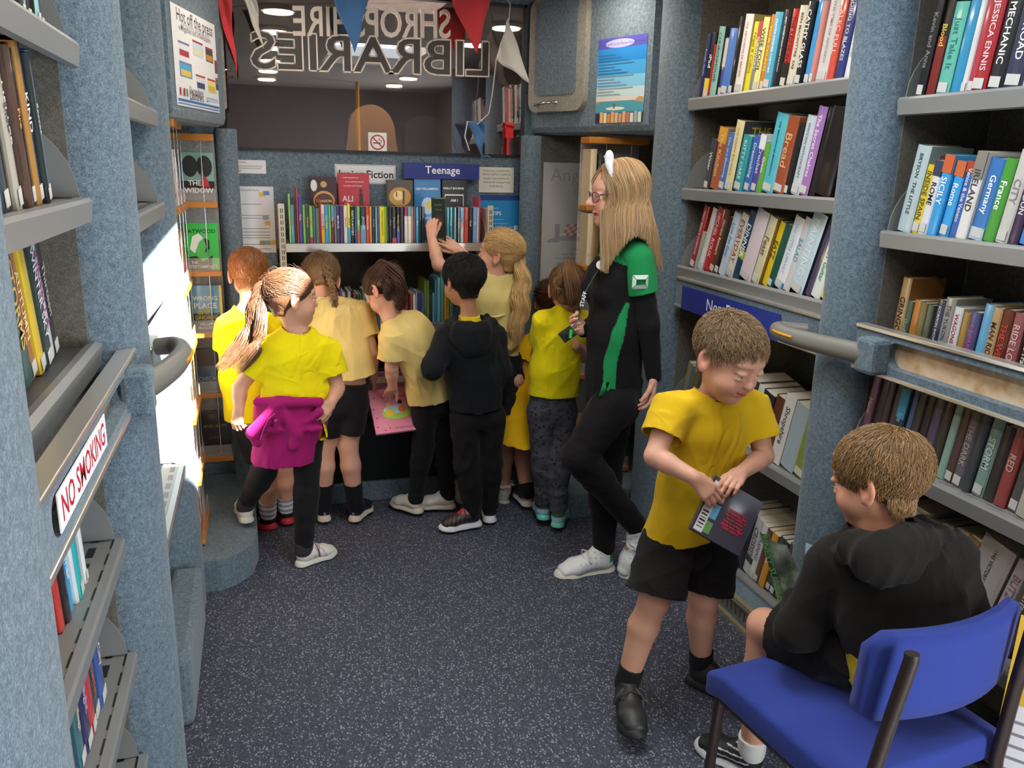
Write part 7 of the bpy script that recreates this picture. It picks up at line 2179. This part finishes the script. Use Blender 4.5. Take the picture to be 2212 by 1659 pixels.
for s in 'LR':
    a_, b_ = J['sh'+s], J['el'+s]; d_ = unit(b_-a_); L_ = np.linalg.norm(b_-a_)
    V = Vol(np.minimum(a_, b_)-.10, np.maximum(a_, b_)+.10, .004)
    V.cone(a_+A_((0, 0, .005)), a_+d_*L_*.62, .061, .058, 0); V.shell(.012); V.plane(a_+d_*L_*.52, d_); v, f = V.mesh(); v = folds(v, vnormals(v, f), .002, 43)
    slv = mk('sleeve', v, f, GRN, P10)
    V = Vol(np.minimum(np.minimum(a_, b_), J['wr'+s])-.10, np.maximum(np.maximum(a_, b_), J['wr'+s])+.10, .004)
    V.cone(a_+d_*L_*.25, b_, .047, .042, 0); V.cone(b_, J['wr'+s], .042, .031, .02); v, f = V.mesh(); v = folds(v, vnormals(v, f), .004, 44, 1.3)
    mk('long_sleeve', v, f, cloth('#121112'), P10)
    if s == 'L':     # bracket emblem on the sleeve
        q = onY(1386, 610, 2.652); mb = MB(); W_, H_ = .030, .024; w2, h2 = .017, .010
        for pts in (((-W_, H_), (W_, H_), (w2, h2), (-w2, h2)), ((-W_, -H_), (-w2, -h2), (w2, -h2), (W_, -H_)), ((-W_, H_*.86), (-w2*1.1, h2*.8), (-w2*1.1, -h2*.8), (-W_, -H_*.86)), ((W_, H_*.86), (W_, -H_*.86), (w2*1.1, -h2*.8), (w2*1.1, h2*.8))):
            mb.add([q+A_((x_, .02*(abs(x_)/W_)**2*.5, z_)) for x_, z_ in pts], [(0, 1, 2, 3)]); mb.add([q+A_((x_, .02*(abs(x_)/W_)**2*.5+.003, z_)) for x_, z_ in pts], [(3, 2, 1, 0)])
        mk('emblem', np.array(mb.v), mb.f, flat('#c8d4cc'), slv)
# collar and hem tags
V = Vol(J['nek']-.12, J['nek']+.12, .0035); V.cone(J['nek']-A_((-.005, 0, .015)), J['nek']+A_((.0, 0, .035)), .068, .055, 0); V.shell(.008); V.plane(J['nek']+A_((0, 0, .03)), (0, 0, 1)); V.plane(J['nek']-A_((0, 0, .03)), (0, 0, -1)); v, f = V.mesh(); mk('collar', v, f, GRN, P10)
for a_, b_ in (((1311, 826), (1300, 856)), ((1315, 826), (1322, 870))):
    p, q = onY(*a_, 2.735), onY(*b_, 2.735); mb = MB(); w_ = A_((.012, 0, 0)); mb.add([p-w_, p+w_, q+w_*.8, q-w_*.8]+[x_+A_((0, .006, 0)) for x_ in (p-w_, p+w_, q+w_*.8, q-w_*.8)], [(0, 3, 2, 1), (4, 5, 6, 7), (0, 1, 5, 4), (1, 2, 6, 5), (2, 3, 7, 6), (3, 0, 4, 7)]); mk('hem_tag', np.array(mb.v), mb.f, GRN, P10)
# lanyard with card and badge
mb = MB(); pl_ = [onY(1312, 560, 2.80), onY(1290, 588, 2.79), onY(1270, 620, 2.775), onY(1258, 650, 2.77), onY(1250, 690, 2.77)]; mb.tube(crom(pl_, 14), .007, 6, flat=.3, up=(1, 0, .3)); ly = mk('lanyard', np.array(mb.v), mb.f, flat('#1e3a2a'), P10)
v, f = text_fit('STAFF', .055, None, bold=.02); p, q = onY(1256, 662, 2.762), onY(1264, 630, 2.762); e1 = unit(q-p); e2 = unit(np.cross(A_((0, -1, 0)), e1)); mk('lettering', place2d(v, (p+q)/2, e1, e2), f, flat('#f0efec'), ly, smooth=False)
mb = MB(); p = onY(1226, 722, 2.765); ex = unit(A_((.62, -.3, .55))); ez = unit(np.cross(ex, A_((.3, .9, .1)))); mb.add([p-ex*.028-ez*.022, p+ex*.028-ez*.022, p+ex*.028+ez*.022, p-ex*.028+ez*.022], [(0, 1, 2, 3), (3, 2, 1, 0)]); mk('card', np.array(mb.v), mb.f, flat('#3c4640'), ly)
mb = MB(); mb.tube([onY(1249, 692, 2.765), onY(1240, 705, 2.765), onY(1236, 720, 2.765)], .004, 6); mk('key_ring', np.array(mb.v), mb.f, CHROME, ly)
mb = MB(); mb.tube([onY(1234, 712, 2.758), onY(1232, 730, 2.758)], .006, 8); mk('whistle', np.array(mb.v), mb.f, flat('#28c83c'), ly)
mb = MB(); p = onY(1298, 572, 2.745); mb.cyl(p, p+A_((-.003, -.005, 0)), .016, 18); mk('badge', np.array(mb.v), mb.f, flat('#e8e4e2'), P10)
legwear(P10, J, '#151213', 'trousers', 1.93, (.085, .062, .043), g=1.06, waist=J['pel']+A_((0, 0, .05)), waist_r=(.115, .10), h=.004)
sn = [(lambda q: (q[:, 1] < .022) & (q[:, 2] > .045), '#2a8a48'), (lambda q: (np.sin(q[:, 1]*380+1.2) > .86) & (np.sin(q[:, 2]*420) > .6) & (q[:, 1] > .05) & (q[:, 1] < .12), '#a8a8a8')]
shoe(P10, J['anR'], hd['toeR'], .255, '#e4e4e2', '#ddd6c4', accent=sn, laces='#e0d8d4', sole_h=.03)
shoe(P10, J['anL'], hd['toeL'], .255, '#e4e4e2', '#ddd6c4', accent=sn, laces='#d8ccc6', sole_h=.03, pitch_up=(-.80, 0, .60))

# ---------- boy on the blue chair, seen from behind
J = joints(nek=(1905, 1140, 1.37), che=(1925, 1225, 1.35), mid=(1950, 1335, 1.30), pel=(1962, 1418, 1.27), shL=(1800, 1222, 1.41), shR=(2050, 1205, 1.33), elL=(1724, 1365, 1.42), wrL=(1722, 1300, 1.56), elR=(2095, 1340, 1.36), wrR=(1900, 1320, 1.58),
    hipL=(1890, 1430, 1.31), hipR=(1990, 1430, 1.29), knL=(1652, 1352, 1.62), knR=(1780, 1330, 1.67), anL=(1606, 1572, 1.66), anR=(1700, 1545, 1.72))
J['anL'] = A_((1.215, 1.655, .075)); J['anR'] = A_((1.36, 1.72, .075))
hd = dict(c=onY(1898, 1035, 1.40), fwd=(-.42, .86, -.30), up=(0, .1, 1), s=1.08, toeL=(-.5, .85, 0), toeR=(.1, 1, 0), back=A_((0, -1, 0)))
P11 = new_person(J, 'person in black hooded top and shorts sitting on the blue chair, back turned')
R = body(P11, J, hd, '#d29a7e', fade='#7a5d3c', h=.0035, hands=(dict(s='L', d=(-.05, .7, .15), n=(.8, 0, -.3), S=.76, curl=(20, 30, 20)), dict(s='R', d=(-.5, .7, .1), n=(-.3, 0, .9), S=.76)), hair_c='#a08050', gaze=(-.4, .8, -.5))
short_hair(P11, hd, R, '#93724a', 111, n=7000, length=.036, lift=.005, r=.0011, crown=(.02, -.05, .095), h=.003, plane_d=.012, jit=.18)
BK = cloth('#1b1815', .9)
tee(P11, J, '#1b1815', onY(1965, 1425, 1.27), (.05, -.1, -1), 1.0, 1.2, 1.10, name='hooded_top', h=.0045, seed=52, amp=.0065, mt=BK, neck=.058, arms='', extra=[(J['shL'], J['elL'], .056, .050), (J['elL'], J['wrL'], .050, .038), (J['shR'], J['elR'], .056, .050), (J['elR'], J['wrR'], .050, .038)], hemw=(.128, .10))
V = Vol(onY(1760, 1280, 1.36)-A_((.12, .28, .12)), onY(2080, 1100, 1.36)+.14, .0045)
V.ell(onY(1925, 1192, 1.272), (.105, .050, .062), frame((-.1, 1, .5)), .03); V.ell(onY(1930, 1225, 1.262), (.075, .040, .045), frame((-.1, 1, .3)), .03)
for a_, b_, r0, r1 in (((1800, 1212, 1.40), (1850, 1180, 1.32), .026, .036), ((2030, 1166, 1.33), (1985, 1172, 1.28), .028, .036), ((1800, 1212, 1.40), (1836, 1160, 1.43), .024, .018), ((2030, 1166, 1.33), (1990, 1130, 1.37), .026, .020), ((1850, 1182, 1.315), (1985, 1165, 1.28), .026, .026)):
    V.cone(onY(*a_), onY(*b_), r0, r1, .03)
V.cone(J['nek']+A_((0, .012, -.02)), J['nek']+A_((0, .012, .10)), .052, .066, .01, 'd')
v, f = V.mesh(); v = folds(v, vnormals(v, f), .006, 53)
mk('hood', v, f, BK, P11)
legwear(P11, J, '#1c1a18', 'shorts', .78, (.080, .074), waist=J['pel']+A_((0, 0, .05)), amp=.006, flare=1.15)
tee(P11, J, '#c9a81c', J['pel']+A_((0, 0, -.055)), (.05, -.1, -1), .4, 1.12, 1.06, top=J['pel']+A_((0, 0, .03)), name='t_shirt', seed=54, amp=.004, arms='', neck=.06, hemw=(.128, .104), mt=cloth('#c9a81c'))
for s in 'LR':
    sock(P11, J, s, '#d8d4ce', .05)
    shoe(P11, J['an'+s], hd['toe'+s], .20, '#232325', '#dcd8d2', accent=[(lambda q: (np.abs(q[:, 0]) > .015) & (q[:, 1] > .02) & (q[:, 1] < .12) & (np.sin(q[:, 2]*420+q[:, 1]*60) > .8), '#dcdad6')])
# magazine in his hands: two curved leaves
mg = tag(empty('magazine', tuple(onY(1690, 1250, 1.62))), 'glossy dark green magazine held open by the seated boy', 'magazine')
LOC[mg.name] = A_(mg.location)
def leaf(p00, p10, p11, p01, bow, name, mt, th=.002):
    n_ = 10; v = []; f = []
    p00, p10, p11, p01 = (onY(*p) for p in (p00, p10, p11, p01)); nn = unit(np.cross(p10-p00, p01-p00))
    for s_ in (0, 1):
        for i in range(n_+1):
            for j in range(n_+1):
                a, b = i/n_, j/n_; p = (p00*(1-a)+p10*a)*(1-b)+(p01*(1-a)+p11*a)*b
                v.append(p+nn*(bow*math.sin(PI*a)*(.4+.6*b)+th*s_))
    N = (n_+1)**2
    for i in range(n_):
        for j in range(n_):
            q = i*(n_+1)+j; f += [(q, q+1, q+n_+2, q+n_+1), (N+q, N+q+n_+1, N+q+n_+2, N+q+1)]
    return mk(name, np.array(v), f, mt, mg), (p00, p10, p11, p01, nn)
MAGM = mottled('magazine_print', ['#3c4038', '#6a7466', '#a2aa98'], scale=22, scale2=9, rough=.25, bump=0, sheen=0)
lf, (a_, b_, c_, d_, nn) = leaf((1692, 1338, 1.60), (1738, 1262, 1.55), (1700, 1178, 1.60), (1642, 1148, 1.66), .012, 'cover', MAGM)
leaf((1735, 1264, 1.56), (1772, 1215, 1.52), (1770, 1180, 1.53), (1742, 1172, 1.57), .004, 'page', flat('#a9c4d4'))
for i, (tx, o1) in enumerate((('FINEST SURPRISE', .16), )):
    v, f = text_fit(tx, np.linalg.norm(d_-a_)*.8, None, bold=.03)
    e1 = unit(a_-d_); e2 = unit((b_-a_)-((b_-a_)@e1)*e1)
    for sg in (-1, 1): mk('lettering', place2d(v, (a_+d_)/2+(b_-a_)*o1+nn*(.006*sg+.004), e1, e2), f, flat('#5f9a58'), lf, smooth=False)
